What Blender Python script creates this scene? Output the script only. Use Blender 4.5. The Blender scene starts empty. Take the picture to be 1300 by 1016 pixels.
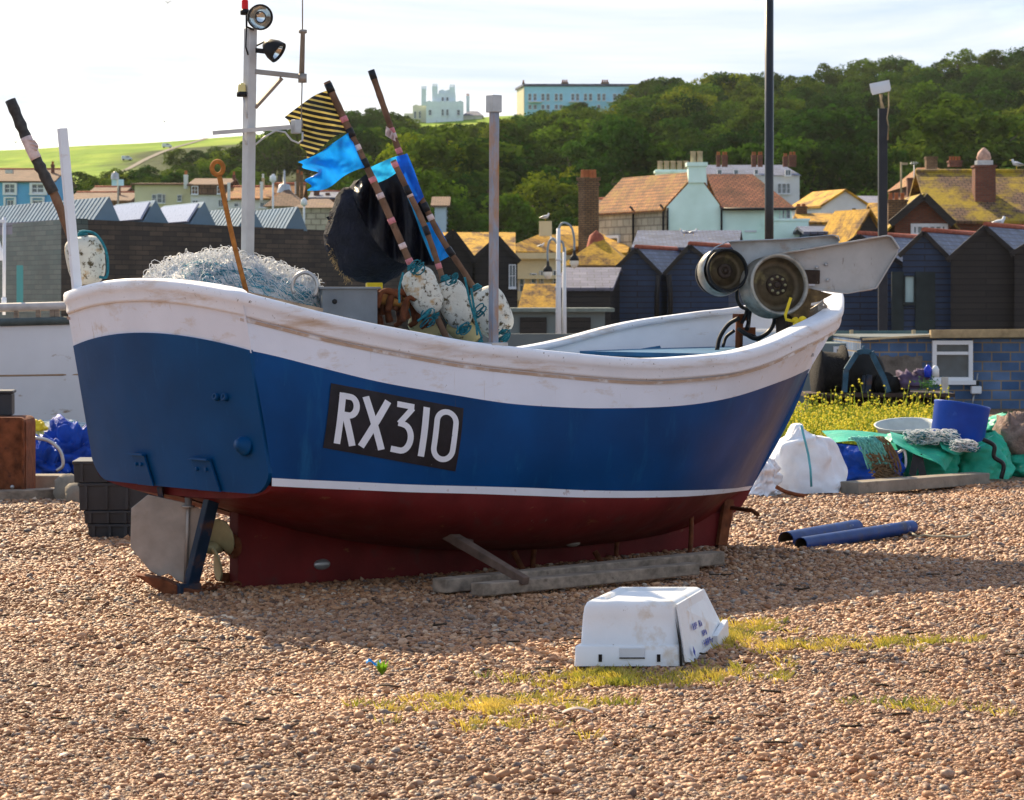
import bpy, math, random
import numpy as np
from mathutils import Vector, Matrix, noise
from mathutils.bvhtree import BVHTree
random.seed(7); np.random.seed(7)
R = math.radians
PI = math.pi
S = bpy.context.scene
COL = S.collection

# ------------------------------------------------------------------ camera
F, H, CX, HY = 3500.0, 1.8, 650.0, 380.0
cam = bpy.data.objects.new('camera', bpy.data.cameras.new('camera')); COL.objects.link(cam)
cam.location = (0, 0, H); cam.rotation_euler = (R(90), 0, 0)
cam.data.sensor_width = 36.0; cam.data.lens = 36.0*F/1300
cam.data.shift_y = -(508-HY)/1300.0
cam.data.clip_start = 0.1; cam.data.clip_end = 6000
cam.data.dof.use_dof = True; cam.data.dof.focus_distance = 16.6; cam.data.dof.aperture_fstop = 10.0
S.camera = cam

def P(u, v, Y):            # point at distance Y seen in direction (u, v)
    return Vector(((u-CX)*Y/F, Y, H-(v-HY)*Y/F))
def G(u, v):               # point on the level beach
    return P(u, v, F*H/(v-HY))
def PX(n, Y): return n*Y/F  # n photo pixels in metres at distance Y

# ------------------------------------------------------------------ mesh builder
class MB:
    def __init__(s): s.v = []; s.f = []; s.mi = []; s.sm = []
    def add(s, vs, fs, mi=0, smooth=False):
        b = len(s.v); s.v += [tuple(p) for p in vs]
        for f in fs: s.f.append(tuple(b+i for i in f)); s.mi.append(mi); s.sm.append(smooth)
        return s
    def box(s, c, d, rot=None, mi=0, taper=1.0):
        c = Vector(c); hx, hy, hz = d[0]/2, d[1]/2, d[2]/2
        vs = []
        for z in (-1, 1):
            k = taper if z > 0 else 1.0
            for x, y in ((-1,-1),(1,-1),(1,1),(-1,1)): vs.append(Vector((x*hx*k, y*hy*k, z*hz)))
        if rot is not None:
            m = rot if isinstance(rot, Matrix) else Matrix.Rotation(rot, 3, 'Z')
            vs = [m @ p for p in vs]
        return s.add([c+p for p in vs], [(3,2,1,0),(4,5,6,7),(0,1,5,4),(1,2,6,5),(2,3,7,6),(3,0,4,7)], mi)
    def beam(s, p0, p1, w, h, up=(0,0,1), mi=0, w1=None, h1=None):
        p0 = Vector(p0); p1 = Vector(p1); d = (p1-p0).normalized()
        a = d.cross(Vector(up)); 
        if a.length < 1e-4: a = d.cross(Vector((0,1,0)))
        a.normalize(); b = a.cross(d)
        vs = []
        for p, ww, hh in ((p0, w, h), (p1, w1 or w, h1 or h)):
            for x, y in ((-1,-1),(1,-1),(1,1),(-1,1)): vs.append(p+a*(x*ww/2)+b*(y*hh/2))
        return s.add(vs, [(3,2,1,0),(4,5,6,7),(0,1,5,4),(1,2,6,5),(2,3,7,6),(3,0,4,7)], mi)
    def tube(s, pts, r, n=10, mi=0, closed=False, caps=True, smooth=True):
        pts = [Vector(p) for p in pts]; N = len(pts)
        rs = r if isinstance(r, (list, tuple)) else [r]*N
        up = None; vs = []
        for i, p in enumerate(pts):
            a = pts[(i-1) % N] if (closed or i > 0) else p
            b = pts[(i+1) % N] if (closed or i < N-1) else p
            d = (b-a)
            if d.length < 1e-9: d = Vector((0,0,1))
            d.normalize()
            if up is None:
                up = Vector((0,0,1)) if abs(d.z) < .9 else Vector((0,1,0))
            x = up - d*up.dot(d)
            if x.length < 1e-6: x = d.orthogonal()
            x.normalize(); up = x; y = d.cross(x)
            for k in range(n):
                t = 2*PI*k/n; vs.append(p+(x*math.cos(t)+y*math.sin(t))*rs[i])
        fs = []
        for i in range(N if closed else N-1):
            j = (i+1) % N
            for k in range(n):
                l = (k+1) % n; fs.append((i*n+k, i*n+l, j*n+l, j*n+k))
        s.add(vs, fs, mi, smooth)
        if caps and not closed:
            b = len(s.v)-N*n
            s.f.append(tuple(b+k for k in range(n))[::-1]); s.mi.append(mi); s.sm.append(False)
            s.f.append(tuple(b+(N-1)*n+k for k in range(n))); s.mi.append(mi); s.sm.append(False)
        return s
    def lathe(s, o, ax, prof, n=32, mi=0, smooth=True):   # prof: (distance along axis, radius)
        o = Vector(o); d = Vector(ax).normalized(); x = d.orthogonal().normalized(); y = d.cross(x)
        vs = []; fs = []
        for (h, r) in prof:
            for k in range(n):
                t = 2*PI*k/n; vs.append(o+d*h+(x*math.cos(t)+y*math.sin(t))*max(r, 1e-4))
        for i in range(len(prof)-1):
            for k in range(n):
                l = (k+1) % n; fs.append((i*n+k, i*n+l, (i+1)*n+l, (i+1)*n+k))
        return s.add(vs, fs, mi, smooth)
    def prism(s, poly, d, mi=0):                            # poly: 3D points, d: extrusion vector
        poly = [Vector(p) for p in poly]; d = Vector(d); n = len(poly)
        vs = poly+[p+d for p in poly]
        fs = [tuple(range(n))[::-1], tuple(range(n, 2*n))]+[(i, (i+1) % n, n+(i+1) % n, n+i) for i in range(n)]
        return s.add(vs, fs, mi)
    def grid(s, fn, nu, nv, mi=0, smooth=True):
        vs = [fn(i/nu, j/nv) for i in range(nu+1) for j in range(nv+1)]
        fs = [(i*(nv+1)+j, (i+1)*(nv+1)+j, (i+1)*(nv+1)+j+1, i*(nv+1)+j+1) for i in range(nu) for j in range(nv)]
        return s.add(vs, fs, mi, smooth)
    def ball(s, c, r, n=16, m=10, mi=0, fn=None):
        c = Vector(c); r = r if isinstance(r, (tuple, list)) else (r, r, r)
        def g(a, b):
            t = 2*PI*a; p = PI*b-PI/2
            q = Vector((math.cos(p)*math.cos(t), math.cos(p)*math.sin(t), math.sin(p)))
            if fn: q = fn(q)
            return c+Vector((q.x*r[0], q.y*r[1], q.z*r[2]))
        return s.grid(g, n, m, mi, True)
    def tri(s, pts, mi=0): return s.add(pts, [tuple(range(len(pts)))], mi)
    def build(s, name, mats, parent=None, org=None, uv=True, solid=0, bevel=0, sub=0, mat4=None):
        """org: world offset of the parent frame (meshes are given in that frame)"""
        me = bpy.data.meshes.new(name)
        me.from_pydata(s.v, [], s.f); 
        if not isinstance(mats, (list, tuple)): mats = [mats]
        for m in mats: me.materials.append(m)
        me.polygons.foreach_set('material_index', s.mi); me.polygons.foreach_set('use_smooth', s.sm)
        o = bpy.data.objects.new(name, me); COL.objects.link(o)
        if parent is not None:
            o.parent = parent
        elif org is None:                                   # top-level single mesh: origin at its base
            a = np.array(s.v); lo = a.min(0); hi = a.max(0)
            c = Vector(((lo[0]+hi[0])/2, (lo[1]+hi[1])/2, lo[2]))
            me.transform(Matrix.Translation(-c)); o.location = c
        if parent is not None and org is not None:
            me.transform(Matrix.Translation(-Vector(org)))
        if uv and len(s.f) < 60000: boxuv(me)
        me.update()
        if solid: md = o.modifiers.new('solid', 'SOLIDIFY'); md.thickness = solid; md.offset = 0
        if bevel: md = o.modifiers.new('bevel', 'BEVEL'); md.width = bevel; md.segments = 2; md.limit_method = 'ANGLE'; md.angle_limit = R(35)
        if sub: md = o.modifiers.new('sub', 'SUBSURF'); md.levels = sub; md.render_levels = sub
        return o

def boxuv(me):
    lay = me.uv_layers.new(name='UVMap'); vs = me.vertices; Z = Vector((0,0,1))
    out = [0.0]*(2*len(me.loops))
    for p in me.polygons:
        n = p.normal
        u = Z.cross(n)
        if u.length < .05: u = Vector((1,0,0))
        u.normalize(); w = n.cross(u)
        for li in p.loop_indices:
            c = vs[me.loops[li].vertex_index].co
            out[2*li] = c.dot(u); out[2*li+1] = c.dot(w)
    lay.data.foreach_set('uv', out)

def tag(o, label=None, cat=None, group=None, kind=None):
    if label: o['label'] = label
    if cat: o['category'] = cat
    if group: o['group'] = group
    if kind: o['kind'] = kind
    return o
def empty(name, loc=(0,0,0), rz=0.0, label=None, cat=None, group=None):
    o = bpy.data.objects.new(name, None); COL.objects.link(o); o.empty_display_size = .2
    o.location = loc; o.rotation_euler = (0, 0, rz)
    return tag(o, label, cat, group)
def copy_tree(o, parent=None):
    c = o.copy(); COL.objects.link(c)
    if parent is not None: c.parent = parent
    for ch in list(o.children): copy_tree(ch, c)
    return c
def lerp(a, b, t): return a+(b-a)*t
def interp(x, tab):
    if x <= tab[0][0]: return tab[0][1]
    for (x0, y0), (x1, y1) in zip(tab, tab[1:]):
        if x <= x1: return y0+(y1-y0)*(x-x0)/(x1-x0)
    return tab[-1][1]
def sinterp(x, tab):        # smooth (Catmull-Rom) interpolation
    n = len(tab)
    if x <= tab[0][0]: return tab[0][1]
    if x >= tab[-1][0]: return tab[-1][1]
    for i in range(n-1):
        if x <= tab[i+1][0]: break
    x0, y0 = tab[i]; x1, y1 = tab[i+1]; h = x1-x0
    m0 = (y1-tab[i-1][1])/(x1-tab[i-1][0]) if i > 0 else (y1-y0)/h
    m1 = (tab[i+2][1]-y0)/(tab[i+2][0]-x0) if i < n-2 else (y1-y0)/h
    t = (x-x0)/h
    return (2*t**3-3*t*t+1)*y0+(t**3-2*t*t+t)*h*m0+(-2*t**3+3*t*t)*y1+(t**3-t*t)*h*m1

# ------------------------------------------------------------------ materials
class NT:
    def __init__(s, tree): s.t = tree; s.n = tree.nodes; s.l = tree.links
    def new(s, kind, ins=None, **props):
        nd = s.n.new(kind)
        for k, v in props.items(): setattr(nd, k, v)
        for k, v in (ins or {}).items():
            sock = nd.inputs[k]
            if isinstance(v, bpy.types.NodeSocket): s.l.new(v, sock)
            else: sock.default_value = v
        return nd
def c4(c): return (c[0], c[1], c[2], 1.0)
def ramp(t, fac, stops, interp='LINEAR'):
    nd = t.new('ShaderNodeValToRGB', {'Fac': fac}); cr = nd.color_ramp; cr.interpolation = interp
    while len(cr.elements) < len(stops): cr.elements.new(0.5)
    for e, (p, c) in zip(cr.elements, stops):
        e.position = p; e.color = c4(c) if isinstance(c, (tuple, list)) else (c, c, c, 1)
    return nd.outputs['Color']
def mixc(t, fac, a, b, bt='MIX'):
    nd = t.new('ShaderNodeMix', data_type='RGBA', blend_type=bt)
    for k, v in ((0, fac), (6, a), (7, b)):
        if isinstance(v, bpy.types.NodeSocket): t.l.new(v, nd.inputs[k])
        else: nd.inputs[k].default_value = c4(v) if isinstance(v, (tuple, list)) else v
    return nd.outputs[2]
def math_(t, op, a, b=0.0, clamp=False):
    nd = t.new('ShaderNodeMath', operation=op, use_clamp=clamp)
    for k, v in ((0, a), (1, b)):
        if isinstance(v, bpy.types.NodeSocket): t.l.new(v, nd.inputs[k])
        else: nd.inputs[k].default_value = v
    return nd.outputs[0]
def noise_(t, co, scale, detail=4, rough=.55, dist=0):
    return t.new('ShaderNodeTexNoise', {'Vector': co, 'Scale': scale, 'Detail': detail, 'Roughness': rough, 'Distortion': dist}).outputs['Fac']
def base(name):
    m = bpy.data.materials.new(name); m.use_nodes = True; t = NT(m.node_tree)
    b = m.node_tree.nodes['Principled BSDF']
    return m, t, b
def bump_(t, b, h, strength, dist=.01):
    nd = t.new('ShaderNodeBump', {'Height': h, 'Strength': strength, 'Distance': dist}); t.l.new(nd.outputs[0], b.inputs['Normal'])
def stretch(t, co, sc):
    return t.new('ShaderNodeMapping', {'Vector': co, 'Scale': sc}).outputs[0]

def mat(name, col, rough=.6, metal=0.0, var=.2, vs=6.0, bump=.15, bs=60.0, bd=.004, dirt=None, dirt2=None, dirt3=None, st=None, spec=.22, coat=0, trans=0, rvar=.15):
    """plain painted / fabric / metal surface: colour variation, fine bump, up to two layers of stains
       dirt = (colour, coverage threshold 0..1, scale, stretch)"""
    m, t, b = base(name)
    co = t.new('ShaderNodeTexCoord').outputs['Object']
    if st: co = stretch(t, co, st)
    nz = noise_(t, co, vs, 6)
    dk = tuple(x*(1-var) for x in col); lt = tuple(min(1, x*(1+var)) for x in col)
    c = ramp(t, nz, [(.3, dk), (.7, lt)])
    for d in (dirt, dirt2, dirt3):
        if not d: continue
        cc = stretch(t, co, d[3]) if len(d) > 3 else co
        n2 = noise_(t, cc, d[2], 8, .65)
        f = ramp(t, n2, [(d[1], 0.0), (min(1, d[1]+(d[4] if len(d) > 4 else .12)), 1.0)])
        c = mixc(t, f, c, d[0])
    t.l.new(c, b.inputs['Base Color'])
    b.inputs['Roughness'].default_value = rough; b.inputs['Metallic'].default_value = metal
    if rvar:
        rr = t.new('ShaderNodeMapRange', {'Value': noise_(t, co, vs*2.3, 4), 'To Min': max(0.05, rough-rvar), 'To Max': min(1, rough+rvar)})
        t.l.new(rr.outputs[0], b.inputs['Roughness'])
    b.inputs['Specular IOR Level'].default_value = spec
    if coat: b.inputs['Coat Weight'].default_value = coat; b.inputs['Coat Roughness'].default_value = .15
    if bump: bump_(t, b, noise_(t, co, bs, 5), bump, bd)
    if trans:      # thin cloth or leaves letting light through
        tr = t.new('ShaderNodeBsdfTranslucent'); t.l.new(c, tr.inputs['Color'])
        mx = t.new('ShaderNodeMixShader', {'Fac': trans}); out = t.n['Material Output']
        t.l.new(b.outputs[0], mx.inputs[1]); t.l.new(tr.outputs[0], mx.inputs[2]); t.l.new(mx.outputs[0], out.inputs['Surface'])
    return m

def brick(name, c1, c2, mortar, bw, bh, ms, rough=.85, lichen=None, bump=.6, off=.5, var=.35, bias=0, sm=.1, spec=.3, lscale=1.2):
    """coursed surface (blocks, tiles, slates, boards) in the face's own metres; lichen = (colour, threshold)"""
    m, t, b = base(name)
    uv = t.new('ShaderNodeUVMap').outputs[0]; ob = t.new('ShaderNodeTexCoord').outputs['Object']
    wob = t.new('ShaderNodeVectorMath', {0: uv, 1: (0, 0, 0)}, operation='ADD')
    br = t.new('ShaderNodeTexBrick', {'Vector': wob.outputs[0], 'Color1': c4(c1), 'Color2': c4(c2), 'Mortar': c4(mortar), 'Scale': 1.0,
               'Mortar Size': ms, 'Mortar Smooth': sm, 'Bias': bias, 'Brick Width': bw, 'Row Height': bh}, offset=off)
    c = br.outputs['Color']
    v = ramp(t, noise_(t, ob, 1.4, 8, .6), [(.3, 1-var), (.7, 1+var*.6)])
    c = mixc(t, 1.0, c, v, 'MULTIPLY')
    if lichen:
        f = ramp(t, noise_(t, ob, lscale, 9, .7), [(lichen[1], 0.0), (lichen[1]+.13, 1.0)])
        lc = ramp(t, noise_(t, ob, 9, 4), [(.3, tuple(x*.55 for x in lichen[0])), (.7, lichen[0])])
        c = mixc(t, f, c, lc)
    t.l.new(c, b.inputs['Base Color']); b.inputs['Roughness'].default_value = rough
    b.inputs['Specular IOR Level'].default_value = spec
    hgt = math_(t, 'MULTIPLY', br.outputs['Fac'], -1.0)
    hgt = math_(t, 'ADD', hgt, math_(t, 'MULTIPLY', noise_(t, ob, 30, 4), .4))
    bump_(t, b, hgt, bump, .02)
    return m

def glassy(name, col=(.03,.05,.06), rough=.08):
    m, t, b = base(name)
    co = t.new('ShaderNodeTexCoord').outputs['Object']
    c = ramp(t, noise_(t, co, 1.3, 3), [(.35, col), (.65, tuple(x*2.2+.01 for x in col))])
    t.l.new(c, b.inputs['Base Color']); b.inputs['Roughness'].default_value = rough
    b.inputs['Specular IOR Level'].default_value = .8
    return m

# ------------------------------------------------------------------ light and sky
SAZ, SEL = R(-29), R(36)       # sun: to the left of and beyond the boat, low and warm
sd = Vector((math.sin(SAZ)*math.cos(SEL), math.cos(SAZ)*math.cos(SEL), math.sin(SEL)))
sl = bpy.data.lights.new('sun', 'SUN'); sl.energy = 5.0; sl.angle = R(.5); sl.color = (1.0, .80, .52)
so = bpy.data.objects.new('sun', sl); COL.objects.link(so); so.rotation_euler = (-sd).to_track_quat('-Z', 'Y').to_euler()
W = bpy.data.worlds.new('World'); S.world = W; W.use_nodes = True
wt = NT(W.node_tree); bg = W.node_tree.nodes['Background']
sky = wt.new('ShaderNodeTexSky', sky_type='NISHITA', sun_disc=False, sun_elevation=SEL, sun_rotation=SAZ, air_density=1.0, dust_density=1.0, ozone_density=2.0)
tc = wt.new('ShaderNodeTexCoord').outputs['Generated']
# thin high cloud over most of the sky
cl = noise_(wt, stretch(wt, tc, (1.3, 1.3, 6.5)), 2.3, 9, .58, .35)
clf = ramp(wt, cl, [(.36, .30), (.54, 1.0)])
sz = wt.new('ShaderNodeSeparateXYZ', {'Vector': tc}).outputs[2]
clf = math_(wt, 'MULTIPLY', clf, ramp(wt, sz, [(.14, 1.0), (.45, .42)]))  # unseen cloud overhead thinned, its cover shaped to set the fill light
gc = ramp(wt, noise_(wt, stretch(wt, tc, (1.0, 1.0, 9.0)), 3.1, 8, .6, .5), [(.38, 1.0), (.62, 0.0)])
skc = mixc(wt, clf, sky.outputs[0], mixc(wt, gc, (5.2, 5.2, 5.2), (2.9, 3.6, 4.6)))
wt.l.new(skc, bg.inputs['Color']); bg.inputs['Strength'].default_value = .12
S.view_settings.view_transform = 'Standard'; S.view_settings.look = 'None'; S.view_settings.exposure = .92; S.view_settings.gamma = 1
S.render.engine = 'CYCLES'
S.cycles.max_bounces = 6; S.cycles.transparent_max_bounces = 12
# ================================================================== BEACH
def beach_h(x, y):
    n = noise.noise(Vector((x*.35, y*.25, 0)))*.035+noise.noise(Vector((x*1.1, y*.9, 5)))*.018
    n = n*1.3+noise.noise(Vector((x*2.6, y*2.2, 9)))*.010+.014*math.sin(y*2.3+x*.5+3*noise.noise(Vector((x*.4, y*.4, 2))))
    return n*min(1, max(0, (abs(y-18.3)-.0)/6+.25))
def town_h(x, y):                    # terrain beyond the beach
    e = max(0.0, (y-95))/355.0
    u = CX+F*x/max(y, 1)
    crest = sinterp(u, [(-600, 26.0), (0, 26.2), (100, 26.9), (200, 27.5), (300, 28.5), (400, 29.4), (550, 31.1), (740, 32.3), (830, 31.8), (1000, 33.0), (1300, 35.9), (2000, 37)])
    if y > 450: return crest-(y-450)*.04
    low = sinterp(u, [(-600, .18), (200, .18), (420, .02), (2000, .02)])
    p = e**1.55*(1-low)+low*e
    n = noise.noise(Vector((x*.02, y*.02, 3)))*2.0*min(1, e*2)
    return crest*p+n*min(1, (450-y)/60)

def gravel_mat():
    m, t, b = base('shingle')
    co = t.new('ShaderNodeTexCoord').outputs['Object']
    vor = t.new('ShaderNodeTexVoronoi', {'Vector': co, 'Scale': 34.0, 'Randomness': 1.0})
    c = ramp(t, t.new('ShaderNodeSeparateColor', {'Color': vor.outputs['Color']}).outputs[0],
             [(0, (.13,.08,.045)), (.25, (.27,.155,.08)), (.5, (.38,.23,.125)), (.7, (.28,.17,.10)), (.85, (.42,.32,.22)), (1, (.17,.14,.12))])
    big = ramp(t, noise_(t, co, .5, 5), [(.3, (.72,.70,.68)), (.7, (1.1,1.05,1.0))])
    c = mixc(t, 1.0, c, big, 'MULTIPLY')
    gaps = ramp(t, vor.outputs['Distance'], [(.0, 1.0), (.55, .75), (.8, .3)])
    c = mixc(t, 1.0, c, gaps, 'MULTIPLY')
    t.l.new(c, b.inputs['Base Color']); b.inputs['Roughness'].default_value = .9
    h = math_(t, 'MULTIPLY', vor.outputs['Distance'], -1.0)
    bump_(t, b, h, 1.0, .03)
    return m
M_shingle = gravel_mat()
def ground():
    mb = MB()
    ys = [6+.25*i for i in range(80)]+[26+1.5*i for i in range(40)]+[90, 96]
    xs = [-60,-30,-18,-12,-9,-7]+[-6+.25*i for i in range(49)]+[7,9,12,18,30,60]
    nx = len(xs)
    vs = [(x, y, beach_h(x, y)) for y in ys for x in xs]
    fs = [(j*nx+i, j*nx+i+1, (j+1)*nx+i+1, (j+1)*nx+i) for j in range(len(ys)-1) for i in range(nx-1)]
    mb.add(vs, fs, 0, True)
    # a skirt that carries the same sheet out behind and beside the camera
    for (x0, x1, y0, y1) in ((-300,-60,-60,96), (60,300,-60,96), (-60,60,-60,6)):
        mb.add([(x0,y0,0),(x1,y0,0),(x1,y1,0),(x0,y1,0)], [(0,1,2,3)])
    tag(mb.build('beach', M_shingle, org=(0,0,0)), kind='structure')
ground()

def pebbles():
    g = (1+5**.5)/2
    iv = np.array([(-1,g,0),(1,g,0),(-1,-g,0),(1,-g,0),(0,-1,g),(0,1,g),(0,-1,-g),(0,1,-g),(g,0,-1),(g,0,1),(-g,0,-1),(-g,0,1)], float)
    iv /= np.linalg.norm(iv[0])
    it = np.array([(0,11,5),(0,5,1),(0,1,7),(0,7,10),(0,10,11),(1,5,9),(5,11,4),(11,10,2),(10,7,6),(7,1,8),(3,9,4),(3,4,2),(3,2,6),(3,6,8),(3,8,9),(4,9,5),(2,4,11),(6,2,10),(8,6,7),(9,8,1)])
    rng = np.random.default_rng(3)
    X=[]; Y=[]; Rr=[]
    for (y0, y1, dens, rm) in ((9.2, 13.5, 4400, .0079), (13.5, 19, 3000, .0096), (19, 27, 900, .016)):
        ymid=(y0+y1)/2; wdt=.215*y1+.3
        n = int((y1-y0)*2*wdt*dens)
        y = rng.uniform(y0, y1, n); x = rng.uniform(-wdt, wdt, n)
        k = np.abs(x) < .20*y+.35
        x=x[k]; y=y[k]; X.append(x); Y.append(y); Rr.append(rm*rng.lognormal(0, .42, len(x)))
    X=np.concatenate(X); Y=np.concatenate(Y); r=np.minimum(np.concatenate(Rr), .027); n=len(X)
    Z=np.array([beach_h(a, b) for a, b in zip(X, Y)])
    yaw = rng.uniform(0, 2*PI, n); tilt = rng.normal(0, .35, n)
    sx = r*rng.uniform(1.0, 1.5, n); sy = r*rng.uniform(.7, 1.05, n); sz = r*rng.uniform(.42, .8, n)
    V = iv[None]*(1+rng.normal(0, .10, (n, 12, 1)))
    V = V*np.stack([sx, sy, sz], 1)[:, None, :]
    ct, st = np.cos(tilt)[:, None], np.sin(tilt)[:, None]
    a = V[:,:,0]*ct+V[:,:,2]*st; cc = -V[:,:,0]*st+V[:,:,2]*ct
    cy, sy_ = np.cos(yaw)[:, None], np.sin(yaw)[:, None]
    x = a*cy-V[:,:,1]*sy_+X[:, None]; y = a*sy_+V[:,:,1]*cy+Y[:, None]
    z = cc+(Z+sz*rng.uniform(-.1, .75, n))[:, None]
    verts = np.stack([x, y, z], 2).reshape(-1, 3)
    faces = (it[None]+12*np.arange(n)[:, None, None]).reshape(-1)
    me = bpy.data.meshes.new('pebbles'); nf = 20*n
    me.vertices.add(12*n); me.vertices.foreach_set('co', verts.ravel())
    me.loops.add(3*nf); me.loops.foreach_set('vertex_index', faces)
    me.polygons.add(nf); me.polygons.foreach_set('loop_start', np.arange(0, 3*nf, 3)); me.polygons.foreach_set('loop_total', np.full(nf, 3))
    me.polygons.foreach_set('use_smooth', np.ones(nf, bool))
    at = me.attributes.new('stone', 'FLOAT', 'POINT'); at.data.foreach_set('value', np.repeat(rng.uniform(0, 1, n), 12))
    me.update()
    m, t, b = base('pebble')
    a = t.new('ShaderNodeAttribute', attribute_name='stone').outputs['Fac']
    c = ramp(t, a, [(0, (.06,.035,.022)), (.12, (.20,.10,.050)), (.3, (.34,.19,.095)), (.45, (.20,.10,.05)), (.6, (.38,.24,.14)), (.74, (.26,.145,.08)), (.84, (.42,.31,.22)), (.92, (.15,.12,.105)), (.97, (.09,.09,.10)), (1, (.58,.50,.40))])
    co = t.new('ShaderNodeTexCoord').outputs['Object']
    c = mixc(t, 1.0, c, (1.38, 1.27, 1.17), 'MULTIPLY')
    c = mixc(t, 1.0, c, ramp(t, noise_(t, co, 70, 5), [(.3, .72), (.7, 1.2)]), 'MULTIPLY')
    c = mixc(t, 1.0, c, ramp(t, noise_(t, co, .55, 4), [(.3, (.70,.68,.68)), (.7, (1.18,1.12,1.04))]), 'MULTIPLY')
    t.l.new(c, b.inputs['Base Color']); b.inputs['Roughness'].default_value = .62
    bump_(t, b, noise_(t, co, 160, 3), .3, .003)
    me.materials.append(m)
    o = bpy.data.objects.new('pebbles', me); COL.objects.link(o)
    tag(o, 'loose brown and grey beach shingle around the blue boat', 'pebbles', kind='stuff')
pebbles()

# ================================================================== THE BLUE BOAT
KX, KY, TH = -1.71, 17.1, math.atan2(.651, .759)
AX = Vector((math.cos(TH), math.sin(TH), 0)); NX = Vector((math.sin(TH), -math.cos(TH), 0))
def B(s, w, z): return Vector((KX, KY, 0))+AX*s+NX*w+Vector((0,0,z))   # boat -> world
def L(s, w, z): return Vector((s, -w, z))                                # boat -> its empty's frame
def toL(p): d = Vector(p)-Vector((KX, KY, 0)); return Vector((d.dot(AX), -d.dot(NX), p[2]))
def sOfU(u, w):
    k = (u-CX)/F
    return (k*(KY+NX.y*w)-KX-NX.x*w)/(AX.x-k*AX.y)

M_white = mat('white_paint', (.72,.74,.82), .42, var=.05, vs=3, bump=.12, bs=25, bd=.006, dirt=((.50,.38,.27), .56, 6, (.6,.6,1.4), .22), dirt2=((.20,.13,.07), .69, 38, (1,1,1), .04), dirt3=((.42,.30,.20), .63, 9, (2.5,2.5,.12), .12))
M_rail = mat('rail_paint', (.76,.77,.82), .42, var=.05, vs=4, bump=.15, bs=35, bd=.006, dirt=((.46,.29,.14), .53, 3.6, (.5,.5,3.0), .26), dirt2=((.12,.075,.045), .635, 44, (1,1,1), .06))
M_blue = mat('blue_paint', (.0002,.046,.165), .36, var=.30, vs=1.3, bump=.14, bs=4, bd=.016, dirt=((.010,.105,.25), .56, 6, (1.4,1.4,.3), .3), dirt2=((.10,.20,.30), .69, 26, (1.5,1.5,.22), .10), dirt3=((.05,.045,.05), .64, 8, (2.2,2.2,.10), .10), spec=.10)
M_blue2 = mat('blue_transom_paint', (.0002,.052,.160), .42, var=.2, vs=1.8, bump=.06, bs=9, bd=.006, dirt=((.012,.10,.25), .60, 9, (1.5,1.5,.3), .3), dirt2=((.06,.14,.22), .69, 30, (1.5,1.5,.2), .08), spec=.12)
M_red = mat('antifouling', (.125,.012,.012), .55, var=.35, vs=3, bump=.3, bs=30, bd=.006, dirt=((.05,.03,.025), .56, 6, (1,1,1), .25), dirt2=((.25,.12,.05), .64, 7, (1,1,2.5), .12), dirt3=((.22,.17,.14), .68, 22, (1,1,.5), .06), spec=.12)
M_stripe = mat('boot_stripe', (.70,.71,.76), .5, var=.05, bump=.1, dirt=((.35,.25,.22), .60, 12, (1,1,1), .1))
M_plate = mat('black_plate', (.013,.011,.015), .5, var=.4, vs=14, bump=.1, dirt=((.12,.11,.11), .68, 45, (1,1,1), .05))
M_letter = mat('white_lettering', (.72,.73,.78), .5, var=.06, bump=.15, bs=25, dirt=((.3,.3,.33), .68, 30, (1,1,1), .06))
M_inner = mat('inner_white', (.70,.72,.76), .5, var=.06, vs=4, bump=.2, bs=20, dirt=((.36,.24,.12), .63, 3, (1,1,3), .2), dirt2=((.10,.08,.07), .71, 25, (1,1,1), .04))
M_deck = mat('blue_grey_deck', (.025,.12,.24), .5, var=.4, vs=3, bump=.3, bs=30, dirt=((.16,.15,.14), .6, 4, (1,1,1), .2))
M_bsteel = mat('blue_painted_steel', (.006,.020,.045), .4, var=.4, vs=6, bump=.25, bs=40, dirt=((.09,.04,.02), .52, 6, (1,1,1), .14))
M_steel = mat('weathered_steel', (.30,.27,.24), .5, .5, var=.25, vs=5, bump=.2, bs=30, dirt=((.17,.11,.06), .6, 4, (1,1,1), .2))
M_galv = mat('galvanised', (.42,.42,.42), .38, .65, var=.2, vs=9, bump=.15, dirt=((.35,.16,.05), .60, 4, (2,2,.35), .2))
M_rust = mat('rust', (.16,.05,.02), .85, .1, var=.5, vs=12, bump=.7, bs=50, bd=.008, dirt=((.05,.02,.015), .55, 9, (1,1,1), .15))
M_orust = mat('orange_rust', (.33,.13,.03), .85, 0, var=.4, vs=20, bump=.6, bs=60)
M_brass = mat('yellowed_bronze', (.30,.27,.15), .5, .3, var=.2, vs=10, bump=.1)
M_black = mat('black_rubber', (.012,.012,.013), .5, var=.3, bump=.2)
M_dark = mat('dark_plastic', (.035,.037,.042), .5, var=.25, vs=5, bump=.15, dirt=((.09,.085,.08), .62, 9, (1,1,1), .2))
M_wood = mat('grey_weathered_timber', (.24,.185,.14), .85, var=.45, vs=7, bump=1.0, bs=12, st=(.6,2.5,2.5), dirt=((.07,.05,.035), .62, 5, (1,1,1), .12))
M_pole = mat('old_pole_wood', (.16,.09,.055), .8, var=.4, vs=9, bump=.5, bs=30, dirt=((.05,.03,.02), .6, 12, (1,1,1), .1))
M_mast = mat('grey_white_mast', (.50,.50,.49), .5, .1, var=.12, vs=7, bump=.2, dirt=((.30,.15,.06), .60, 3, (3,3,.5), .18), dirt2=((.2,.2,.2), .6, 2, (1,1,.2), .15))
M_lens = mat('lamp_lens', (.55,.60,.62), .05, .9, var=.35, vs=12, bump=.05, rvar=0)
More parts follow.
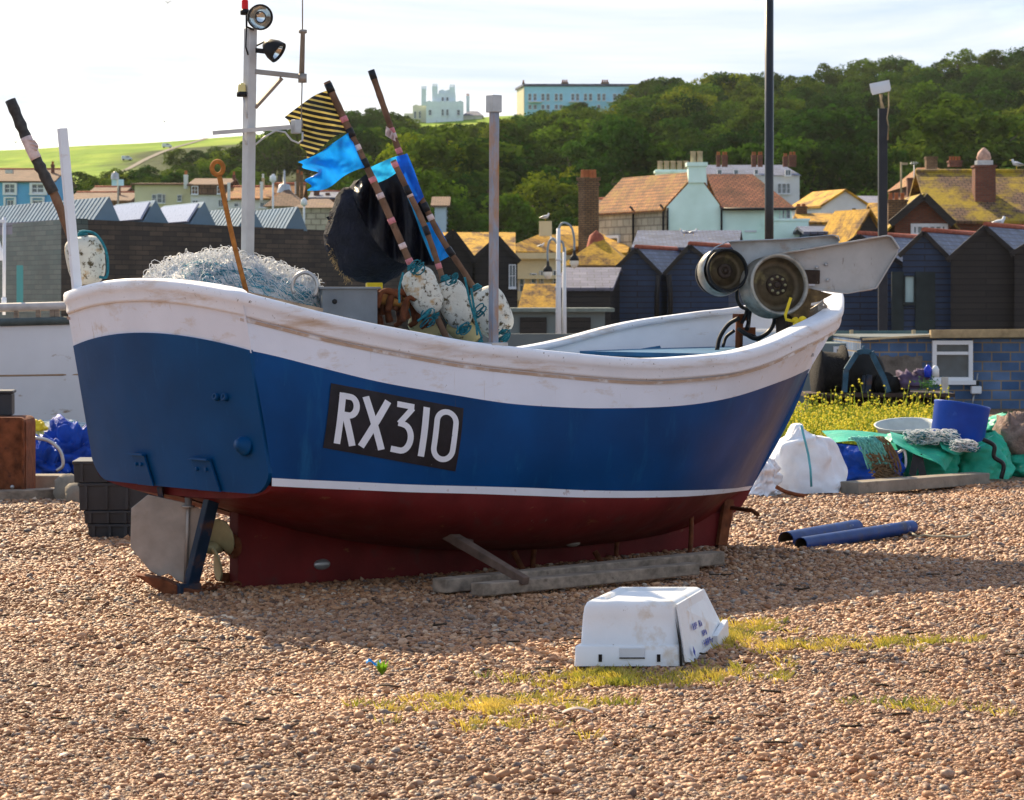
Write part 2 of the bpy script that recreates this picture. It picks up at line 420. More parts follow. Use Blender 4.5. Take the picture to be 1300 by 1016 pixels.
M_floatw = mat('dirty_white_float', (.60,.60,.53), .6, var=.15, vs=8, bump=.6, bs=28, bd=.012, dirt=((.075,.06,.03), .535, 26, (1,1,1), .08), dirt2=((.42,.25,.08), .565, 8, (1,1,1), .12))
M_rope = mat('teal_rope', (.02,.16,.20), .85, var=.35, vs=60, bump=.8, bs=160)
M_pinkt = mat('faded_pink_tape', (.55,.20,.22), .6, var=.3, vs=30, bump=.1)
M_pinkw = mat('pale_tape', (.60,.47,.45), .6, var=.2, vs=30, bump=.1)
M_tape = mat('black_tape', (.015,.015,.018), .35, var=.3, bump=.2)

boat = empty('fishing_boat', (KX, KY, 0), TH, 'blue wooden fishing boat with white gunwale and red bottom, numbered RX310, beached on the shingle', 'fishing boat')
NS = 72
# plan form (half breadths) of each level line, and where it is seen on the near side
TOPV = [(300,370),(311,371),(345,379),(403,394),(464,408),(525,420),(597,433),(680,443),(700,445),(778,452.5),(834,455),(889,452),(935,447),(978,435.5),(1021,416),(1055,400),(1075,387)]
BNDV = [(300,441),(311,444),(345,451),(400,465),(482,485),(567,500),(643,512),(700,516.5),(760,518.5),(860,515.5),(928,505),(995,483),(1029,468),(1050,458)]
STTV = [(330,606),(380,609),(450,612),(526,615.5),(600,617.5),(672,619.5),(760,623),(858,623),(926,620.5),(960,616)]
STBV = [(330,616.5),(380,619),(450,622),(520,625),(600,627),(672,629.5),(757,632),(858,631),(919,626.5),(960,620)]
bT = [(0,.99),(.15,1.08),(.35,1.165),(.5,1.19),(.65,1.15),(.78,.99),(.86,.76),(.91,.55),(.955,.31),(.985,.13),(1,.03)]
bB = [(0,.95),(.15,1.03),(.35,1.115),(.5,1.13),(.65,1.06),(.78,.86),(.86,.63),(.91,.44),(.955,.23),(.985,.09),(1,.03)]
bS = [(0,.955),(.15,1.0),(.35,1.05),(.5,1.05),(.65,.94),(.78,.70),(.86,.48),(.91,.32),(.955,.16),(.985,.07),(1,.03)]
def level(tab, s0, s1, curve, ztip, tb=.90):
    out = []
    for i in range(NS+1):
        t = i/NS; t = 1-(1-t)**1.25; s = lerp(s0, s1, t); w = sinterp(t, tab)
        p = B(s, w, 0); u = CX+F*p.x/p.y
        z = H-(sinterp(u, curve)-HY)*p.y/F
        out.append([t, s, w, z])
    k = max(i for i in range(NS+1) if out[i][0] <= tb)
    z0 = out[k][3]; g = (out[k][3]-out[k-4][3])/(out[k][1]-out[k-4][1])
    for i in range(k+1, NS+1):
        q = (out[i][1]-out[k][1])/(out[-1][1]-out[k][1]); dS = out[-1][1]-out[k][1]
        out[i][3] = (2*q**3-3*q*q+1)*z0+(q**3-2*q*q+q)*g*dS+(-2*q**3+3*q*q)*ztip+(q**3-q*q)*g*dS*.5
    return [(o[1], o[2], o[3]) for o in out]
S_top = sOfU(1062, 0)
rowT = level(bT, -.636, S_top, TOPV, 1.87)
rowB = level(bB, -.572, sOfU(1028, .03), BNDV, 1.285, .88)
rowS = level(bS, -.415, sOfU(955, .03), STTV, .445, .9)
rowS2 = level([(a, b-.006) for a, b in bS], -.412, sOfU(951, .03), STBV, .415, .9)
def mids(a, b, k, n, bulge):
    return [(lerp(p[0], q[0], k), lerp(p[1], q[1], k)+bulge*math.sin(PI*k)*min(1, p[1]*1.5), lerp(p[2], q[2], k)) for p, q in zip(a, b)]
rabb = [(-.42,.60),(0,.47),(.5,.33),(1.2,.20),(2.2,.12),(3.2,.11),(3.8,.15),(4.1,.20),(4.32,.30)]
rows_bot = [rowS2]
NB = 12
for j in range(1, NB+1):
    q = j/NB; row = []
    for i in range(NS+1):
        s, w, z = rowS2[i]; t = (s+.412)/(rowS2[-1][0]+.412)
        a = q*PI/2
        pw = lerp(2.25, 1.15, min(1, max(0, (t-.35)/.6))**1.1)
        cw = max(0, math.cos(a))**(2/pw); sz = math.sin(a)**(2/pw)
        send = lerp(rowS2[-1][0], 4.20, q**.8)
        ss = lerp(-.412, send, t)
        zr = sinterp(ss, rabb); 
        row.append((ss, max(.035, w*cw), z-(max(0.01, z-zr))*sz))
    rows_bot.append(row)
def sheet(rows, name, m, flip=False, parent=boat, solid=0):
    mb = MB(); n = len(rows[0])
    for side in (1, -1):
        vs = [L(p[0], p[1]*side, p[2]) for r in rows for p in r]
        fs = []
        for j in range(len(rows)-1):
            for i in range(n-1):
                f = (j*n+i, j*n+i+1, (j+1)*n+i+1, (j+1)*n+i)
                fs.append(f if (side > 0) ^ flip else f[::-1])
        mb.add(vs, fs, 0, True)
    return mb.build(name, m, parent)
rowT2 = [(s, w-.045, z-.015) for s, w, z in rowT]
topside = [rowB]+[mids(rowB, rowS, k/8, 0, .02) for k in range(1, 8)]+[rowS]
sheet([rowT2, mids(rowT2, rowB, .5, 0, .0), rowB], 'sheer_band', M_white)
sheet([[(s, w-.040, z-.150) for s, w, z in rowT], [(s, w-.040-.002, z-.168) for s, w, z in rowT]], 'under_rail_strip', mat('tan_strip', (.46,.34,.26), .6, var=.15, vs=9, bump=.2, dirt=((.72,.72,.74), .50, 5, (1,1,1), .12)))  # thin tan strip with pale blotches along the hull just under the rail
sheet(topside, 'topside', M_blue)
sheet([[(s, w+.002, z) for s, w, z in rowS], [(s, w+.002, z) for s, w, z in rowS2]], 'boot_stripe', M_stripe)
sheet(rows_bot, 'bottom', M_red)

mb = MB(); cap = [L(*r[0]) for r in rows_bot]+[L(r[0][0], -r[0][1], r[0][2]) for r in rows_bot[::-1]]
mb.add([p+Vector((.004,0,0)) for p in cap], [tuple(range(len(cap)))]); mb.build('bottom_end', M_red, boat)
# hull surface lookup for things fixed to it
_all = [rowT2]+topside; _hv = [L(p[0], p[1], p[2]) for r in _all for p in r]; _n = NS+1
_hf = [(j*_n+i, j*_n+i+1, (j+1)*_n+i+1, (j+1)*_n+i) for j in range(len(_all)-1) for i in range(_n-1)]
hull_bvh = BVHTree.FromPolygons(_hv, _hf)
_bv = [L(p[0], p[1], p[2]) for r in rows_bot for p in r]
_bf = [(j*_n+i, j*_n+i+1, (j+1)*_n+i+1, (j+1)*_n+i) for j in range(NB) for i in range(_n-1)]
bot_bvh = BVHTree.FromPolygons(_bv, _bf)
def on_hull(s, z, off=.004, bvh=None):
    h = (bvh or hull_bvh).ray_cast(Vector((s, -3, z)), Vector((0, 1, 0)))
    if h[0] is None: h = (Vector((s, -1.05, z)), Vector((0, -1, 0)))
    n = h[1] if h[1].y < 0 else -h[1]
    return h[0]+n*off
def sz_of(u, v, bvh=None):   # boat coordinates of the hull point seen at (u, v): used once, to read off where the number stands
    o = toL(Vector((0, 0, H))); d = (toL(P(u, v, 10))-o).normalized()
    h = (bvh or hull_bvh).ray_cast(o, d)
    return (h[0].x, h[0].z)

# planking seams, barely proud battens: none - smooth painted hull. Rail swept round the sheer
def sweep_rail(line, prof, m, name):
    mb = MB(); pts = line; n = len(pts); vs = []
    for i, p in enumerate(pts):
        a = pts[i-1]; b = pts[(i+1) % n]
        d = Vector((b[0]-a[0], b[1]-a[1])).normalized(); nr = Vector((d.y, -d.x))
        if i in (0, n-1): pass
        for (o, h) in prof: vs.append((p[0]+nr.x*o, p[1]+nr.y*o, p[2]+h))
    k = len(prof); fs = [(i*k+j, i*k+(j+1) % k, ((i+1) % n)*k+(j+1) % k, ((i+1) % n)*k+j) for i in range(n) for j in range(k)]
    mb.add(vs, fs, 0, True)
    return mb.build(name, m, boat)
# outward offset is to the right of travel: go stern -> bow on the near side (local -y is outboard)
near = [L(s, w-.045, z) for s, w, z in rowT]
far = [L(s, -(w-.045), z) for s, w, z in rowT]
loop = near[1:-1]+[L(rowT[-1][0]-.0, 0, rowT[-1][2])]+far[1:-1][::-1]
_dd = lambda z, w: L(trans_s(z)-.07*(1-(w/.97)**2), w, z)
def trans_s(z): return -.636+(rowT[0][2]-z)*.195
_tw = [-.945+.0945*2*k/2 for k in range(21)]
loop += [_dd(rowT[0][2]+.085*(1-(w/.97)**2), w)+Vector((.03, 0, 0)) for w in _tw[0:]]
prof = [(.0,-.142),(.022,-.140),(.028,-.125),(.028,-.085),(.040,-.070),(.046,-.055),(.047,-.020),(.038,-.004),(.022,.0),(-.085,.0),(-.100,-.006),(-.104,-.045),(-.05,-.055),(-.02,-.1)]
rail = sweep_rail(loop, prof, M_rail, 'gunwale_rail')
# transom
ZT = rowT[0][2]; ZB = rowB[0][2]
def trans_s(z): return -.636+(ZT-z)*.195
def tw(z): return interp(z, [(.6,.955),(1.5,.953),(1.85,.99)])
CR = .085
def zline(z0, w, W, c): return z0+c*(1-(w/W)**2)
def tcurve(z, w): return trans_s(z)-.07*(1-(w/.97)**2)
mb = MB()
def f_white(a, b):
    w = lerp(-.972, .972, a); zt = zline(ZT-.02, w, .97, CR); zb = zline(ZB-.015, w, .97, CR+.01)
    z = lerp(zb, zt, b); return L(tcurve(z, w)-.004, w, z)
mb.grid(f_white, 40, 6)
mb.build('transom_band', M_white, boat)
mb = MB()
zlo = .655
def zbot(w):
    a = abs(w)
    return zlo+(0 if a < .78 else .19*(1-math.sqrt(max(0, 1-((a-.78)/.19)**2))))+.0
def f_blue(a, b, off=0):
    w = .960*math.sin(lerp(-PI/2, PI/2, a)); zt = zline(ZB, w, .97, CR+.01); z = lerp(zbot(w), zt, b)
    return L(tcurve(z, w)-.012+off, w, z)
n1, n2 = 48, 12
fr = [f_blue(i/n1, j/n2) for i in range(n1+1) for j in range(n2+1)]
mb.add(fr, [(i*(n2+1)+j, i*(n2+1)+j+1, (i+1)*(n2+1)+j+1, (i+1)*(n2+1)+j) for i in range(n1) for j in range(n2)], 0, True)
bk = [f_blue(i/n1, j/n2, .03) for i in range(n1+1) for j in range(n2+1)]
ring = [i*(n2+1) for i in range(n1+1)]+[n1*(n2+1)+j for j in range(1, n2+1)]+[i*(n2+1)+n2 for i in range(n1-1, -1, -1)]+[j for j in range(n2-1, 0, -1)]
k = len(ring); mb.add([fr[i] for i in ring]+[bk[i] for i in ring], [(i, (i+1) % k, k+(i+1) % k, k+i) for i in range(k)])
mb.add(bk, [(i*(n2+1)+j, i*(n2+1)+j+1, (i+1)*(n2+1)+j+1, (i+1)*(n2+1)+j) for i in range(n1) for j in range(n2)], 0, True)
mb.build('transom', M_blue2, boat)
# transom fittings
mb = MB()
def TR(w, z, off=.03): return L(tcurve(z, w)-.022-off, w, z)
for (w, z) in ((.62,1.22),(.70,1.22)):
    MB().lathe(TR(w, z, -.02), (-1,0,.2), [(0,.0),(0,.022),(.035,.022),(.035,.013),(.01,.012),(.01,0)], 14).build('drain_outlet', M_blue2, boat)
mb.lathe(TR(.80, .94, -.02), (-1,-.0,.2), [(0,0),(0,.062),(.02,.062),(.03,.05),(.05,.046),(.06,.03),(.075,.028),(.075,0)], 24)
mb.build('transom_fitting', M_blue2, boat)
# stem piece and keel
mb = MB()
stem = [(rowT[-1][0]-.02, 1.70), (sOfU(1046, 0), 1.5), (rowB[-1][0], 1.285), (sOfU(1007, 0), 1.02), (sOfU(982, 0), .74), (rowS[-1][0], .445), (sOfU(937, 0), .30), (4.22, .2)]
def stem_s(z): return sinterp(-z, [(-a[1], a[0]) for a in stem])
vs = []
for i in range(25):
    z = lerp(1.70, .16, i/24); s = stem_s(z); vs += [L(s-.14, .028, z), L(s+.015, .022, z), L(s+.025, 0, z), L(s+.015, -.022, z), L(s-.14, -.028, z)]
mats_stem = []
fs = [(i*5+j, i*5+j+1, (i+1)*5+j+1, (i+1)*5+j) for i in range(24) for j in range(4)]
for f in fs:
    z = vs[f[0]].z; mb.add([vs[i] for i in f], [(0,1,2,3)], 0 if z > 1.31 else (1 if z > .47 else (2 if z > .45 else 3)), True)
mb.build('stem', [M_white, M_blue, M_stripe, M_red], boat)
mb = MB()   # keel: deep skeg aft, shallow forward
kp = [(-.02, .62), (-.02, -.03), (3.9, -.03), (4.12, .02), (4.24, .12), (4.30, .26), (3.6, .30), (2.2, .3), (.6, .42)]
mb.prism([L(s, .05, z) for s, z in kp], (0, .10, 0))
mb.build('keel', M_red, boat, bevel=.008)
mb = MB()   # iron band on the forefoot
mb.tube([L(3.98,.0,-.02), L(4.13,0,-.01), L(4.22,0,.06), L(4.29,0,.18), L(4.33,0,.32)], .035, 8)
mb.box(L(4.20, .075, .2), (.09, .03, .34), Matrix.Rotation(R(12), 3, 'Y')); mb.box(L(4.20, -.075, .2), (.09, .03, .34), Matrix.Rotation(R(12), 3, 'Y'))
mb.build('forefoot_iron', M_rust, boat)
mb = MB(); mb.tube([L(4.28,-.03,.3), L(4.20,.35,.30), L(4.15,.45,.28)], .016, 8); mb.build('tow_bar', M_rust, boat)

# bulwark inner faces, deck
def inner(row, off, dz): return [(s if i < NS-4 else s-.03, max(.0, w-off), z+dz) for i, (s, w, z) in enumerate(row)]
def hw(s, z):
    h = hull_bvh.ray_cast(Vector((s, -3, z)), Vector((0, 1, 0)))
    return -h[0].y if h[0] is not None else .06
in0 = [(max(s, -.47), w, z) for s, w, z in inner(rowT, .125, -.03)]; in1 = [(max(s, -.47), min(w, max(0, hw(s, z)-.05)), z) for s, w, z in [(s_, w_, z_+.30-(.21 if s_ < 4.1 else lerp(.21, .30, min(1, (s_-4.1)/.7)))) for s_, w_, z_ in inner(rowT, .15, -.30)]]
sheet([in0, in1], 'bulwark', M_inner, flip=True)
def hw(s, z):
    h = hull_bvh.ray_cast(Vector((s, -3, z)), Vector((0, 1, 0)))
    return -h[0].y if h[0] is not None else .1
ist = [(s, w, z) for s, w, z in rowT if -.36 < s < 4.35]
in2 = [(s, max(.02, min(w-.13, hw(s, z-.20)-.06)), z-.20) for s, w, z in ist]; in3 = [(s, max(.02, hw(s, .98)-.11), .98) for s, w, z in ist]
sheet([in2, in3], 'hull_lining', M_deck, flip=True)
mb = MB()
dk = [L(s, w, .97) for s, w, z in in3]; dk2 = [L(s, -w, .97) for s, w, z in in3]; n = len(dk)
mb.add(dk+dk2, [(i, i+1, n+i+1, n+i) for i in range(n-1)]); mb.build('deck', M_deck, boat)
for s in (2.5, 3.15, 3.8):    # frames on the lining
    for sd_ in (1, -1):
        w = interp(s, [(a[0], a[1]) for a in rowT]); z = interp(s, [(a[0], a[2]) for a in rowT])
        MB().beam(L(s, sd_*min(w-.17, hw(s, z-.28)-.08), z-.28), L(s, sd_*(hw(s, 1.0)-.14), 1.0), .07, .06).build('frame_timber', M_deck, boat)
mb = MB()    # raised aft deck
s0, s1 = -.60, 1.35
aft = [(s, w, z) for s, w, z in rowT if s < s1]
aft = [(max(s, -.50), w, z) for s, w, z in aft]
pa = [L(s, w-.12, 1.50) for s, w, z in aft]+[L(s, -(w-.12), 1.50) for s, w, z in aft][::-1]
mb.prism(pa, (0, 0, -.06)); mb.build('aft_deck', M_deck, boat)
mb = MB(); mb.box(L(s1-.04, 0, 1.22), (.04, 1.9, .48)); mb.build('aft_bulkhead', M_inner, boat)
fp_ = [(s, min(hw(s, 1.40)-.05, interp(s, [(a[0], a[1]) for a in rowT])-.17)) for s in (3.7, 3.9, 4.1, 4.3, 4.5, 4.68)]
MB().prism([L(s, w, 1.42+.03*(s-3.7)) for s, w in fp_]+[L(s, -w, 1.42+.03*(s-3.7)) for s, w in fp_[::-1]], (0,0,-.03)).build('fore_platform', M_deck, boat)
mb = MB()    # foredeck step and white bulkhead at the bow
bs_ = [(hw(4.70, z)-.04, z) for z in (1.0, 1.2, 1.4)]+[(min(hw(4.70, 1.56)-.04, interp(4.7, [(a[0], a[1]) for a in rowT])-.14), 1.56)]
mb.prism([L(4.70, w, z) for w, z in bs_]+[L(4.70, -w, z) for w, z in bs_[::-1]], (.03, 0, 0)); mb.box(L(4.685, 0, 1.40), (.02, 1.0, .025))
mb.build('bow_bulkhead', M_inner, boat)
mb = MB()
fd = [(s, w, z) for s, w, z in rowT if s > 4.7]
mb.prism([L(s, max(0, min(w-.12, hw(s, 1.56)-.04)), 1.58) for s, w, z in fd if s < 5.3]+[L(s, -max(0, min(w-.12, hw(s, 1.56)-.04)), 1.58) for s, w, z in fd if s < 5.3][::-1], (0,0,-.04))
mb.build('foredeck', M_inner, boat)

# number plate: a black painted panel with white characters on the near side of the hull
c_px = [(419.5,486.5),(588,518.5),(577.5,598.5),(409.5,568.5)]
c_sz = [sz_of(*c) for c in c_px]
def plate(a, b, off):        # a 0..1 left->right, b 0..1 top->bottom
    p0 = Vector(c_sz[0])*(1-a)+Vector(c_sz[1])*a; p1 = Vector(c_sz[3])*(1-a)+Vector(c_sz[2])*a
    q = p0*(1-b)+p1*b; return on_hull(q.x, q.y, off)
plate_o = MB().grid(lambda a, b: plate(a, b, .005), 20, 10).build('number_panel', M_plate, boat)
strokes = {}
def stroke(mb, pts, wd, off=.009):
    """brush stroke of constant width through pts given in panel pixels (x right, y down)"""
    Wp, Hp = 576.0, 280.0
    n = len(pts); Lf = []; Rt = []
    for i, (x, y) in enumerate(pts):
        ax, ay = pts[max(0, i-1)]; bx, by = pts[min(n-1, i+1)]
        d = Vector((bx-ax, by-ay)); d.normalize(); nx, ny = -d.y, d.x
        Lf.append((x+nx*wd/2, y+ny*wd/2)); Rt.append((x-nx*wd/2, y-ny*wd/2))
    vs = [plate(p[0]/Wp, p[1]/Hp, off) for pr in zip(Lf, Rt) for p in pr]
    mb.add(vs, [(2*i, 2*i+1, 2*i+3, 2*i+2) for i in range(n-1)])
def dense(pts, k=8):
    out = []
    for i in range(len(pts)-1):
        for j in range(k): out.append((lerp(pts[i][0], pts[i+1][0], j/k), lerp(pts[i][1], pts[i+1][1], j/k)))
    return out+[pts[-1]]
def arc(cx, cy, rx, ry, a0, a1, n=14): return [(cx+rx*math.cos(R(lerp(a0, a1, i/n))), cy+ry*math.sin(R(lerp(a0, a1, i/n)))) for i in range(n+1)]
for ch, segs in {
    'R': [(dense([(52,32),(52,252)]), 27), (dense([(52,44),(82,44)])+arc(84,84,30,40,-90,90)+dense([(82,124),(56,124)]), 26), (dense([(72,128),(116,250)]), 28)],
    'X': [(dense([(148,30),(240,244)]), 29), (dense([(244,32),(152,246)]), 29)],
    '3': [(dense([(284,36),(358,36)]), 25), (dense([(352,42),(300,118)]), 24), (dense([(296,116),(318,118)])+arc(318,176,38,57,-88,84)+dense([(312,233),(278,232)]), 26)],
    '1': [(dense([(412,26),(412,242)]), 28)],
    '0': [(arc(504,74,42,44,180,360,18)+dense([(546,76),(546,190)],6)+arc(504,192,42,46,0,180,18)+dense([(462,190),(462,72)],6), 24)]}.items():
    mb = MB()
    for s_, wd in segs: stroke(mb, s_, wd, .009+.0006*segs.index((s_, wd)))
    o = mb.build('painted_character', M_letter, plate_o)
    o['label'] = 'white painted character %s on the black panel' % ch
# ================================================================== RUDDER, PROPELLER, DECK GEAR OF THE BOAT
def pl(u, v, Y): return toL(P(u, v, Y))          # seen at (u, v), at distance Y -> boat frame
def sub(name, mb, m, parent, **k): return mb.build(name, m, parent, **k)
# rudder
mb = MB()
RY = 16.87; rd = Vector((math.cos(R(4)), math.sin(R(4)), 0))
pp = [(167,645),(188,628),(233,638),(258,648),(251,712),(240,742),(226,738),(214,728),(203,732),(190,724),(177,708),(166,695)]
poly = [toL(Vector((P(238, v, RY).x, RY, 0))+rd*PX(u-238, RY)+Vector((0, 0, P(u, v, RY).z))) for u, v in pp]
mb.prism(poly, toL(B(0,0,0)+Vector((0,.018,0)))); rud = mb.build('rudder', M_steel, boat, bevel=.003)
mb = MB(); mb.tube([pl(240,624,RY-.03), pl(235.5,738,RY-.03)], .013, 10)
mb.lathe(pl(239,642,RY-.03), (0,0,1), [(-.012,0),(-.012,.04),(0,.04),(.0,.022),(.05,.022),(.05,0)], 14); mb.build('rudder_stock', M_steel, boat)
mb = MB(); mb.beam(pl(271,625,16.72), pl(241,748,16.80), .055, .085, up=(1,0,0)); mb.box(pl(238,747,16.78), (.16,.07,.06)); mb.build('skeg_bracket', M_bsteel, boat, bevel=.006)
mb = MB(); q = [(171,730),(205,735),(232,746),(258,752),(256,768),(236,766),(212,757),(190,743)]
mb.prism([pl(u, v, 16.72) for u, v in q], toL(B(0,0,0)+Vector((0,.14,.0)))); mb.build('heel_plate', M_rust, boat, bevel=.006)
# brackets on the transom
for (w0, w1, z0, z1) in ((.30,.50,.845,.655), (-.36,-.19,.845,.655)):
    mb = MB()
    vs = []
    for z in (z0, z1):
        for w in (w0, w1): vs.append(TR(w, z, .004))
    bx = [TR(w0+.0, z0, .0), TR(w1-.02, z0, .0), TR(w1+.03, z1-.0, .0), TR(w0+.02, z1, .0)]
    mb.prism(bx, (-.014, 0, 0)); mb.box(TR((w0+w1)/2-.01, z0, .018), (.035, w1-w0, .012))
    for w in (w0+.05, w1-.06): mb.lathe(TR(w, z0-.06, .012), (-1,0,0), [(0,.012),(.014,.012),(.014,0)], 8)
    mb.build('gudgeon_plate', M_blue2, boat, bevel=.002)
mb = MB(); mb.beam(pl(203,618,16.95), pl(206,640,16.95), .07, .03); mb.build('bracket_arm', M_bsteel, boat)
# propeller and shaft
PS = -.17
mb = MB(); mb.tube([L(.02,0,.27), L(PS-.02,0,.27)], .030, 12); sh = mb.build('propeller_shaft', M_black, boat)
mb = MB(); mb.lathe(L(-.01,0,.27), (-1,0,0), [(0,0),(0,.075),(.02,.075),(.03,.05),(.06,.045),(.06,0)], 18)
for k in range(5): mb.lathe(L(-.03, .058*math.cos(k*1.257), .27+.058*math.sin(k*1.257)), (-1,0,0), [(0,.01),(.02,.01),(.02,0)], 8)
mb.build('stern_gland', M_rust, boat)
hub = MB().lathe(L(PS+.05,0,.27), (-1,0,0), [(0,.0),(0,.035),(.05,.045),(.1,.036),(.13,.015),(.135,0)], 18).build('propeller', M_brass, boat)
for k in range(3):
    a0 = R(-70+120*k); mb = MB()
    def bl(a, b, a0=a0):
        r = .03+.185*b; hw_ = .125*math.sin(PI*min(1, b*.93+.07))**.55*(1 if b < 1 else 0)
        q = (a-.5)*2*hw_; ang = a0+q/max(r, .08); tw_ = .62-.3*b
        return L(PS-q*math.sin(tw_), r*math.cos(ang), .27+r*math.sin(ang))
    mb.grid(bl, 8, 10); mb.build('blade', M_brass, hub, solid=.010)
mb = MB(); mb.lathe(L(-.03,-.052,.07), (0,1,0), [(0,.0),(0,.03),(.104,.03),(.104,0)], 12)
pts = [L(-.03,.0,.05)+Vector((-.05*i, .0-.012*i, -.03+.02*math.sin(i*2))) for i in range(8)]
mb.build('keel_eye', M_rust, boat)
mb = MB()
for i in range(9):
    c = Vector((-.04-.055*i, -.06+.02*math.sin(i), .035+.01*math.sin(i*1.7))); rr = [(.034*math.cos(t*PI/5), .02*math.sin(t*PI/5)) for t in range(10)]
    mb.tube([c+(Vector((x, y, 0)) if i % 2 else Vector((x, 0, y))) for x, y in rr], .008, 6, closed=True)
mb.build('chain', M_rust, boat)
# oval anode on the keel and on the bottom
h = L(.62, .055, .12); mb = MB(); mb.ball(h, (.065,.022,.035), 16, 8); mb.build('anode', M_galv, boat)
mb = MB(); mb.ball(L(2.35,.5,.19), (.06,.05,.03), 12, 6); mb.build('hull_anode', M_steel, boat)

# mast with lamps
MY = 17.17
mast = MB().beam(pl(313,420,MY), pl(318,36,MY), .062, .062, up=(0,1,0)).build('mast', M_mast, boat, bevel=.006)
def onm(name, mb, m, **k): return mb.build(name, m, mast, **k)
mb = MB(); mb.lathe(pl(311,19,MY), (0,0,1), [(0,0),(0,.028),(.02,.03),(.035,.022),(.035,0)], 14); onm('lamp_base', mb, M_black)
M_redl = mat('red_lens', (.75,.01,.01), .2, var=.1, bump=0); M_yel = mat('amber_lens', (.75,.62,.25), .15, var=.2, bump=0)
mb = MB(); mb.lathe(pl(311,12,MY), (0,0,1), [(0,.021),(.05,.021),(.065,.012),(.07,0)], 14); onm('red_lamp', mb, M_redl)
def searchlight(c, d, r, dep, name):
    mb = MB(); mb.lathe(c, d, [(-dep,0),(-dep,r*.35),(-dep*.75,r*.7),(-dep*.3,r*.97),(0,r*1.02),(.012,r*1.04),(.014,r*.93),(-.004,r*.90)], 28)
    o = onm(name, mb, M_black); g = MB(); g.lathe(c, d, [(-.06,.001),(-.05,r*.5),(-.02,r*.8),(-.004,r*.91)], 24); g.build('reflector', M_lens, o)
    g = MB(); g.lathe(c, d, [(.002,0),(.0,r*.9)], 24)
    return o
searchlight(pl(330,22,MY-.08), toL(B(0,0,0)+Vector((.32,-.93,-.1))), .078, .09, 'searchlight')
mb = MB(); mb.tube([pl(313,20,MY-.04), pl(313,34,MY-.06), pl(322,38,MY-.03)], .007, 6); mb.tube([pl(313,30,MY-.04), pl(312,60,MY-.04), pl(315,70,MY-.04)], .005, 6); onm('lamp_bracket', mb, M_black)
searchlight(pl(352,66,MY-.05), toL(B(0,0,0)+Vector((.80,-.25,-.55))), .068, .10, 'floodlight')
mb = MB(); mb.tube([pl(326,58,MY), pl(336,53,MY-.03), pl(350,54,MY-.05)], .006, 6); mb.beam(pl(324,64,MY), pl(342,66,MY-.04), .02, .03); onm('lamp_yoke', mb, M_black)
mb = MB(); mb.beam(pl(324,91,MY), pl(389,98,MY), .028, .028, up=(0,1,0)); mb.beam(pl(324,137,MY), pl(358,99,MY), .02, .02, up=(0,1,0)); onm('upper_arm', mb, M_steel)
mb = MB(); mb.tube([pl(384,-40,MY), pl(384,38,MY)], .004, 6); mb.tube([pl(384.5,38,MY), pl(384.5,42,MY), pl(384.5,43,MY), pl(383,94,MY)], [.026,.026,.014,.017], 12); mb.tube([pl(384,94,MY), pl(384,105,MY)], .028, 10)
mb.tube([pl(383.5,104,MY), pl(382.5,150,MY)], .004, 6); mb.tube([pl(382.5,150,MY), pl(382,162,MY)], [.006,.016], 8)
onm('aerial', mb, M_steel)
mb = MB(); mb.beam(pl(270,169,MY-.05), pl(373,161,MY-.05), .026, .026, up=(0,1,0)); onm('lower_arm', mb, M_mast)
mb = MB(); mb.box(pl(376,161,MY-.06), (.05,.05,.085)); onm('junction_box', mb, M_galv, bevel=.004)
mb = MB(); pts = [pl(u, v, MY-.07) for u, v in [(324,184),(336,174),(350,166),(362,168),(370,178),(379,182),(384,178),(384,168)]]; mb.tube(pts, .006, 6)
mb.tube([pl(309,124,MY-.04), pl(311,140,MY-.04), pl(314,150,MY-.04)], .005, 6); mb.tube([pl(309,168,MY-.04), pl(309,176,MY-.05), pl(313,184,MY-.04)], .005, 6)
onm('cable', mb, M_mast)
mb = MB(); mb.lathe(pl(307,123,MY-.03), (0,0,1), [(0,0),(0,.032),(.03,.032),(.03,0)], 14); onm('beacon_base', mb, M_black)
mb = MB(); mb.lathe(pl(307,117,MY-.03), (0,0,1), [(0,.026),(.04,.024),(.055,.012),(.058,0)], 14); onm('beacon', mb, M_yel)
# stern post (white plank) and the steel stanchion amidships
MB().beam(pl(99,380,17.33), pl(79,163,17.33), .062, .03, up=(0,1,0)).build('stern_post', M_inner, boat, bevel=.004)
SY = 17.05
st_ = MB().beam(pl(626.5,438,SY), pl(627.5,138,SY), .046, .046, up=(0,1,0)).build('stanchion', mat('stanchion_paint', (.27,.31,.38), .4, .15, var=.2, vs=6, bump=.2, dirt=((.40,.20,.08), .47, 1.7, (3,3,1.0), .15)), boat, bevel=.004)
MB().beam(pl(627,143,SY), pl(627,121,SY), .072, .072, up=(0,1,0)).build('stanchion_cap', M_galv, st_, bevel=.004)
MB().box(pl(627,438,SY), (.13,.12,.03)).build('stanchion_foot', M_galv, st_, bevel=.003)

# dark timber pen board and grey fish box aft
mb = MB(); mb.beam(pl(296,374,16.35)-Vector((0,0,0)), pl(408,399,16.6), .03, .07, up=(0,0,1)); mb.build('pen_board', M_wood, boat)
mb = MB(); c0 = pl(402,402,17.0); 
bx0 = pl(435,386,17.1); mb.box(bx0+Vector((.02,-.02,-.035)), (.34,.36,.26), R(-32)); mb.box(bx0+Vector((.02,-.02,.098)), (.38,.40,.014), R(-32)); 
hb = mb.build('deck_locker', mat('locker_grey', (.16,.18,.20), .5, var=.15, bump=.2, dirt=((.3,.3,.3), .65, 6)), boat, bevel=.004)
mb = MB(); mb.lathe(pl(425,383,16.86), toL(B(0,0,0)+Vector((0,-1,0))), [(0,0),(0,.016),(.02,.016),(.02,0)], 12); mb.build('locker_fitting', M_black, hb)
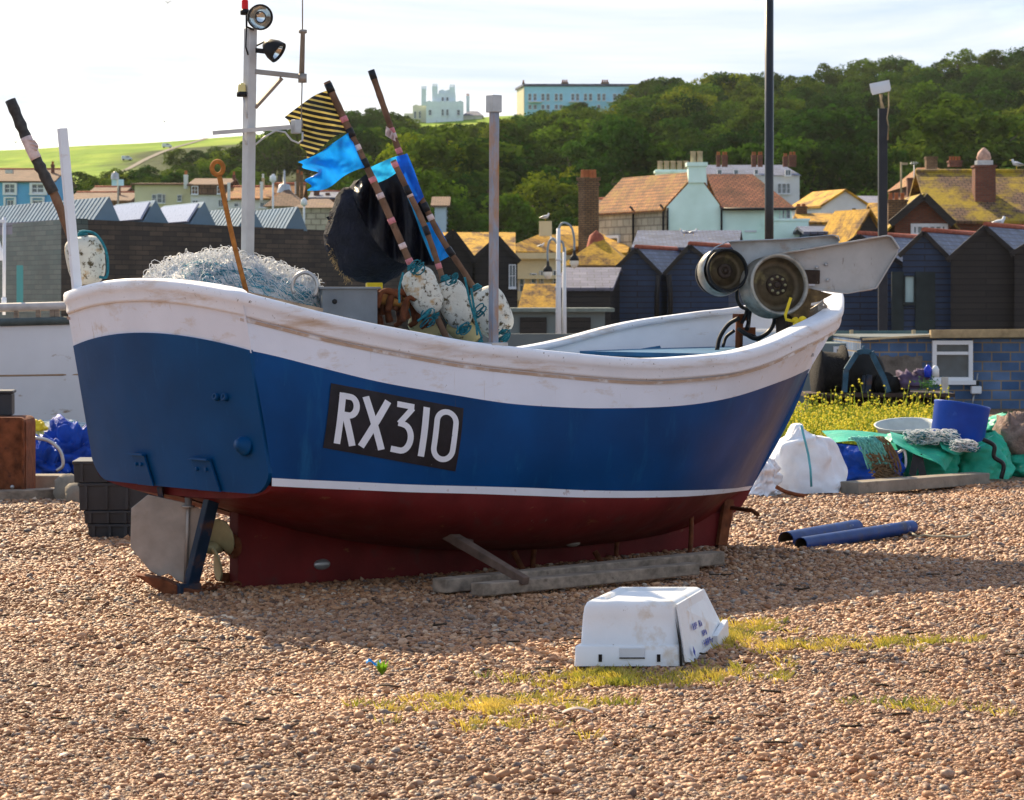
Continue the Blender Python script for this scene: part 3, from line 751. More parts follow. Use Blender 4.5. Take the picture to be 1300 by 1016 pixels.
# net hauler at the bow
HB = 19.75
hd = Vector((.30,-.94,.12)); hdl = toL(B(0,0,0)+hd)
def drum(u, v, Y, r, dep, name, bolts, rimm):
    c = pl(u, v, Y)
    mb = MB(); mb.lathe(c, hdl, [(-dep,0),(-dep,r*.98),(-dep*.85,r*1.04),(-dep*.7,r*.90),(-dep*.35,r*.86),(-.05,r*.93),(-.02,r*1.03),(0,r*1.03),(.008,r*.99),(0,r*.93),(-.02,r*.90)], 48)
    o = mb.build(name, rimm, boat)
    mb = MB(); mb.lathe(c, hdl, [(-.015,r*.925),(-.05,r*.88),(-.075,r*.84),(-.085,r*.78),(-.085,r*.62),(-.07,r*.60),(-.07,r*.35),(-.055,r*.33),(-.055,.0)], 48)
    pn = mb.build('drum_face', M_drumface, o)
    x = hdl.normalized().orthogonal().normalized(); y = hdl.normalized().cross(x)
    mb = MB(); mb.lathe(c, hdl, [(-.06,0),(-.06,r*.12),(-.03,r*.11),(-.03,0)], 20); mb.lathe(c, hdl, [(-.07,r*.36),(-.045,r*.36),(-.045,r*.16),(-.058,r*.13)], 28); mb.build('drum_hub', M_hub, o)
    for k in range(bolts):
        t = 2*PI*k/bolts; q = c+(x*math.cos(t)+y*math.sin(t))*r*.27
        MB().lathe(q, hdl, [(-.05,.011),(-.034,.010),(-.03,0)], 8).build('bolt', M_brass, o)
    return o
M_hub = mat('hub_steel', (.045,.030,.022), .6, .3, var=.5, vs=12, bump=.4)
M_drumface = mat('drum_face', (.10,.075,.045), .55, .4, var=.4, vs=10, bump=.3, dirt=((.30,.24,.10), .56, 7, (1,1,1), .2))
M_rim = mat('worn_rim', (.35,.32,.27), .4, .5, var=.3, vs=9, bump=.2, dirt=((.05,.045,.04), .54, 8, (1,1,1), .2))
M_beam = mat('davit_plate', (.44,.42,.40), .5, .15, var=.12, vs=5, bump=.2, bs=20, dirt=((.30,.20,.11), .52, 3.5, (1,1,1), .25), dirt2=((.12,.08,.05), .64, 16, (1,1,.3), .08))
drum(990, 361, HB-.10, .216, .24, 'hauler_drum', 8, M_rim)
drum(924, 343, HB-.02, .152, .26, 'guide_roller', 0, M_black)
MB().lathe(pl(924,343,HB-.02), hdl, [(-.17,.155),(-.16,.172),(-.08,.168),(-.07,.157)], 36).build('roller_guard', M_rim, boat)
mb = MB()
pg = [(968,326),(985,322),(1125,299.5),(1131,301),(1141,316),(1139,321),(1112,366),(1106,369),(1075,372.5),(1066,372),(1020,366),(975,352)]
dv = toL(B(0,0,0)+Vector((.0,.02,0))); mb.prism([pl(u, v, HB+.10) for u, v in pg], dv)
edge = [(975,325),(1125,299.5),(1131,301),(1141,316)]
for a, b in zip(edge, edge[1:]): mb.beam(pl(a[0], a[1], HB+.07), pl(b[0], b[1], HB+.07), .10, .012, up=(0,0,1))
edge = [(1139,321),(1112,366),(1075,372.5),(1020,366)]
for a, b in zip(edge, edge[1:]): mb.beam(pl(a[0], a[1], HB+.085), pl(b[0], b[1], HB+.085), .05, .010, up=(0,0,1))
dav = mb.build('hauler_arm', M_beam, boat, bevel=.003)
mb = MB()
for (u, v) in ((1036,340),(1048,336),(1038,358),(1050,356)): MB().lathe(pl(u, v, HB+.09), hdl, [(0,.012),(.018,.012),(.018,0)], 8).build('arm_bolt', M_galv, dav)
MB().box(pl(1030,361,HB+.085), (.05,.01,.02), R(-38)).build('arm_plate', M_white, dav)
M_hood = mat('hood_steel', (.36,.39,.42), .35, .45, var=.25, vs=6, bump=.15, dirt=((.25,.16,.08), .6, 5, (1,1,1), .2))
mb = MB()   # curved hood over both drums, open towards us
hood = [(893,352),(893,340),(898,325),(908,314),(924,307),(938,306),(1000,303.5),(1056,298.5),(1064,300),(1066,306)]
n = len(hood)
def hoodg(a, b):
    t = a*(n-1); i = min(n-2, int(t)); q = t-i
    u = lerp(hood[i][0], hood[i+1][0], q); v = lerp(hood[i][1], hood[i+1][1], q)
    return pl(u, v, lerp(HB+.0, HB+.34, b))
mb.grid(hoodg, 27, 3); 
wall = [(926,308),(940,306),(1000,304),(1056,299),(1065,303),(1064,309),(1015,316),(985,322),(960,330),(946,338),(938,326)]
mb.prism([pl(u, v, HB+.14) for u, v in wall], dv*.5)
mb.build('hood', M_hood, boat, solid=.008)
# pedestal, hoses, bracket, yellow valve
mb = MB(); mb.beam(pl(1000,385,HB+.15), pl(1003,450,HB+.15), .15, .12, up=(0,1,0)); mb.beam(pl(960,350,HB+.12), pl(1040,352,HB+.12), .10, .10, up=(0,0,1)); mb.build('hauler_pedestal', M_hub, boat, bevel=.005)
mb = MB(); q = [(1000,380),(1028,366),(1057,374),(1040,383),(1030,385),(1026,405),(1018,412),(1002,400)]
mb.prism([pl(u, v, HB+.06) for u, v in q], dv*2); mb.build('side_bracket', mat('rusty_bracket', (.14,.09,.04), .7, .2, var=.5, vs=14, bump=.5, dirt=((.35,.2,.05), .58, 14, (1,1,1), .1)), boat)
mb = MB(); mb.tube([pl(939,400,HB+.2), pl(938,442,HB+.2)], .028, 10); mb.box(pl(940,403,HB+.2), (.10,.06,.05)); mb.box(pl(950,421,HB+.17), (.10,.05,.06)); mb.build('valve_block', M_rust, boat)
def hose(pts, r=.014):
    out = []
    tt = list(range(len(pts)))
    for k in range((len(pts)-1)*6+1):
        t = k/6; out.append(pl(sinterp(t, [(i, p[0]) for i, p in enumerate(pts)]), sinterp(t, [(i, p[1]) for i, p in enumerate(pts)]), HB+.12+.05*math.sin(k*.2)))
    MB().tube(out, r, 8).build('hose', M_black, boat)
hose([(936,366),(936,380),(942,390),(955,393),(968,390)]); hose([(951,380),(947,398),(942,410)]); hose([(954,386),(951,402),(950,412),(948,418)],.017)
hose([(938,404),(925,412),(914,428),(910,446)],.016); hose([(984,398),(982,412),(973,424),(958,430),(944,422),(938,418)],.016); hose([(945,424),(958,428),(968,438)],.016); hose([(918,440),(922,428),(932,420)],.012)
M_yel2 = mat('yellow_paint', (.75,.52,.02), .45, var=.12, vs=12, bump=.2)
mb = MB(); mb.tube([pl(1004,378,HB-.3), pl(997,400,HB-.3), pl(998,406,HB-.3), pl(1012,409,HB-.3)], .011, 8); mb.box(pl(1013,409,HB-.3), (.05,.05,.05)); mb.tube([pl(1009,404,HB-.3), pl(1014,422,HB-.27)], .02, 8); mb.ball(pl(1019,407,HB-.3), .032, 10, 8)
mb.build('valve_lever', M_yel2, boat)
mb = MB(); mb.tube([pl(1028,395,HB+.1), pl(1045,384,HB+.1), pl(1049,390,HB+.1)], .012, 8); mb.box(pl(1038,402,HB+.15), (.10,.10,.16)); mb.build('bow_fitting', M_steel, boat)

# ================================================================== THINGS LYING IN THE BOAT
def bez(pts, Y, k=8, dy=0.0):
    out = []
    for i in range((len(pts)-1)*k+1):
        t = i/k; out.append(P(sinterp(t, [(j, p[0]) for j, p in enumerate(pts)]), sinterp(t, [(j, p[1]) for j, p in enumerate(pts)]), Y+dy*t/(len(pts)-1)))
    return out
def cloth(name, edge_a, edge_b, Y, m, parent, org, wave=.02, nu=24, nv=16, freq=3.0, ph=0, Yb=None, notch=0):
    """cloth strip between two polylines (photo points), rippled in depth"""
    Yb = Y if Yb is None else Yb
    def ev(tab, t):
        t = t*(len(tab)-1); return (sinterp(t, [(j, p[0]) for j, p in enumerate(tab)]), sinterp(t, [(j, p[1]) for j, p in enumerate(tab)]))
    def g(a, b):
        p = ev(edge_a, a); q = ev(edge_b, a); u = lerp(p[0], q[0], b); v = lerp(p[1], q[1], b)
        y = lerp(Y, Yb, b)+wave*min(1, b*3)*(math.sin(freq*2*PI*a+b*2.5+ph)+.5*math.sin(freq*4.6*a+7*b+ph))
        u += notch*math.exp(-((b-.42)/.17)**2)*a**5+notch*.25*math.sin(b*17)*a**6; v += (.25*notch*math.sin(a*5+b*3)*b if notch else 0)
        y += .012*noise.noise(Vector((a*9, b*7, ph*3)))
        return P(u, v, y)
    return MB().grid(g, nu, nv).build(name, m, parent, org=org)
def striped():
    m, t, b = base('striped_cloth'); uv = t.new('ShaderNodeAttribute', attribute_name='gv').outputs['Fac']
    w = math_(t, 'FRACT', math_(t, 'MULTIPLY', uv, 17.0)); w = math_(t, 'GREATER_THAN', w, .62)
    c = mixc(t, w, (.010,.010,.010), (.42,.34,.10)); t.l.new(c, b.inputs['Base Color']); b.inputs['Roughness'].default_value = .6
    tr = t.new('ShaderNodeBsdfTranslucent'); t.l.new(c, tr.inputs['Color']); mx = t.new('ShaderNodeMixShader', {'Fac': .35})
    t.l.new(b.outputs[0], mx.inputs[1]); t.l.new(tr.outputs[0], mx.inputs[2]); t.l.new(mx.outputs[0], t.n['Material Output'].inputs['Surface'])
    return m
M_stripe_c = striped()
M_bflag = mat('blue_flag', (.01,.28,.80), .4, var=.3, vs=7, bump=.4, bs=14, bd=.01, trans=.45)
M_cflag = mat('cyan_flag', (.03,.42,.80), .4, var=.3, vs=7, bump=.4, bs=14, bd=.01, trans=.45)
M_dflag = mat('deep_blue_flag', (.005,.13,.70), .4, var=.3, vs=9, bump=.4, bs=18, bd=.01, trans=.3)
M_float_y = mat('yellowed_float', (.50,.42,.20), .6, var=.2, vs=10, bump=.4, dirt=((.10,.07,.03), .60, 24, (1,1,1), .07))
def pole_part(root, org, pts, Y, r, bands, black=(), dy=0.0):
    path = bez(pts, Y, 8, dy); rr = [lerp(r*1.05, r*.92, i/len(path))*(1+.05*math.sin(i*1.9)) for i in range(len(path))]
    p = MB().tube(path, rr, 10).build('pole', M_pole, root, org=org)
    n = len(path)
    def near_(v): return min(range(n), key=lambda i: abs((H-path[i].z)*F/path[i].y+HY-v))
    for j, v in enumerate(bands):
        i = min(n-2, near_(v)); d = (path[i+1]-path[i]).normalized(); c = path[i]
        MB().tube([c-d*.018, c+d*.018], r*1.10, 10).build('tape_band', M_pinkw if j % 2 else M_pinkt, p, org=org)
    for v in black:
        i = min(n-2, near_(v)); d = (path[i+1]-path[i]).normalized(); c = path[i]
        MB().tube([c-d*.03, c+d*.03], r*1.16, 10).build('binding', M_tape, p, org=org)
    return p
def float_part(root, org, u, v, Y, ax_px, rw, ln, m=None, name='float', fac=3.4):
    c = P(u, v, Y); d = Vector((ax_px[0], 0, -ax_px[1])).normalized(); x = Vector((0,-1,0)); y = d.cross(x)
    mb = MB()
    def g(a, b):
        t = 2*PI*a; q = PI*b-PI/2; e = 2/fac
        cr = max(0, math.cos(q))**(e*1.25); h = math.copysign(abs(math.sin(q))**e, math.sin(q))
        cx_ = math.copysign(abs(math.cos(t))**.8, math.cos(t)); cy_ = math.copysign(abs(math.sin(t))**.8, math.sin(t))
        k = 1-.10*h; 
        w = 1+.05*noise.noise(Vector((cx_*2+u, cy_*2, h*2)))
        return c+(x*cx_*.8*rw+y*cy_*rw)*cr*k*w+d*h*ln/2
    mb.grid(g, 28, 18); o = mb.build(name, m or M_floatw, root, org=org)
    # rope collars at the ends and a turn of line down one side
    for e in (1, -1):
        mb = MB(); cc = c+d*e*(ln/2+.008)
        for k in range(3):
            mb.tube([cc+d*e*.012*k+(x*math.cos(t*PI/5)+y*math.sin(t*PI/5))*(.030-.006*k) for t in range(10)], .0065, 6, closed=True)
        mb.build('rope_collar', M_rope, o, org=org)
    return o
def dan(label, pts, Y, r, bands, black, fl, dy=0.0):
    b = P(pts[-1][0], pts[-1][1], Y)
    root = empty('marker_buoy', b, 0, label, 'marker buoy', 'marker buoys with flag poles')
    pole_part(root, b, pts, Y, r, bands, black, dy)
    for a in fl: float_part(root, b, *a)
    return root, b
BY = 17.25
d1, o1 = dan('tall marker buoy pole with a striped flag above a torn blue flag, leaning left', [(415,104),(445,169),(483,249),(520,332),(552,398),(568,432)], BY, .0225, (150,187,226,248,281,315,334), (110,167,212),
             [(537.5,370,BY,(42,88),.105,.31)])
fl = cloth('striped_flag', [(418,114),(400,121),(381,134),(361,149)], [(443,167),(424,176),(408,188),(392,200)], BY, M_stripe_c, d1, o1, .04, 26, 26, 1.4, .5, None, 9)
at = fl.data.attributes.new('gv', 'FLOAT', 'POINT'); at.data.foreach_set('value', [(v_.co.z*1.75+.008*math.sin(v_.co.x*14)+v_.co.x*.35) % 100 for v_ in fl.data.vertices])
cloth('blue_flag', [(443,168),(424,181),(404,195),(378,206)], [(463,212),(440,226),(418,238),(394,238)], BY-.02, M_bflag, d1, o1, .045, 40, 24, 1.8, 2.1, None, 17)
d2, o2 = dan('slender marker pole bent to the right with knotted tape and a cyan flag', [(473,95),(491,147),(509,198),(534,250),(560,302),(590,347),(608,378),(640,440)], BY+.25, .020, (165,175,190,275), (97,212,262,322),
             [(623,397,BY+.18,(40,72),.125,.33)])
cloth('cyan_flag', [(508,197),(496,201),(482,207),(469,213)], [(504,219),(497,224),(488,229),(478,233)], BY+.25, M_cflag, d2, o2, .02, 16, 12, 1.6)
cloth('blue_streamer', [(503,199),(508,222),(518,240),(527,262)], [(517,195),(525,214),(532,234),(538,250)], BY+.2, M_dflag, d2, o2, .012, 16, 8, 2)
cloth('lower_flag', [(532,283),(541,300),(548,318),(553,335)], [(554,282),(562,296),(569,310),(575,323)], BY+.3, M_bflag, d2, o2, .015, 16, 10, 2)
d3, o3 = dan('short marker buoy pole with pink tape and narrow cyan strip, between two longer poles', [(499,204),(520,247),(539,287),(557,338),(568,375),(590,440)], BY+.12, .0185, (212,248,338), (240,296),
             [(577,386,BY+.10,(30,80),.098,.31)])
cloth('cyan_strip', [(517,250),(526,272),(536,300),(549,332)], [(522,250),(534,276),(545,300),(557,330)], BY+.16, M_cflag, d3, o3, .01, 16, 6, 2)
d4, o4 = dan('marker buoy with dark taped stake at the stern behind the white post', [(13,127),(40,190),(68,245),(90,300),(108,345),(120,400)], 17.75, .030, (), (),
             [(109,331,17.7,(8,60),.125,.32)])
pth = bez([(13,127),(40,190),(68,245)], 17.74, 10)
MB().tube(pth, [.036+.010*noise.noise(Vector((i*.9, 2, 0))) for i in range(len(pth))], 10).build('dark_wrapping', mat('dark_wrapping', (.045,.042,.040), .55, var=.4, vs=30, bump=.8, bs=50), d4, org=o4)
MB().tube(bez([(33,174),(40,190),(46,202)], 17.73, 4), .037, 10).build('pale_tape', M_pinkw, d4, org=o4)
cloth('rag', [(34,174),(33,180),(35,186)], [(44,178),(49,186),(46,194)], 17.70, M_pinkw, d4, o4, .01, 10, 8)
MB().tube(bez([(126,352),(136,350),(135,320),(122,298),(105,294),(98,300)], 17.6, 6), .009, 6).build('float_line', M_rope, d4, org=o4)
# knots of tape on the second pole
cloth('tape_knot', [(490,160),(497,166),(500,172)], [(489,172),(497,177),(503,180)], BY+.2, M_pinkw, d2, o2, .02, 10, 6)

# spare floats low in the boat
for (u, v, lab, m, rw) in ((541,413,'yellowed float lying lowest behind the gunwale, under the first white float', M_float_y, .085), (589,420,'bright yellow float wedged low between two white floats', M_float_y, .075)):
    b = P(u, v+25, 17.4); r_ = empty('net_float', b, 0, lab, 'net float', 'loose yellow floats'); float_part(r_, b, u, v, 17.4, (50,40), rw, .22, m)

# tangle of teal rope at the float feet
mb = MB(); rng = random.Random(5)
for c in ((529,338),(546,404),(588,417),(638,427),(605,395),(578,352)):
    for k in range(4):
        pts = []; a0 = rng.random()*6; rr = PX(rng.uniform(3, 9), 17.1)
        cc = P(c[0]+rng.uniform(-5,5), c[1]+rng.uniform(-6,6), 17.1)
        for i in range(12): pts.append(cc+Vector((rr*math.cos(a0+i*.6), rng.uniform(-.02,.02)+rr*.5*math.sin(i*.9), rr*math.sin(a0+i*.75)*.8)))
        mb.tube(pts, .0045, 5)
for (a, b) in (((590,352),(612,430)),((598,366),(606,426)),((512,346),(507,385)),((530,408),(546,392))):
    mb.tube(bez([a, ((a[0]+b[0])/2+rng.uniform(-5,5), (a[1]+b[1])/2), b], 17.05, 8), .008, 6)
tag(mb.build('rope_tangle', M_rope), 'teal rope tangled round the feet of the white floats', 'rope')

# black bundle
M_tarp = mat('black_net_cloth', (.008,.010,.020), .8, var=.5, vs=9, bump=1.0, bs=45, bd=.02, trans=.0, spec=.25)
M_tarp2 = mat('black_shiny_sheet', (.006,.006,.010), .42, var=.4, vs=9, bump=.8, bs=9, bd=.03)
tr = empty('tarpaulin_bundle', P(480,372,17.9), 0, 'big rounded bundle of black sheeting hung behind the marker poles', 'tarpaulin')
oo = Vector(tr.location); mb = MB()
outl = [(-180,64),(-150,62),(-120,66),(-90,66),(-60,70),(-30,69),(0,66),(30,58),(60,56),(90,56),(120,60),(150,62),(180,64)]
def gb(a, b):
    t = 2*PI*a-PI; q = PI*b-PI/2
    k = sinterp(math.degrees(t), outl); z = math.sin(q); cr = math.cos(q)
    k *= 1+.17*noise.noise(Vector((math.cos(t)*1.6, math.sin(t)*1.6, z*1.6)))+.08*noise.noise(Vector((math.cos(t)*5, math.sin(t)*5, z*5)))
    du = k*cr*math.cos(t); dv_ = k*cr*math.sin(t)
    return P(479+du, 298+dv_*1.02, 17.95)+Vector((0, -.26*z, 0))
mb.grid(gb, 60, 30); mb.build('black_bag', M_tarp, tr, org=oo)
cloth('black_sheet', [(452,232),(464,222),(482,216),(505,214),(528,222)], [(447,250),(472,300),(500,330),(525,336),(552,337)], 17.66, M_tarp2, tr, oo, .05, 40, 26, 3.2, 1.0, 17.6)
cloth('sheet_tail', [(500,216),(515,222),(528,232)], [(548,290),(556,310),(566,326)], 17.72, M_tarp2, tr, oo, .03, 18, 20, 2.2, .3)
cloth('loose_corner', [(425,292),(420,284),(414,276)], [(434,284),(432,277),(428,270)], 17.9, M_tarp, tr, oo, .01, 8, 8)
mb = MB(); rng = random.Random(11)
edge = [(446,248),(436,262),(426,276),(420,292),(418,308),(421,322),(428,337),(436,348),(444,358)]
for k in range(230):      # frayed sunlit fringe on its left edge
    t = rng.random()*(len(edge)-1); i = int(min(len(edge)-2, t)); q = t-i
    u = lerp(edge[i][0], edge[i+1][0], q)+rng.uniform(-1,3); v = lerp(edge[i][1], edge[i+1][1], q)
    p = P(u, v, 17.95+rng.uniform(-.12,.12)); e = p+Vector((rng.uniform(-.03,.012), rng.uniform(-.03,.03), rng.uniform(-.03,.02)))
    mb.tube([p, (p+e)/2+Vector((0,0,.006)), e], .0018, 3)
mb.build('frayed_fringe', mat('fringe', (.45,.32,.16), .8, var=.3, bump=0, trans=.3), tr, org=oo)

# heap of monofilament net
hp = empty('fishing_net', P(300,384,16.95), 0, 'heap of white and teal monofilament net with sunlit curly edges, on the aft deck', 'fishing net')
oh = Vector(hp.location); top = [(188,352),(200,338),(225,326),(260,321),(290,318),(320,326),(350,336),(380,345),(398,357),(412,370)]
def heapz(u): return interp(u, top)
M_net = mat('white_net', (.84,.87,.90), .55, var=.25, vs=24, bump=1.0, bs=70, bd=.02, dirt=((.06,.30,.42), .50, 4, (1,1,3), .14), trans=.3)
def gh(a, b):
    u = lerp(186, 414, a); vt = heapz(u)+7; yb = 17.15-.62*math.cos(PI*b)
    h = math.sin(PI*b)**.7; vb = 388
    z0 = 1.50; z1 = P(u, vt, 17.15).z
    p = P(u, vt, 17.15); q = Vector((p.x, 17.15-.50*math.cos(PI*b)*(.12+.88*math.sin(PI*a)**.8), lerp(z0, z1, h)))
    q.x += (q.y-17.15)*.4
    nn = noise.noise(Vector((q.x*9, q.y*9, q.z*9)))*.03+noise.noise(Vector((q.x*25, q.y*25, q.z*25)))*.014
    return q+Vector((0, -nn, nn))
mb = MB(); mb.grid(gh, 90, 34); mb.build('net_mass', M_net, hp, org=oh)
M_fil = mat('clear_line', (.90,.92,.95), .3, var=.15, bump=0, trans=.45)
M_filt = mat('teal_line', (.04,.30,.40), .5, var=.3, bump=0, trans=.2)
rng = random.Random(21); mb = MB(); mt = MB()
for k in range(1000):
    a = rng.random()**.95; b = rng.uniform(.12,.62); p = gh(a, b); rr = rng.uniform(.015,.042)
    top_ = b > .36
    if not top_ and .25 < a < .85 and rng.random() < .6: continue
    ax1 = Vector((rng.gauss(0,1), rng.gauss(0,.5), rng.gauss(0,.6))).normalized(); ax2 = ax1.orthogonal().normalized() if rng.random() < .4 else Vector((0,rng.uniform(-.6,.6),1)).normalized()
    c = p+Vector((0,-.004, rr*(.65 if top_ else .1))); n = 9; arc_ = rng.uniform(.75,1.25)*2*PI; t0 = rng.random()*6
    pts = [c+ax1*rr*math.cos(t0+arc_*i/n)+ax2*rr*.9*math.sin(t0+arc_*i/n)+Vector((.004*i/n,0,0)) for i in range(n+1)]
    mb.tube(pts, .0020, 3)
for k in range(330):
    a = rng.uniform(.25,1.0); b = rng.uniform(.1,.40); pts = []
    for i in range(9): pts.append(gh(min(1, a+i*.012), max(.02, b-.006*i+.01*math.sin(i+k)))+Vector((0,-.012,.010*rng.random())))
    (mt if rng.random() < .6 else mb).tube(pts, .0022, 3)
mb.build('line_curls', M_fil, hp, org=oh); mt.build('teal_lines', M_filt, hp, org=oh)
mb = MB(); mb.tube([P(387+math.cos(t*PI/12)*16, 364-math.sin(t*PI/12)*18, 16.9) for t in range(-3, 15)], .012, 8); mb.build('clear_hoop', M_galv, hp, org=oh)

# rusty rod with an eye
rod = empty('steel_rod', P(312,372,16.62), 0, 'rusty orange steel rod with a round eye, leaning out of the net heap', 'rod')
mb = MB(); mb.tube(bez([(278.5,224),(284,250),(296,305),(313,372)], 16.62, 6), .0155, 10); mb.build('shaft', M_orust, rod, org=rod.location)
mb = MB(); mb.tube([P(276.3+7.2*math.cos(t*PI/10), 213.5-8.5*math.sin(t*PI/10), 16.62) for t in range(20)], .0145, 8, closed=True); mb.build('eye', M_orust, rod, org=rod.location)

# rusty grapnels
gr = empty('grapnel', P(495,408,17.2), 0, 'cluster of rusty curved grapnel hooks beside the grey locker', 'grapnel')
for k, (u0, cv, w_, dp) in enumerate(((478,383,16,0),(487,380,20,.05),(494,379,22,-.03),(502,380,24,.06),(510,380,24,0),(518,382,22,.05),(526,388,20,-.04),(470,386,12,.04))):
    pts = [(u0-w_*.75, cv+20-(k % 3)*4), (u0-w_*.5, cv-6), (u0, cv-9), (u0+w_*.7, cv+2), (u0+w_*1.05, cv+26)]
    if k % 2: pts = pts+[(u0+w_*.75, cv+34)]
    MB().tube(bez(pts, 17.2+dp, 6, .08), [.020+.004*math.sin(i*.6) for i in range((len(pts)-1)*6+1)], 8).build('hook', M_rust, gr, org=gr.location)
MB().tube(bez([(466,378),(492,381),(520,386)], 17.25, 6), .034, 10).build('bar', mat('orange_bar', (.35,.16,.04), .8, var=.3, bump=.5), gr, org=gr.location)
yb = MB(); yb.box(P(475,366.5,17.75), (PX(20,17.75), .12, PX(15,17.75)), R(8)); tag(yb.build('yellow_crate', M_yel2, bevel=.006), 'yellow plastic crate edge just behind the grey locker', 'crate')

# props and timbers under the boat
def lab_thing(mb, name, m, label, cat, group=None, **k): return tag(mb.build(name, m, **k), label, cat, group)
for pts, r, lab in (([(685,682),(680,690),(677,708),(676,728)], .018, 'curved rusty iron prop under the hull, left of the three near ones'),
               ([(786,683),(783,692),(782,717)], .016, 'straight rusty iron prop under the hull, middle of the three near ones'),
               ([(878,655),(877,690),(875,708),(880,714)], .017, 'long thin iron prop with a hooked foot, nearest the bow')):
    Yb = F*H/(pts[-1][1]-HY)+.35
    lab_thing(MB().tube(bez(pts, Yb, 5, -.0), r, 8), 'hull_prop', M_rust, lab, 'prop', 'iron props under the hull')
for a, b, lab in (((652,700),(668,730),'short dark strut in the shade, left of three under the keel side'),((755,700),(769,721),'short dark strut in the shade behind the straight iron prop'),((845,683),(866,706),'short dark strut in the shade nearest the forefoot')):
    Yb = F*H/(b[1]-HY)+.3
    lab_thing(MB().tube([P(a[0], a[1], Yb), P(b[0], b[1]+3, Yb)], .02, 8), 'hull_strut', M_rust, lab, 'strut', 'dark struts under the hull')
mb = MB(); mb.beam(P(562,681,17.0)+Vector((0,.3,0)), P(668,738,16.6), .075, .06, w1=.05, h1=.05); mb.beam(P(558,678,17.2)+Vector((0,.1,0)), P(600,692,17.2)+Vector((0,.1,0)), .14, .035)
lab_thing(mb, 'timber_shore', mat('shore_wood', (.13,.085,.065), .85, var=.4, vs=9, bump=.7, bs=20), 'slanting timber shore wedged under the near bilge', 'timber shore', bevel=.006)
def gbeam(p0, p1, w, h, name, m, label, cat, group=None, lift=.0):
    a = Vector((p0[0], p0[1], h/2+lift)); b = Vector((p1[0], p1[1], h/2+lift))
    return lab_thing(MB().beam(a, b, w, h), name, m, label, cat, group, bevel=.008)
gbeam((-.21,16.45), (1.17,17.75), .11, .075, 'timber_beam', M_wood, 'grey weathered timber beam on the shingle, the nearer of the pair', 'timber beam', 'timber beams beside the keel', .03)
gbeam((-.44,16.62), (1.38,18.45), .12, .085, 'timber_beam', M_wood, 'grey weathered timber beam running back under the hull, farther of the pair', 'timber beam', 'timber beams beside the keel', .03)
# ================================================================== THINGS ON THE SHINGLE
def gy(v): return F*H/(v-HY)
# upturned white fish box, cracked at one corner
M_pvc = mat('white_plastic', (.72,.74,.76), .45, var=.05, vs=5, bump=.15, bs=14, bd=.006, dirt=((.50,.36,.20), .56, 6, (1,1,1), .22), dirt2=((.16,.10,.06), .67, 26, (1,1,.5), .05))
M_ink = mat('blue_ink', (.02,.04,.32), .6, var=.3, bump=0); M_gap = mat('dark_gap', (.02,.017,.015), .9, bump=0)
FB = empty('fish_box', (.60, 13.95, .005), 0, 'white plastic fish box turned upside down, cracked at its right corner', 'fish box')
of = Vector(FB.location)
f0 = Vector((.300, 13.52, .0)); e1 = Vector((1, .0, 0)); e2 = Vector((.26, .965, 0)); Wb, Db, Hb = .535, .80, .315
def fb(a, b, z, inset=0.0):        # a across, b back, z up
    return f0+e1*(lerp(inset, Wb-inset, a))+e2*(lerp(inset, Db-inset, b))+Vector((0,0,z))
mb = MB()
rings = []
def ring_(z, ins, r=.03, n=5):
    pts = []
    for (a, b, ca, cb) in ((0,0,1,1),(1,0,-1,1),(1,1,-1,-1),(0,1,1,-1)):
        cx_, cy_ = (ins+r if a == 0 else Wb-ins-r), (ins+r if b == 0 else Db-ins-r)
        st0 = {(0,0):180,(1,0):270,(1,1):0,(0,1):90}[(a,b)]
        for i in range(n+1):
            t = R(st0+90*i/n); pts.append(f0+e1*(cx_+r*math.cos(t))+e2*(cy_+r*math.sin(t))+Vector((0,0,z)))
    return pts
prof_b = [(0.0,.0),(.095,.004),(.10,.012),(.102,.026),(.24,.034),(.285,.040),(.306,.050),(.315,.066),(.315,.10),(.300,.105),(.300,.13)]
rg = [ring_(z, i, .028 if i < .06 else .02) for z, i in prof_b]; k = len(rg[0])
vs = [p for r_ in rg for p in r_]
mb.add(vs, [(i*k+j, i*k+(j+1) % k, (i+1)*k+(j+1) % k, (i+1)*k+j) for i in range(len(rg)-1) for j in range(k)], 0, True)
mb.add(rg[-1], [tuple(range(k))])
body = mb.build('body', M_pvc, FB, org=of)
for (a0, a1, z0, z1) in ((.235,.262,.022,.058),(.77,.797,.022,.058)):
    mb = MB(); mb.box(fb((a0+a1)/2, 0, (z0+z1)/2)+Vector((0,.004,0)), (.017, .016, z1-z0)); mb.build('slot', M_gap, body, org=of)
mb = MB(); mb.box(fb(.54, 0, .064)+Vector((0,.0,0)), (.125,.010,.055)); mb.build('handle_recess', mat('pvc_shade', (.60,.63,.67), .5, var=.1), body, org=of, bevel=.004)
mb = MB(); mb.box(fb(.54, 0, .041)+Vector((0,-.001,0)), (.125,.012,.006)); mb.build('handle_slot', M_gap, body, org=of)
for a in ():
    mb = MB(); mb.box(fb(a, 0, .19)+Vector((0,.026,0)), (.045, .012, .17)); mb.build('corner_rib', M_pvc, body, org=of, bevel=.005)
mb = MB(); sc = fb(1, 0, 0)    # crack and the sprung side panel
mb.prism([fb(1,0,.235)+Vector((-.034,-.002,0)), fb(1,0,.10)+Vector((-.004,-.004,0)), fb(1,0,.0)+Vector((.002,-.006,0)), fb(1,0,.0)+Vector((-.012,-.006,0)), fb(1,0,.10)+Vector((-.016,-.004,0))], (0,.01,0))
mb.build('crack', M_gap, body, org=of)
mb = MB()
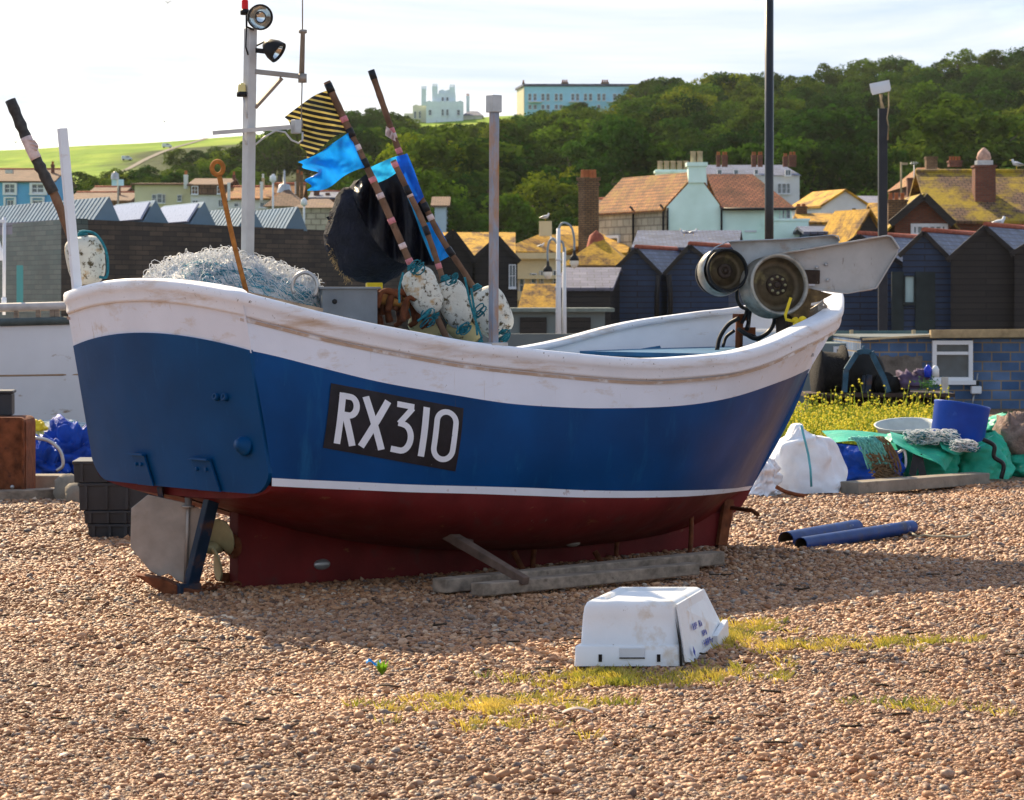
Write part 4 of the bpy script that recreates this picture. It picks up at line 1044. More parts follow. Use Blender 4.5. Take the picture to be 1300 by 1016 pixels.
sp = [fb(1,.045,.300)+Vector((-.040,0,0)), fb(1,.93,.305)+Vector((-.046,0,0)), fb(1,.99,.10)+Vector((.045,-.0,0)), fb(1,.72,.012)+Vector((.03,0,0)), fb(1,.15,.004)+Vector((.022,0,0)), fb(1,-.005,.02)+Vector((.012,0,0))]
mb.prism(sp, (.010,-.002,0)); sprung = mb.build('side_panel', M_pvc, FB, org=of, bevel=.003)
mb = MB(); mb.beam(fb(1,.74,.04)+Vector((.05,0,0)), fb(1,1.0,.10)+Vector((.065,0,0)), .03, .085); mb.build('side_flange', M_pvc, FB, org=of, bevel=.004)
# stamped lettering, weathered past reading, on the side panel
rng = random.Random(3)
def onside(b, z): # point on the sprung panel
    t = (z-.0)/.285; return fb(1, b, z)+Vector((lerp(.042+.012*b, -.024, t)+.003, -.002, 0))
for row, (z, b0, b1, n, hh) in enumerate(((.150,.28,.86,12,.032),(.100,.50,.64,3,.028),(.050,.47,.76,5,.032))):
    mb = MB()
    for i in range(n):
        b = lerp(b0, b1, i/n); w = (b1-b0)/n*.62
        if row == 0 and i in (3, 7): continue
        for s_ in ((0, 0, 1),(w*.6, rng.choice((0,.4)), 1))[:rng.choice((1,2,2))]:
            mb.add([onside(b+s_[0], z+hh*s_[1]), onside(b+s_[0]+w*.42, z+hh*s_[1]), onside(b+s_[0]+w*.42, z+hh), onside(b+s_[0], z+hh)], [(0,1,2,3)])
        mb.add([onside(b, z+hh*.4), onside(b+w, z+hh*.4), onside(b+w, z+hh*.6), onside(b, z+hh*.6)], [(0,1,2,3)])
    mb.build('faded_lettering', M_ink, sprung, org=of)
mb = MB(); mb.add([onside(.16,.03), onside(.19,.055), onside(.16,.085), onside(.13,.055)], [(0,1,2,3)]); mb.build('ink_mark', M_ink, sprung, org=of)

# nested dark crates behind the stern
def ground_thing(name, u, v, label, cat, group=None, rz=0, dz=0):
    Y = gy(v); p = P(u, v, Y); return empty(name, (p.x, Y, dz), rz, label, cat, group), Vector((p.x, Y, dz))
stk = [(109,190,685,665,'bottom'),(104,192,665,648,'second from bottom'),(97,200,648,613,'third from bottom'),(90,208,613,585,'top')]
for (u0, u1, v0, v1, lab) in stk:
    Y = 20.6; z0 = P(0, v0, Y).z; z1 = P(0, v1, Y).z; x0 = P(u0, 0, Y).x; x1 = P(u1, 0, Y).x
    z0 = max(0, z0)
    r_ = empty('dark_crate', ((x0+x1)/2, Y+.25, z0), R(3), 'dark grey plastic crate behind the stern, %s of the stack of four' % lab, 'crate', 'dark crates stacked behind the stern')
    w = x1-x0; h = z1-z0-.002
    mb = MB(); mb.box((0,0,h/2), (w*.96, .50, h), taper=1.02); b_ = mb.build('crate_body', M_dark, r_, bevel=.006)
    mb = MB(); mb.box((0,0,h-.012), (w*1.0,.53,.022)); mb.build('rim', M_dark, r_, bevel=.004)
    for i in range(4):
        MB().box((-w*.40+i*w*.25, -.262, h*.48), (.022,.03,h*.86)).build('rib', M_dark, b_)
# rusty block and black box at the far left
rb, o_ = ground_thing('rusty_tank', -8, 633, 'rust brown steel tank with a rounded top edge, at the left edge of the picture', 'tank')
mb = MB(); w = .66; q = []
for i in range(7): t = R(90-15*i); q.append((w/2-.06+.06*math.cos(t), .74-.06+.06*math.sin(t)))
mb.prism([(-w/2-.3, -.22, 0), (w/2, -.22, 0)]+[(a-.0, -.22, b) for a, b in q[::-1]]+[(-w/2-.3, -.22, .74)], (0,.5,0)); mb.build('shell', M_rust, rb)
mb = MB(); mb.box((w/2-.02,-.0,.37), (.02,.54,.70)); mb.build('end_plate', M_rust, rb)
MB().lathe((w/2-.12,-.225,.12), (0,-1,0), [(0,.018),(.012,.018),(.012,0)], 12).build('plug', M_galv, rb)
MB().box((-.05,-.05,.02), (.80,.6,.04)).build('base_frame', M_rust, rb)
bb = MB(); bb.box((P(-8,0,25).x, 25.2, .74+.10), (.28,.34,.20), R(6)); bb.box((P(-8,0,25).x, 25.2, .955), (.31,.37,.03), R(6))
tag(bb.build('black_box', M_dark, bevel=.012), 'black lidded box standing on the rusty tank at the left edge', 'box')
M_conc = mat('concrete', (.24,.21,.17), .9, var=.25, vs=6, bump=.7, bs=22, bd=.01, dirt=((.10,.08,.06), .58, 5, (1,1,1), .2))
for (u0, u1, v0, v1, Yv, lab) in ((36,78,629,604,629,'pale concrete block beside the rusty tank'),):
    Y = gy(Yv); a = P(u0, v0, Y); b = P(u1, v1, Y)
    lab_thing(MB().box(((a.x+b.x)/2, Y+.15, b.z/2), (b.x-a.x, .3, b.z)), 'concrete_block', M_conc, lab, 'block', bevel=.012)
gbeam((P(-20,640,24.6).x, 24.4), (P(88,630,24.6).x, 24.9), .2, .10, 'sleeper', M_wood, 'grey timber sleeper lying in front of the rusty tank', 'sleeper')
for (u, v, r_, lab) in ((85,636,.13,'grey rock leaning at the end of the timber sleeper'),(97,640,.10,'smaller grey rock in the gap before the dark crates')):
    mb = MB(); Y = gy(v); p = P(u, v, Y)
    mb.ball((p.x, p.y, r_*.8), (r_, r_, r_*1.15), 14, 9, 0, lambda q: q*(1+.35*noise.noise(q*1.6+Vector((u,0,0)))))
    lab_thing(mb, 'rock', M_conc, lab, 'rock')

# sacks, tarpaulins and netting by the white boat
M_blt = mat('blue_tarpaulin', (.003,.05,.34), .6, var=.4, vs=5, bump=.8, bs=9, bd=.03, dirt=((.25,.35,.45), .68, 10, (1,1,1), .05))
M_ybag = mat('yellow_sack', (.50,.48,.16), .6, var=.2, vs=6, bump=.6, bs=12, bd=.02)
M_grey_t = mat('white_sackcloth', (.76,.78,.82), .6, var=.1, vs=4, bump=.5, bs=8, bd=.02, dirt=((.30,.24,.18), .66, 5, (1,1,1), .15))
def blob(mb, c, r, sx=1.0, fr=2.0, am=.25, seed=0, flat=.0, n=28, m=18, folds=0):
    c = Vector(c)
    def fn(q):
        k = 1+am*noise.noise(q*fr+Vector((seed, 0, 0)))+am*.45*noise.noise(q*fr*2.7+Vector((0, seed, 0)))
        k += .5*am*(abs(noise.noise(q*fr*1.7+Vector((seed*2, 3, 0))))**.6-.5)
        k += am*.35*(.25-abs(noise.noise(q*fr*3.1+Vector((seed, 1, 7)))))
        if folds: k += folds*math.sin(math.atan2(q.y, q.x)*9+4*q.z)*max(0, .6-abs(q.z))
        p = q*k; p.z = max(p.z, -.55)
        e = .72
        return Vector((math.copysign(abs(p.x)**e, p.x), math.copysign(abs(p.y)**e, p.y), p.z))
    return mb.ball(c, r, n, m, 0, fn)
ys = empty('sack', (P(45,598,28.9).x, 28.9, 0), 0, 'pale yellow tied sack with bright yellow top beside the blue tarpaulin', 'sack')
mb = MB(); blob(mb, (0,0,.20), (.13,.14,.27), seed=3, folds=.06); mb.build('sack_body', M_ybag, ys)
mb = MB(); blob(mb, (0,.0,.46), (.10,.10,.07), seed=5, am=.5); mb.build('tied_top', M_yel2, ys)
mb = MB(); blob(mb, (P(84,0,28).x, 28.1, .16), (.34,.3,.30), seed=9, am=.75, fr=2.6, n=70, m=40); blob(mb, (P(60,0,28).x, 27.8, .12), (.22,.25,.22), seed=19, am=.75, fr=2.8, n=60, m=34)
bt = lab_thing(mb, 'tarpaulin', M_blt, 'crumpled blue tarpaulin heap on the left, against the dark crates', 'tarpaulin')
mb = MB(); mb.tube(bez([(44,556),(62,560),(76,572),(80,590),(72,598)], 27.5, 6), .018, 8); lab_thing(mb, 'plastic_hoop', M_galv, 'clear bent plastic hoop over the blue tarpaulin', 'hoop')
nt = empty('net_tub', (P(72,560,29.6).x, 29.6, 0), 0, 'dark tub heaped with white netting below the white boat', 'tub')
mb = MB(); mb.lathe((0,0,0), (0,0,1), [(0,0),(0,.30),(.36,.36),(.40,.38),(.40,.35),(.36,.34)], 32); mb.build('tub', M_dark, nt)
mb = MB(); blob(mb, (0,0,.40), (.34,.30,.10), seed=2, am=.4, fr=3); mb.build('netting', M_net, nt)

# white boat behind on the left
wb = empty('white_boat', (P(20,560,31).x, 31, 0), 0, 'weathered white boat hull with a timber rail, half seen behind the blue boat stern', 'boat')
ow = Vector(wb.location)
M_wh = mat('old_white_hull', (.66,.68,.72), .5, var=.06, vs=2, bump=.2, bs=12, dirt=((.30,.22,.15), .60, 2.2, (1,1,2.2), .06))
mb = MB(); Yw = 31.0
hp_ = [(-520,414,-.0),(107,404,0)]
def wh(a, b):
    u = lerp(-260, 190, a); vt = lerp(413, 402, a)
    zt = P(0, vt, Yw).z; z = lerp(0.0, zt, b); inn = .30*(1-b)**1.6
    end = .0 if a < .75 else ((a-.75)/.25)**2*1.3
    return Vector((P(u, 0, Yw).x, Yw+inn+end, z))
mb.grid(wh, 30, 14); h_ = mb.build('hull', M_wh, wb, org=ow, solid=.03)
mb = MB(); mb.tube([wh(i/20, .985)+Vector((0,-.04,0)) for i in range(21)], .045, 8); mb.build('rubbing_strake', mat('dark_green_strake', (.07,.09,.09), .6, var=.3, bump=.3), h_, org=ow)
mb = MB(); mb.tube([wh(i/20, .60)+Vector((0,-.012,0)) for i in range(21)], .012, 6); mb.build('seam_batten', mat('rusty_seam', (.30,.2,.12), .7), h_, org=ow)
mb = MB(); mb.tube([wh(i/20, 1)+Vector((0,.03,PX(16,Yw))) for i in range(18)], .05, 8); mb.build('top_rail', mat('rail_grey', (.45,.42,.40), .6, var=.2, bump=.3), wb, org=ow)
for u in (20,48,66,72):
    a = (u+260)/450; p = wh(a, 1)+Vector((0,.03,0)); MB().box(p+Vector((0,0,PX(7,Yw))), (.05,.05,PX(15,Yw))).build('rail_post', M_wood, wb, org=ow)
mb = MB()
mb.prism([(P(-60,0,31.5).x,31.3,0),(P(100,0,31.5).x,31.6,0),(P(100,0,31.5).x,31.6,1.1),(P(-60,0,31.5).x,31.3,1.1)], (0,.04,0))
# tall thin white pole at far left
mb = MB(); mb.tube([P(5,400,31.6), P(5.5,276,31.6)], .020, 8); mb.box(P(2,281,31.6), (.09,.05,.03)); mb.tube([P(5,378,31.6), P(5,392,31.6)], .03, 8)
wp = lab_thing(mb, 'white_pole', M_inner, 'thin white pole with a small bracket near the left edge', 'pole')
mb = MB(); mb.prism([P(-30,330,33), P(-2,306,33), P(2,320,33), P(5,331,33)], (0,.1,0)); tag(mb.build('white_hood', M_inner), 'pointed white canvas corner poking in at the left edge', 'canvas')

# blue pipes
M_pipe = mat('blue_pipe', (.002,.035,.17), .5, var=.35, vs=4, bump=.2, bs=20, dirt=((.05,.05,.07), .50, 5, (1,1,1), .15), dirt2=((.30,.33,.42), .62, 9, (1,1,1), .1))
M_pipein = mat('pipe_inside', (.05,.035,.02), .8, var=.4)
def pipe(p0, p1, r, a0, a1, label):
    p0 = Vector(p0); p1 = Vector(p1); d = (p1-p0).normalized(); x = Vector((0,0,1)).cross(d).normalized(); y = d.cross(x)
    mb = MB(); n = 24
    for (rr, mi, fl) in ((r, 0, 1), (r-.006, 1, -1)):
        vs = []
        for j in range(7):
            c = p0.lerp(p1, j/6)
            for i in range(n+1):
                t = R(lerp(a0, a1, i/n)); vs.append(c+(x*math.cos(t)+y*math.sin(t))*rr)
        fs = [(j*(n+1)+i, j*(n+1)+i+1, (j+1)*(n+1)+i+1, (j+1)*(n+1)+i) for j in range(6) for i in range(n)]
        mb.add(vs, [f[::fl] for f in fs], mi, True)
    for c in (p0, p1):
        vs = []
        for i in range(n+1):
            t = R(lerp(a0, a1, i/n)); q = (x*math.cos(t)+y*math.sin(t)); vs += [c+q*r, c+q*(r-.006)]
        mb.add(vs, [(2*i, 2*i+1, 2*i+3, 2*i+2) for i in range(n)])
    o = mb.build('blue_pipe', [M_pipe, M_pipein]); tag(o, label, 'pipe', 'blue pipes on the shingle'); return o
def gp(u, v, r): # a pipe centre resting on the ground whose underside is seen at (u, v)
    Y = gy(v); return Vector((P(u, v, Y).x, Y+r*.3, r))
pipe(gp(998,697,.062)+Vector((0,.0,0)), gp(1089,682,.062)+Vector((0,.10,0)), .062, -20, 300, 'wide blue pipe cut open along its side, behind the other pipe')
pipe(gp(1017,701,.052), gp(1158,678,.052), .052, 0, 360, 'longer blue pipe lying in front, pointing at the plank')
mb = MB(); mb.tube([Vector((P(u, v, gy(v)).x, gy(v), .02)) for u, v in ((1156,680),(1164,684),(1174,683),(1186,685),(1200,684),(1212,686),(1226,684),(1232,681))], .010, 6)
lab_thing(mb, 'frayed_rope', mat('pale_rope', (.42,.38,.28), .9, var=.3, bump=.6, bs=120), 'frayed pale rope end trailing from the longer blue pipe', 'rope')

# bags by the flowers
wbg = empty('white_bulk_bag', (P(1022,627,25.6).x, 25.7, 0), 0, 'bulging white bulk bag with a teal seam, biggest of the white bags', 'bulk bag', 'white bulk bags')
ob = Vector(wbg.location)
outb = [(979,626),(978,600),(982,578),(990,562),(1003,556),(1012,540),(1018,538),(1022,550),(1036,556),(1048,556),(1060,570),(1068,590),(1070,612),(1068,624)]
def bagshape(mb, outl, v_base, Y, depth, seed, am=.03, nz=14):
    """sack: left and right outline pairs from the ground up, rounded front to back"""
    n = len(outl); k = n//2
    Lf = outl[:k]; Rt = outl[::-1][:k]
    def g(a, b):
        t = b*(k-1); u0 = sinterp(t, [(i, p[0]) for i, p in enumerate(Lf)]); u1 = sinterp(t, [(i, p[0]) for i, p in enumerate(Rt)])
        v0 = sinterp(t, [(i, p[1]) for i, p in enumerate(Lf)]); v1 = sinterp(t, [(i, p[1]) for i, p in enumerate(Rt)])
        ang = 2*PI*a; ca = math.cos(ang); sa = math.sin(ang)
        ex = math.copysign(abs(ca)**.7, ca); ey = math.copysign(abs(sa)**.7, sa)
        cu = (u0+u1)/2+(u1-u0)/2*ex; v = lerp(v0, v1, (ex+1)/2)
        dd = depth*(1-.55*b**2)
        p = P(cu, v, Y); q = Vector((p.x, Y+depth*.2+ey*dd/2, max(0, p.z)))
        nn = noise.noise(Vector((ca*2.2, sa*2.2+seed, b*3)))*am*1.6+(abs(noise.noise(Vector((ca*4+seed, sa*4, b*5)))))*am-noise.noise(Vector((ca*8, sa*8, b*9+seed)))*am*.5
        return q+Vector((ex, ey, 0))*nn
    mb.grid(g, 64, 30)
    return g
mb = MB(); gbag = bagshape(mb, outb, 627, 25.7, .55, 4, .05); mb.add([gbag(i/20, 1) for i in range(20)], [tuple(range(20))], 0, True); mb.build('sack_cloth', M_grey_t, wbg, org=ob)
mb = MB(); mb.tube([P(u, v, 25.36) for u, v in ((1017,540),(1021,556),(1026,576),(1029,596),(1030,618))], .012, 6); mb.build('teal_seam', mat('teal_tape', (.10,.38,.46), .6, var=.2), wbg, org=ob)
w2 = empty('white_bulk_bag', (P(962,632,25.2).x, 25.2, 0), 0, 'small slumped off-white bag beside the bow, left of the bulging one', 'bulk bag', 'white bulk bags')
mb = MB(); outc = [(943,632),(946,622),(956,606),(963,592),(970,583),(976,583),(984,600),(986,612),(984,624),(982,630)]; gb2 = bagshape(mb, outc, 632, 25.2, .35, 8, .07); mb.build('sack_cloth', M_grey_t, w2, org=Vector(w2.location))
lab_thing(MB().tube([P(u, v, 24.9) for u, v in ((985,618),(996,624),(1010,628),(1024,630))], .018, 6), 'rusty_bar', M_rust, 'rusty bar lying along the foot of the white bags', 'bar')
mb = MB(); blob(mb, (P(972,0,26.2).x, 26.3, .40), (.07,.1,.09), seed=4, am=.4); lab_thing(mb, 'blue_cloth', M_blt, 'scrap of blue cloth tucked behind the white bags', 'cloth')
bl = empty('blue_bag', (P(1100,612,26.6).x, 26.8, 0), 0, 'open blue bag spilling teal rope and brown net, between white and green bags', 'bag')
ol = Vector(bl.location)
outl_ = [(1062,615),(1060,600),(1058,580),(1058,566),(1070,560),(1130,566),(1142,580),(1146,600),(1146,614)]
mb = MB(); bagshape(mb, [(1062,615),(1060,600),(1059,580),(1060,563),(1080,566),(1128,572),(1140,580),(1145,600),(1145,614)][:4]+[(1140,572),(1144,585),(1146,600),(1146,614)], 612, 26.9, .6, 14, .05); mb.build('bag_cloth', M_blt, bl, org=ol)
M_green = mat('green_tarpaulin', (.02,.36,.23), .45, var=.25, vs=3.5, bump=.7, bs=7, bd=.03, dirt=((.10,.16,.06), .58, 2.5, (1,1,1.5), .25))
rng = random.Random(8)
mb = MB(); mbr = MB()
for k in range(46):
    u = 1078+k*.9; pts = []
    for i in range(8):
        t = i/7; pts.append(P(u+t*26+rng.uniform(-2,2), 556+t*30+t*t*12+rng.uniform(-2.5,2.5)-8*math.sin(t*3), 26.45-.05*math.sin(t*3)-rng.random()*.05))
    (mb if k < 34 else mbr).tube(pts, .008, 5)
for k in range(40):
    pts = [P(1112+rng.uniform(-14,18)+i*rng.uniform(1,4), 578+i*5+rng.uniform(-4,4), 26.42-rng.random()*.06) for i in range(7)]; mbr.tube(pts, .007, 4)
mb.build('teal_rope_coil', M_rope2 if 'M_rope2' in globals() else mat('aqua_rope', (.12,.40,.36), .8, var=.3, vs=50, bump=.5), bl, org=ol); mbr.build('brown_net', mat('brown_twine', (.16,.11,.06), .9, var=.3, vs=50, bump=.4), bl, org=ol)
def green_bag(label, out, v, Y, dep, seed, rz=0):
    r_ = empty('green_bag', (P((out[0][0]+out[-1][0])/2, v, Y).x, Y, 0), 0, label, 'green bag', 'green net bags'); mb = MB(); bagshape(mb, out, v, Y, dep, seed, .05); mb.build('bag_cloth', M_green, r_, org=Vector(r_.location)); return r_
g1 = green_bag('green tarpaulin net bag with black straps, beside the blue bag', [(1142,612),(1138,596),(1134,580),(1128,562),(1136,552),(1190,554),(1206,566),(1214,582),(1214,596),(1210,612)], 612, 27.4, .9, 21)
mb = MB()
for (u0, u1) in ((1164,1158),(1166,1172)): mb.beam(P(u0,577,26.88), P(u1,604,26.85), .07, .012, up=(0,1,0))
mb.build('black_strap', M_tape, g1, org=Vector(g1.location))
mb = MB(); mb.tube(bez([(1140,575),(1148,572),(1150,588),(1146,597),(1141,590)], 26.9, 6), .013, 6); mb.build('strap_loop', M_letter, g1, org=Vector(g1.location))
g2 = green_bag('green tarpaulin net bag under the blue tub, widest of the green ones', [(1206,612),(1204,596),(1206,580),(1212,562),(1232,552),(1262,548),(1276,566),(1284,580),(1282,596),(1278,612)], 612, 27.6, .9, 33)
mb = MB(); mb.tube(bez([(1248,558),(1262,566),(1262,580),(1274,590),(1271,608)], 27.0, 6), .022, 6); mb.build('black_strap', M_tape, g2, org=Vector(g2.location))
g3 = green_bag('green net bag cut off by the right edge of the picture', [(1282,608),(1280,592),(1284,578),(1296,572),(1380,572),(1390,590),(1392,608)], 608, 27.9, .9, 41)
g4 = green_bag('crumpled green tarpaulin folded over at the far right behind the pinkish net', [(1256,560),(1254,548),(1262,534),(1278,526),(1296,524),(1312,530),(1330,540),(1340,560)], 565, 29.2, .9, 52)
# folded green flaps over the bags
def flap(root, ea, eb, Y, Yb, seed): cloth('folded_flap', ea, eb, Y, M_green, root, Vector(root.location), .05, 30, 16, 1.3, seed, Yb)
flap(g1, [(1043,547),(1070,546),(1100,548),(1132,552)], [(1058,562),(1085,560),(1110,566),(1140,572)], 27.9, 26.95, 1)
flap(g1, [(1130,548),(1160,556),(1195,560),(1216,572)], [(1134,562),(1160,576),(1190,588),(1200,598)], 27.4, 26.8, 3)
flap(g2, [(1190,556),(1215,566),(1240,562),(1262,552)], [(1196,570),(1215,578),(1232,572),(1250,566)], 27.3, 27.0, 5)
mb = MB(); blob(mb, (P(1288,0,28.3).x, 28.2, .36), (.22,.3,.26), seed=6, am=.4, fr=3); lab_thing(mb, 'pink_net', mat('pinkish_net', (.26,.18,.15), .85, var=.3, vs=14, bump=1, bs=60, bd=.02), 'pinkish brown heap of net between two green bags at the right edge', 'net')
# netting draped on the bags
rng = random.Random(14)
for (uc, vc, wu, hv, Y, nm, lab) in ((1182,555,62,16,27.3,'draped_netting','pale netting and green line heaped on the green bag, left of the blue tub'),(1224,566,26,12,27.0,'white_fringe','white net fringe lying at the foot of the blue tub')):
    mb = MB(); mt = MB(); r_ = empty(nm, P(uc, vc+8, Y), 0, lab, 'net'); orr = Vector(r_.location)
    blob(mb, P(uc, vc+3, Y+.2), (PX(wu*.5, Y), .25, PX(hv*.45, Y)), seed=3, am=.4, fr=3); mb.build('net_mass', M_net, r_, org=orr)
    mb = MB()
    for k in range(260):
        u = uc+rng.uniform(-.5,.5)*wu; v = vc+rng.uniform(-.5,.5)*hv; rr = rng.uniform(2,6); a0 = rng.random()*6; Yk = Y-.12+rng.uniform(-.1,.1)
        pts = [P(u+rr*math.cos(a0+i*.7)*1.3, v+rr*.5*math.sin(a0+i*.8), Yk+.01*i) for i in range(8)]
        (mt if k % 3 == 0 else mb).tube(pts, .004, 3)
    mb.build('white_line', M_fil, r_, org=orr); mt.build('green_line', M_rope, r_, org=orr)
# tubs
tb = empty('blue_tub', P(1222,572,27.5), 0, 'open blue plastic tub tilted on the green bags, its left side catching the sun', 'tub')
tx = Vector((.16,.07,1)).normalized()
mb = MB(); base_p = P(1214,566,27.55); rT = PX(35.5,27.5)
mb.lathe(base_p, tx, [(0,0),(0,rT*.93),(.02,rT*.95),(.40,rT*1.0),(.42,rT*1.02),(.425,rT*.985),(.40,rT*.96),(.03,rT*.90),(.02,0)], 48)
mb.build('tub_wall', mat('blue_tub_plastic', (.004,.05,.33), .35, var=.25, vs=3, bump=.15, dirt=((.06,.16,.5), .6, 5, (1,1,1), .2)), tb, org=Vector(tb.location))
gt = empty('grey_basin', P(1152,562,28.6), 0, 'wide pale grey basin standing behind the green bags, left of the blue tub', 'basin')
mb = MB(); mb.lathe(P(1152,561,28.9), Vector((-.05,-.16,1)), [(0,0),(0,.27),(.16,.32),(.19,.345),(.19,.325),(.14,.30),(.03,.26),(.02,0)], 48)
mb.build('basin_wall', mat('basin_grey', (.42,.46,.46), .45, var=.15, bump=.2, dirt=((.2,.16,.1), .62, 6)), gt, org=Vector(gt.location))
gbeam((P(1080,628,25.4).x, 25.5), (P(1245,614,26.9).x, 26.9), .22, .11, 'concrete_plank', M_conc, 'grey flat beam lying in front of the blue and green bags', 'beam')

# dark weed scraps and driftwood twigs scattered on the stones
rng = random.Random(91)
M_weed = mat('dried_weed', (.045,.030,.018), .8, var=.5, bump=0)
mb = MB()
for k in range(150):
    v = rng.uniform(725, 960)**1.0; u = rng.uniform(-20, 1320); Yk = gy(v); x = P(u, v, Yk).x; z = beach_h(x, Yk)+.02; a = rng.random()*6.28; l_ = rng.uniform(.015,.06)
    mb.tube([Vector((x+math.cos(a)*l_*(t-1), Yk+math.sin(a)*l_*(t-1)+rng.uniform(-.008,.008), z+rng.uniform(-.004,.008))) for t in (0,1,2)], rng.uniform(.0025,.006), 4)
tag(mb.build('dried_seaweed', M_weed, uv=False), 'tiny dark scraps of dried weed and twig strewn over the shingle', 'seaweed', kind='stuff')
# yellow wild flowers
rng = random.Random(31); ms = MB(); mfl = MB()
for k in range(3400):
    Yk = rng.uniform(29.4, 35.5); u = rng.uniform(955, 1216)
    if Yk < 30.8 and u > 1120: continue
    x = P(u, 0, Yk).x; h_ = rng.uniform(.20,.48)+(.42*max(0, rng.random()-.86)/.14*rng.random())
    lean = rng.uniform(-.3,.3); p0 = Vector((x, Yk, 0)); p1 = p0+Vector((lean*h_*.5, rng.uniform(-.1,.1)*h_, h_*.6)); p2 = p0+Vector((lean*h_*.7+rng.uniform(-.05,.05), 0, h_))
    ms.tube([p0, p1, p2], [.006,.0045,.003], 3)
    for j in range(rng.choice((3,4,5,6))):
        t = rng.uniform(.35,1); c = p1.lerp(p2, t) if t > .5 else p0.lerp(p1, .5+t)
        d = Vector((rng.gauss(0,1), rng.gauss(0,1), rng.gauss(.3,.7))).normalized()*rng.uniform(.02,.06); s_ = Vector((rng.gauss(0,1), rng.gauss(0,1), 0)).normalized()*.009
        ms.add([c-s_, c+s_, c+d], [(0,1,2)])
    for j in range(rng.choice((1,2,3))):
        c = p2+Vector((rng.uniform(-.04,.04), rng.uniform(-.04,.04), rng.uniform(-.08,.02))); r_ = rng.uniform(.010,.020)
        mfl.add([c+Vector((r_,0,0)), c+Vector((0,r_,0)), c+Vector((-r_,0,0)), c+Vector((0,-r_,0)), c+Vector((0,0,r_)), c+Vector((0,0,-r_*.6))], [(0,1,4),(1,2,4),(2,3,4),(3,0,4),(1,0,5),(2,1,5),(3,2,5),(0,3,5)])
M_stem = mat('wild_stems', (.34,.40,.04), .6, var=.3, vs=3, bump=0, trans=.5)
M_petal = mat('yellow_petals', (.88,.76,.04), .5, var=.15, vs=5, bump=0, trans=.35)
fo = ms.build('wild_flowers', M_stem); tag(fo, 'band of sunlit yellow wild flowers between the bags and the winch', 'wild flowers', kind='stuff')
c_ = fo.location.copy(); mfl.build('flower_heads', M_petal, fo, org=c_)

# grass tufts on the shingle
rng = random.Random(41); mg = MB()
spots_ = [(620,905,100,14,28),(720,890,90,14,24),(800,858,70,8,44),(690,862,70,8,18),(900,860,120,12,34),(985,832,110,10,26),(1090,828,120,9,30),(1180,820,60,6,24),(560,890,50,6,10),(950,800,60,8,34),(1180,905,90,8,16),(760,852,70,5,22),(480,905,60,6,6),(600,925,200,20,14),(920,815,36,10,40),(700,745,60,3,4)]
for (uc, vc, wu, hv, n) in spots_:
    for k in range(int(n*.8)):
        u = uc+rng.gauss(0,.5)*wu; v = vc+rng.gauss(0,.5)*hv; v = max(742, v); Yk = gy(v); x = P(u, v, Yk).x
        if -.0 < x-.3-(Yk-13.5)*.26 < .56 and 13.50 < Yk < 14.3: continue
        for j in range(rng.randint(14, 34)):
            a = rng.random()*2*PI; rr = rng.random()**.5*rng.uniform(.02,.07); p = Vector((x+rr*math.cos(a), Yk+rr*math.sin(a), beach_h(x, Yk)+.004)); h_ = rng.uniform(.014,.050)
            d = Vector((math.cos(a)*h_*.7+rng.gauss(0,.01), math.sin(a)*h_*.7+rng.gauss(0,.01), h_)); s_ = Vector((-math.sin(a+.5), math.cos(a+.5), 0))*.0028
            mg.add([p-s_, p+s_, p+d*.6+s_*.6+Vector((0,0,.004)), p+d], [(0,1,2,3)])
m, t, b = base('thin_grass'); co = t.new('ShaderNodeTexCoord').outputs['Object']
c = ramp(t, noise_(t, co, 3.5, 4), [(.3, (.12,.17,.02)), (.5, (.42,.36,.05)), (.7, (.68,.50,.10))])
t.l.new(c, b.inputs['Base Color']); tr_ = t.new('ShaderNodeBsdfTranslucent'); t.l.new(c, tr_.inputs['Color']); mx = t.new('ShaderNodeMixShader', {'Fac': .45})
t.l.new(b.outputs[0], mx.inputs[1]); t.l.new(tr_.outputs[0], mx.inputs[2]); t.l.new(mx.outputs[0], t.n['Material Output'].inputs['Surface'])
tag(mg.build('beach_grass', m, uv=False), 'thin yellowish grass growing through the shingle round the white box', 'grass', kind='stuff')
mb = MB()
for k in range(22):
    a = k*2.4; r_ = .02+.018*(k % 4); p = Vector((P(485,866,gy(866)).x, gy(866), .03)); d = Vector((math.cos(a)*.035, math.sin(a)*.035, .05+.012*(k % 3))); s_ = Vector((-math.sin(a), math.cos(a), 0))*.011
    mb.add([p, p+d*.5+s_, p+d, p+d*.5-s_], [(0,1,2,3)])
lab_thing(mb, 'small_plant', mat('fresh_leaf', (.16,.34,.02), .5, var=.2, bump=0, trans=.45), 'small bright green plant alone on the shingle', 'plant')
mb = MB(); p = Vector((P(474,850,gy(850)).x, gy(850), .035)); mb.grid(lambda a, b: p+Vector(((a-.5)*.07, (b-.5)*.05, .012*math.sin(a*7)+.01*math.sin(b*6))), 6, 5)
lab_thing(mb, 'litter_scrap', M_bflag, 'tiny scrap of blue plastic beside the small green plant', 'scrap')
mb = MB(); p = Vector((P(733,917,gy(917)).x, gy(917), .04)); mb.grid(lambda a, b: p+Vector(((a-.5)*.13, (b-.5)*.05, .02*math.sin(a*3.1)+.01*math.sin(b*6))), 8, 5)
lab_thing(mb, 'shell', mat('pale_shell', (.62,.48,.38), .6, var=.2), 'pale broken shell lying in the nearest grass', 'shell')
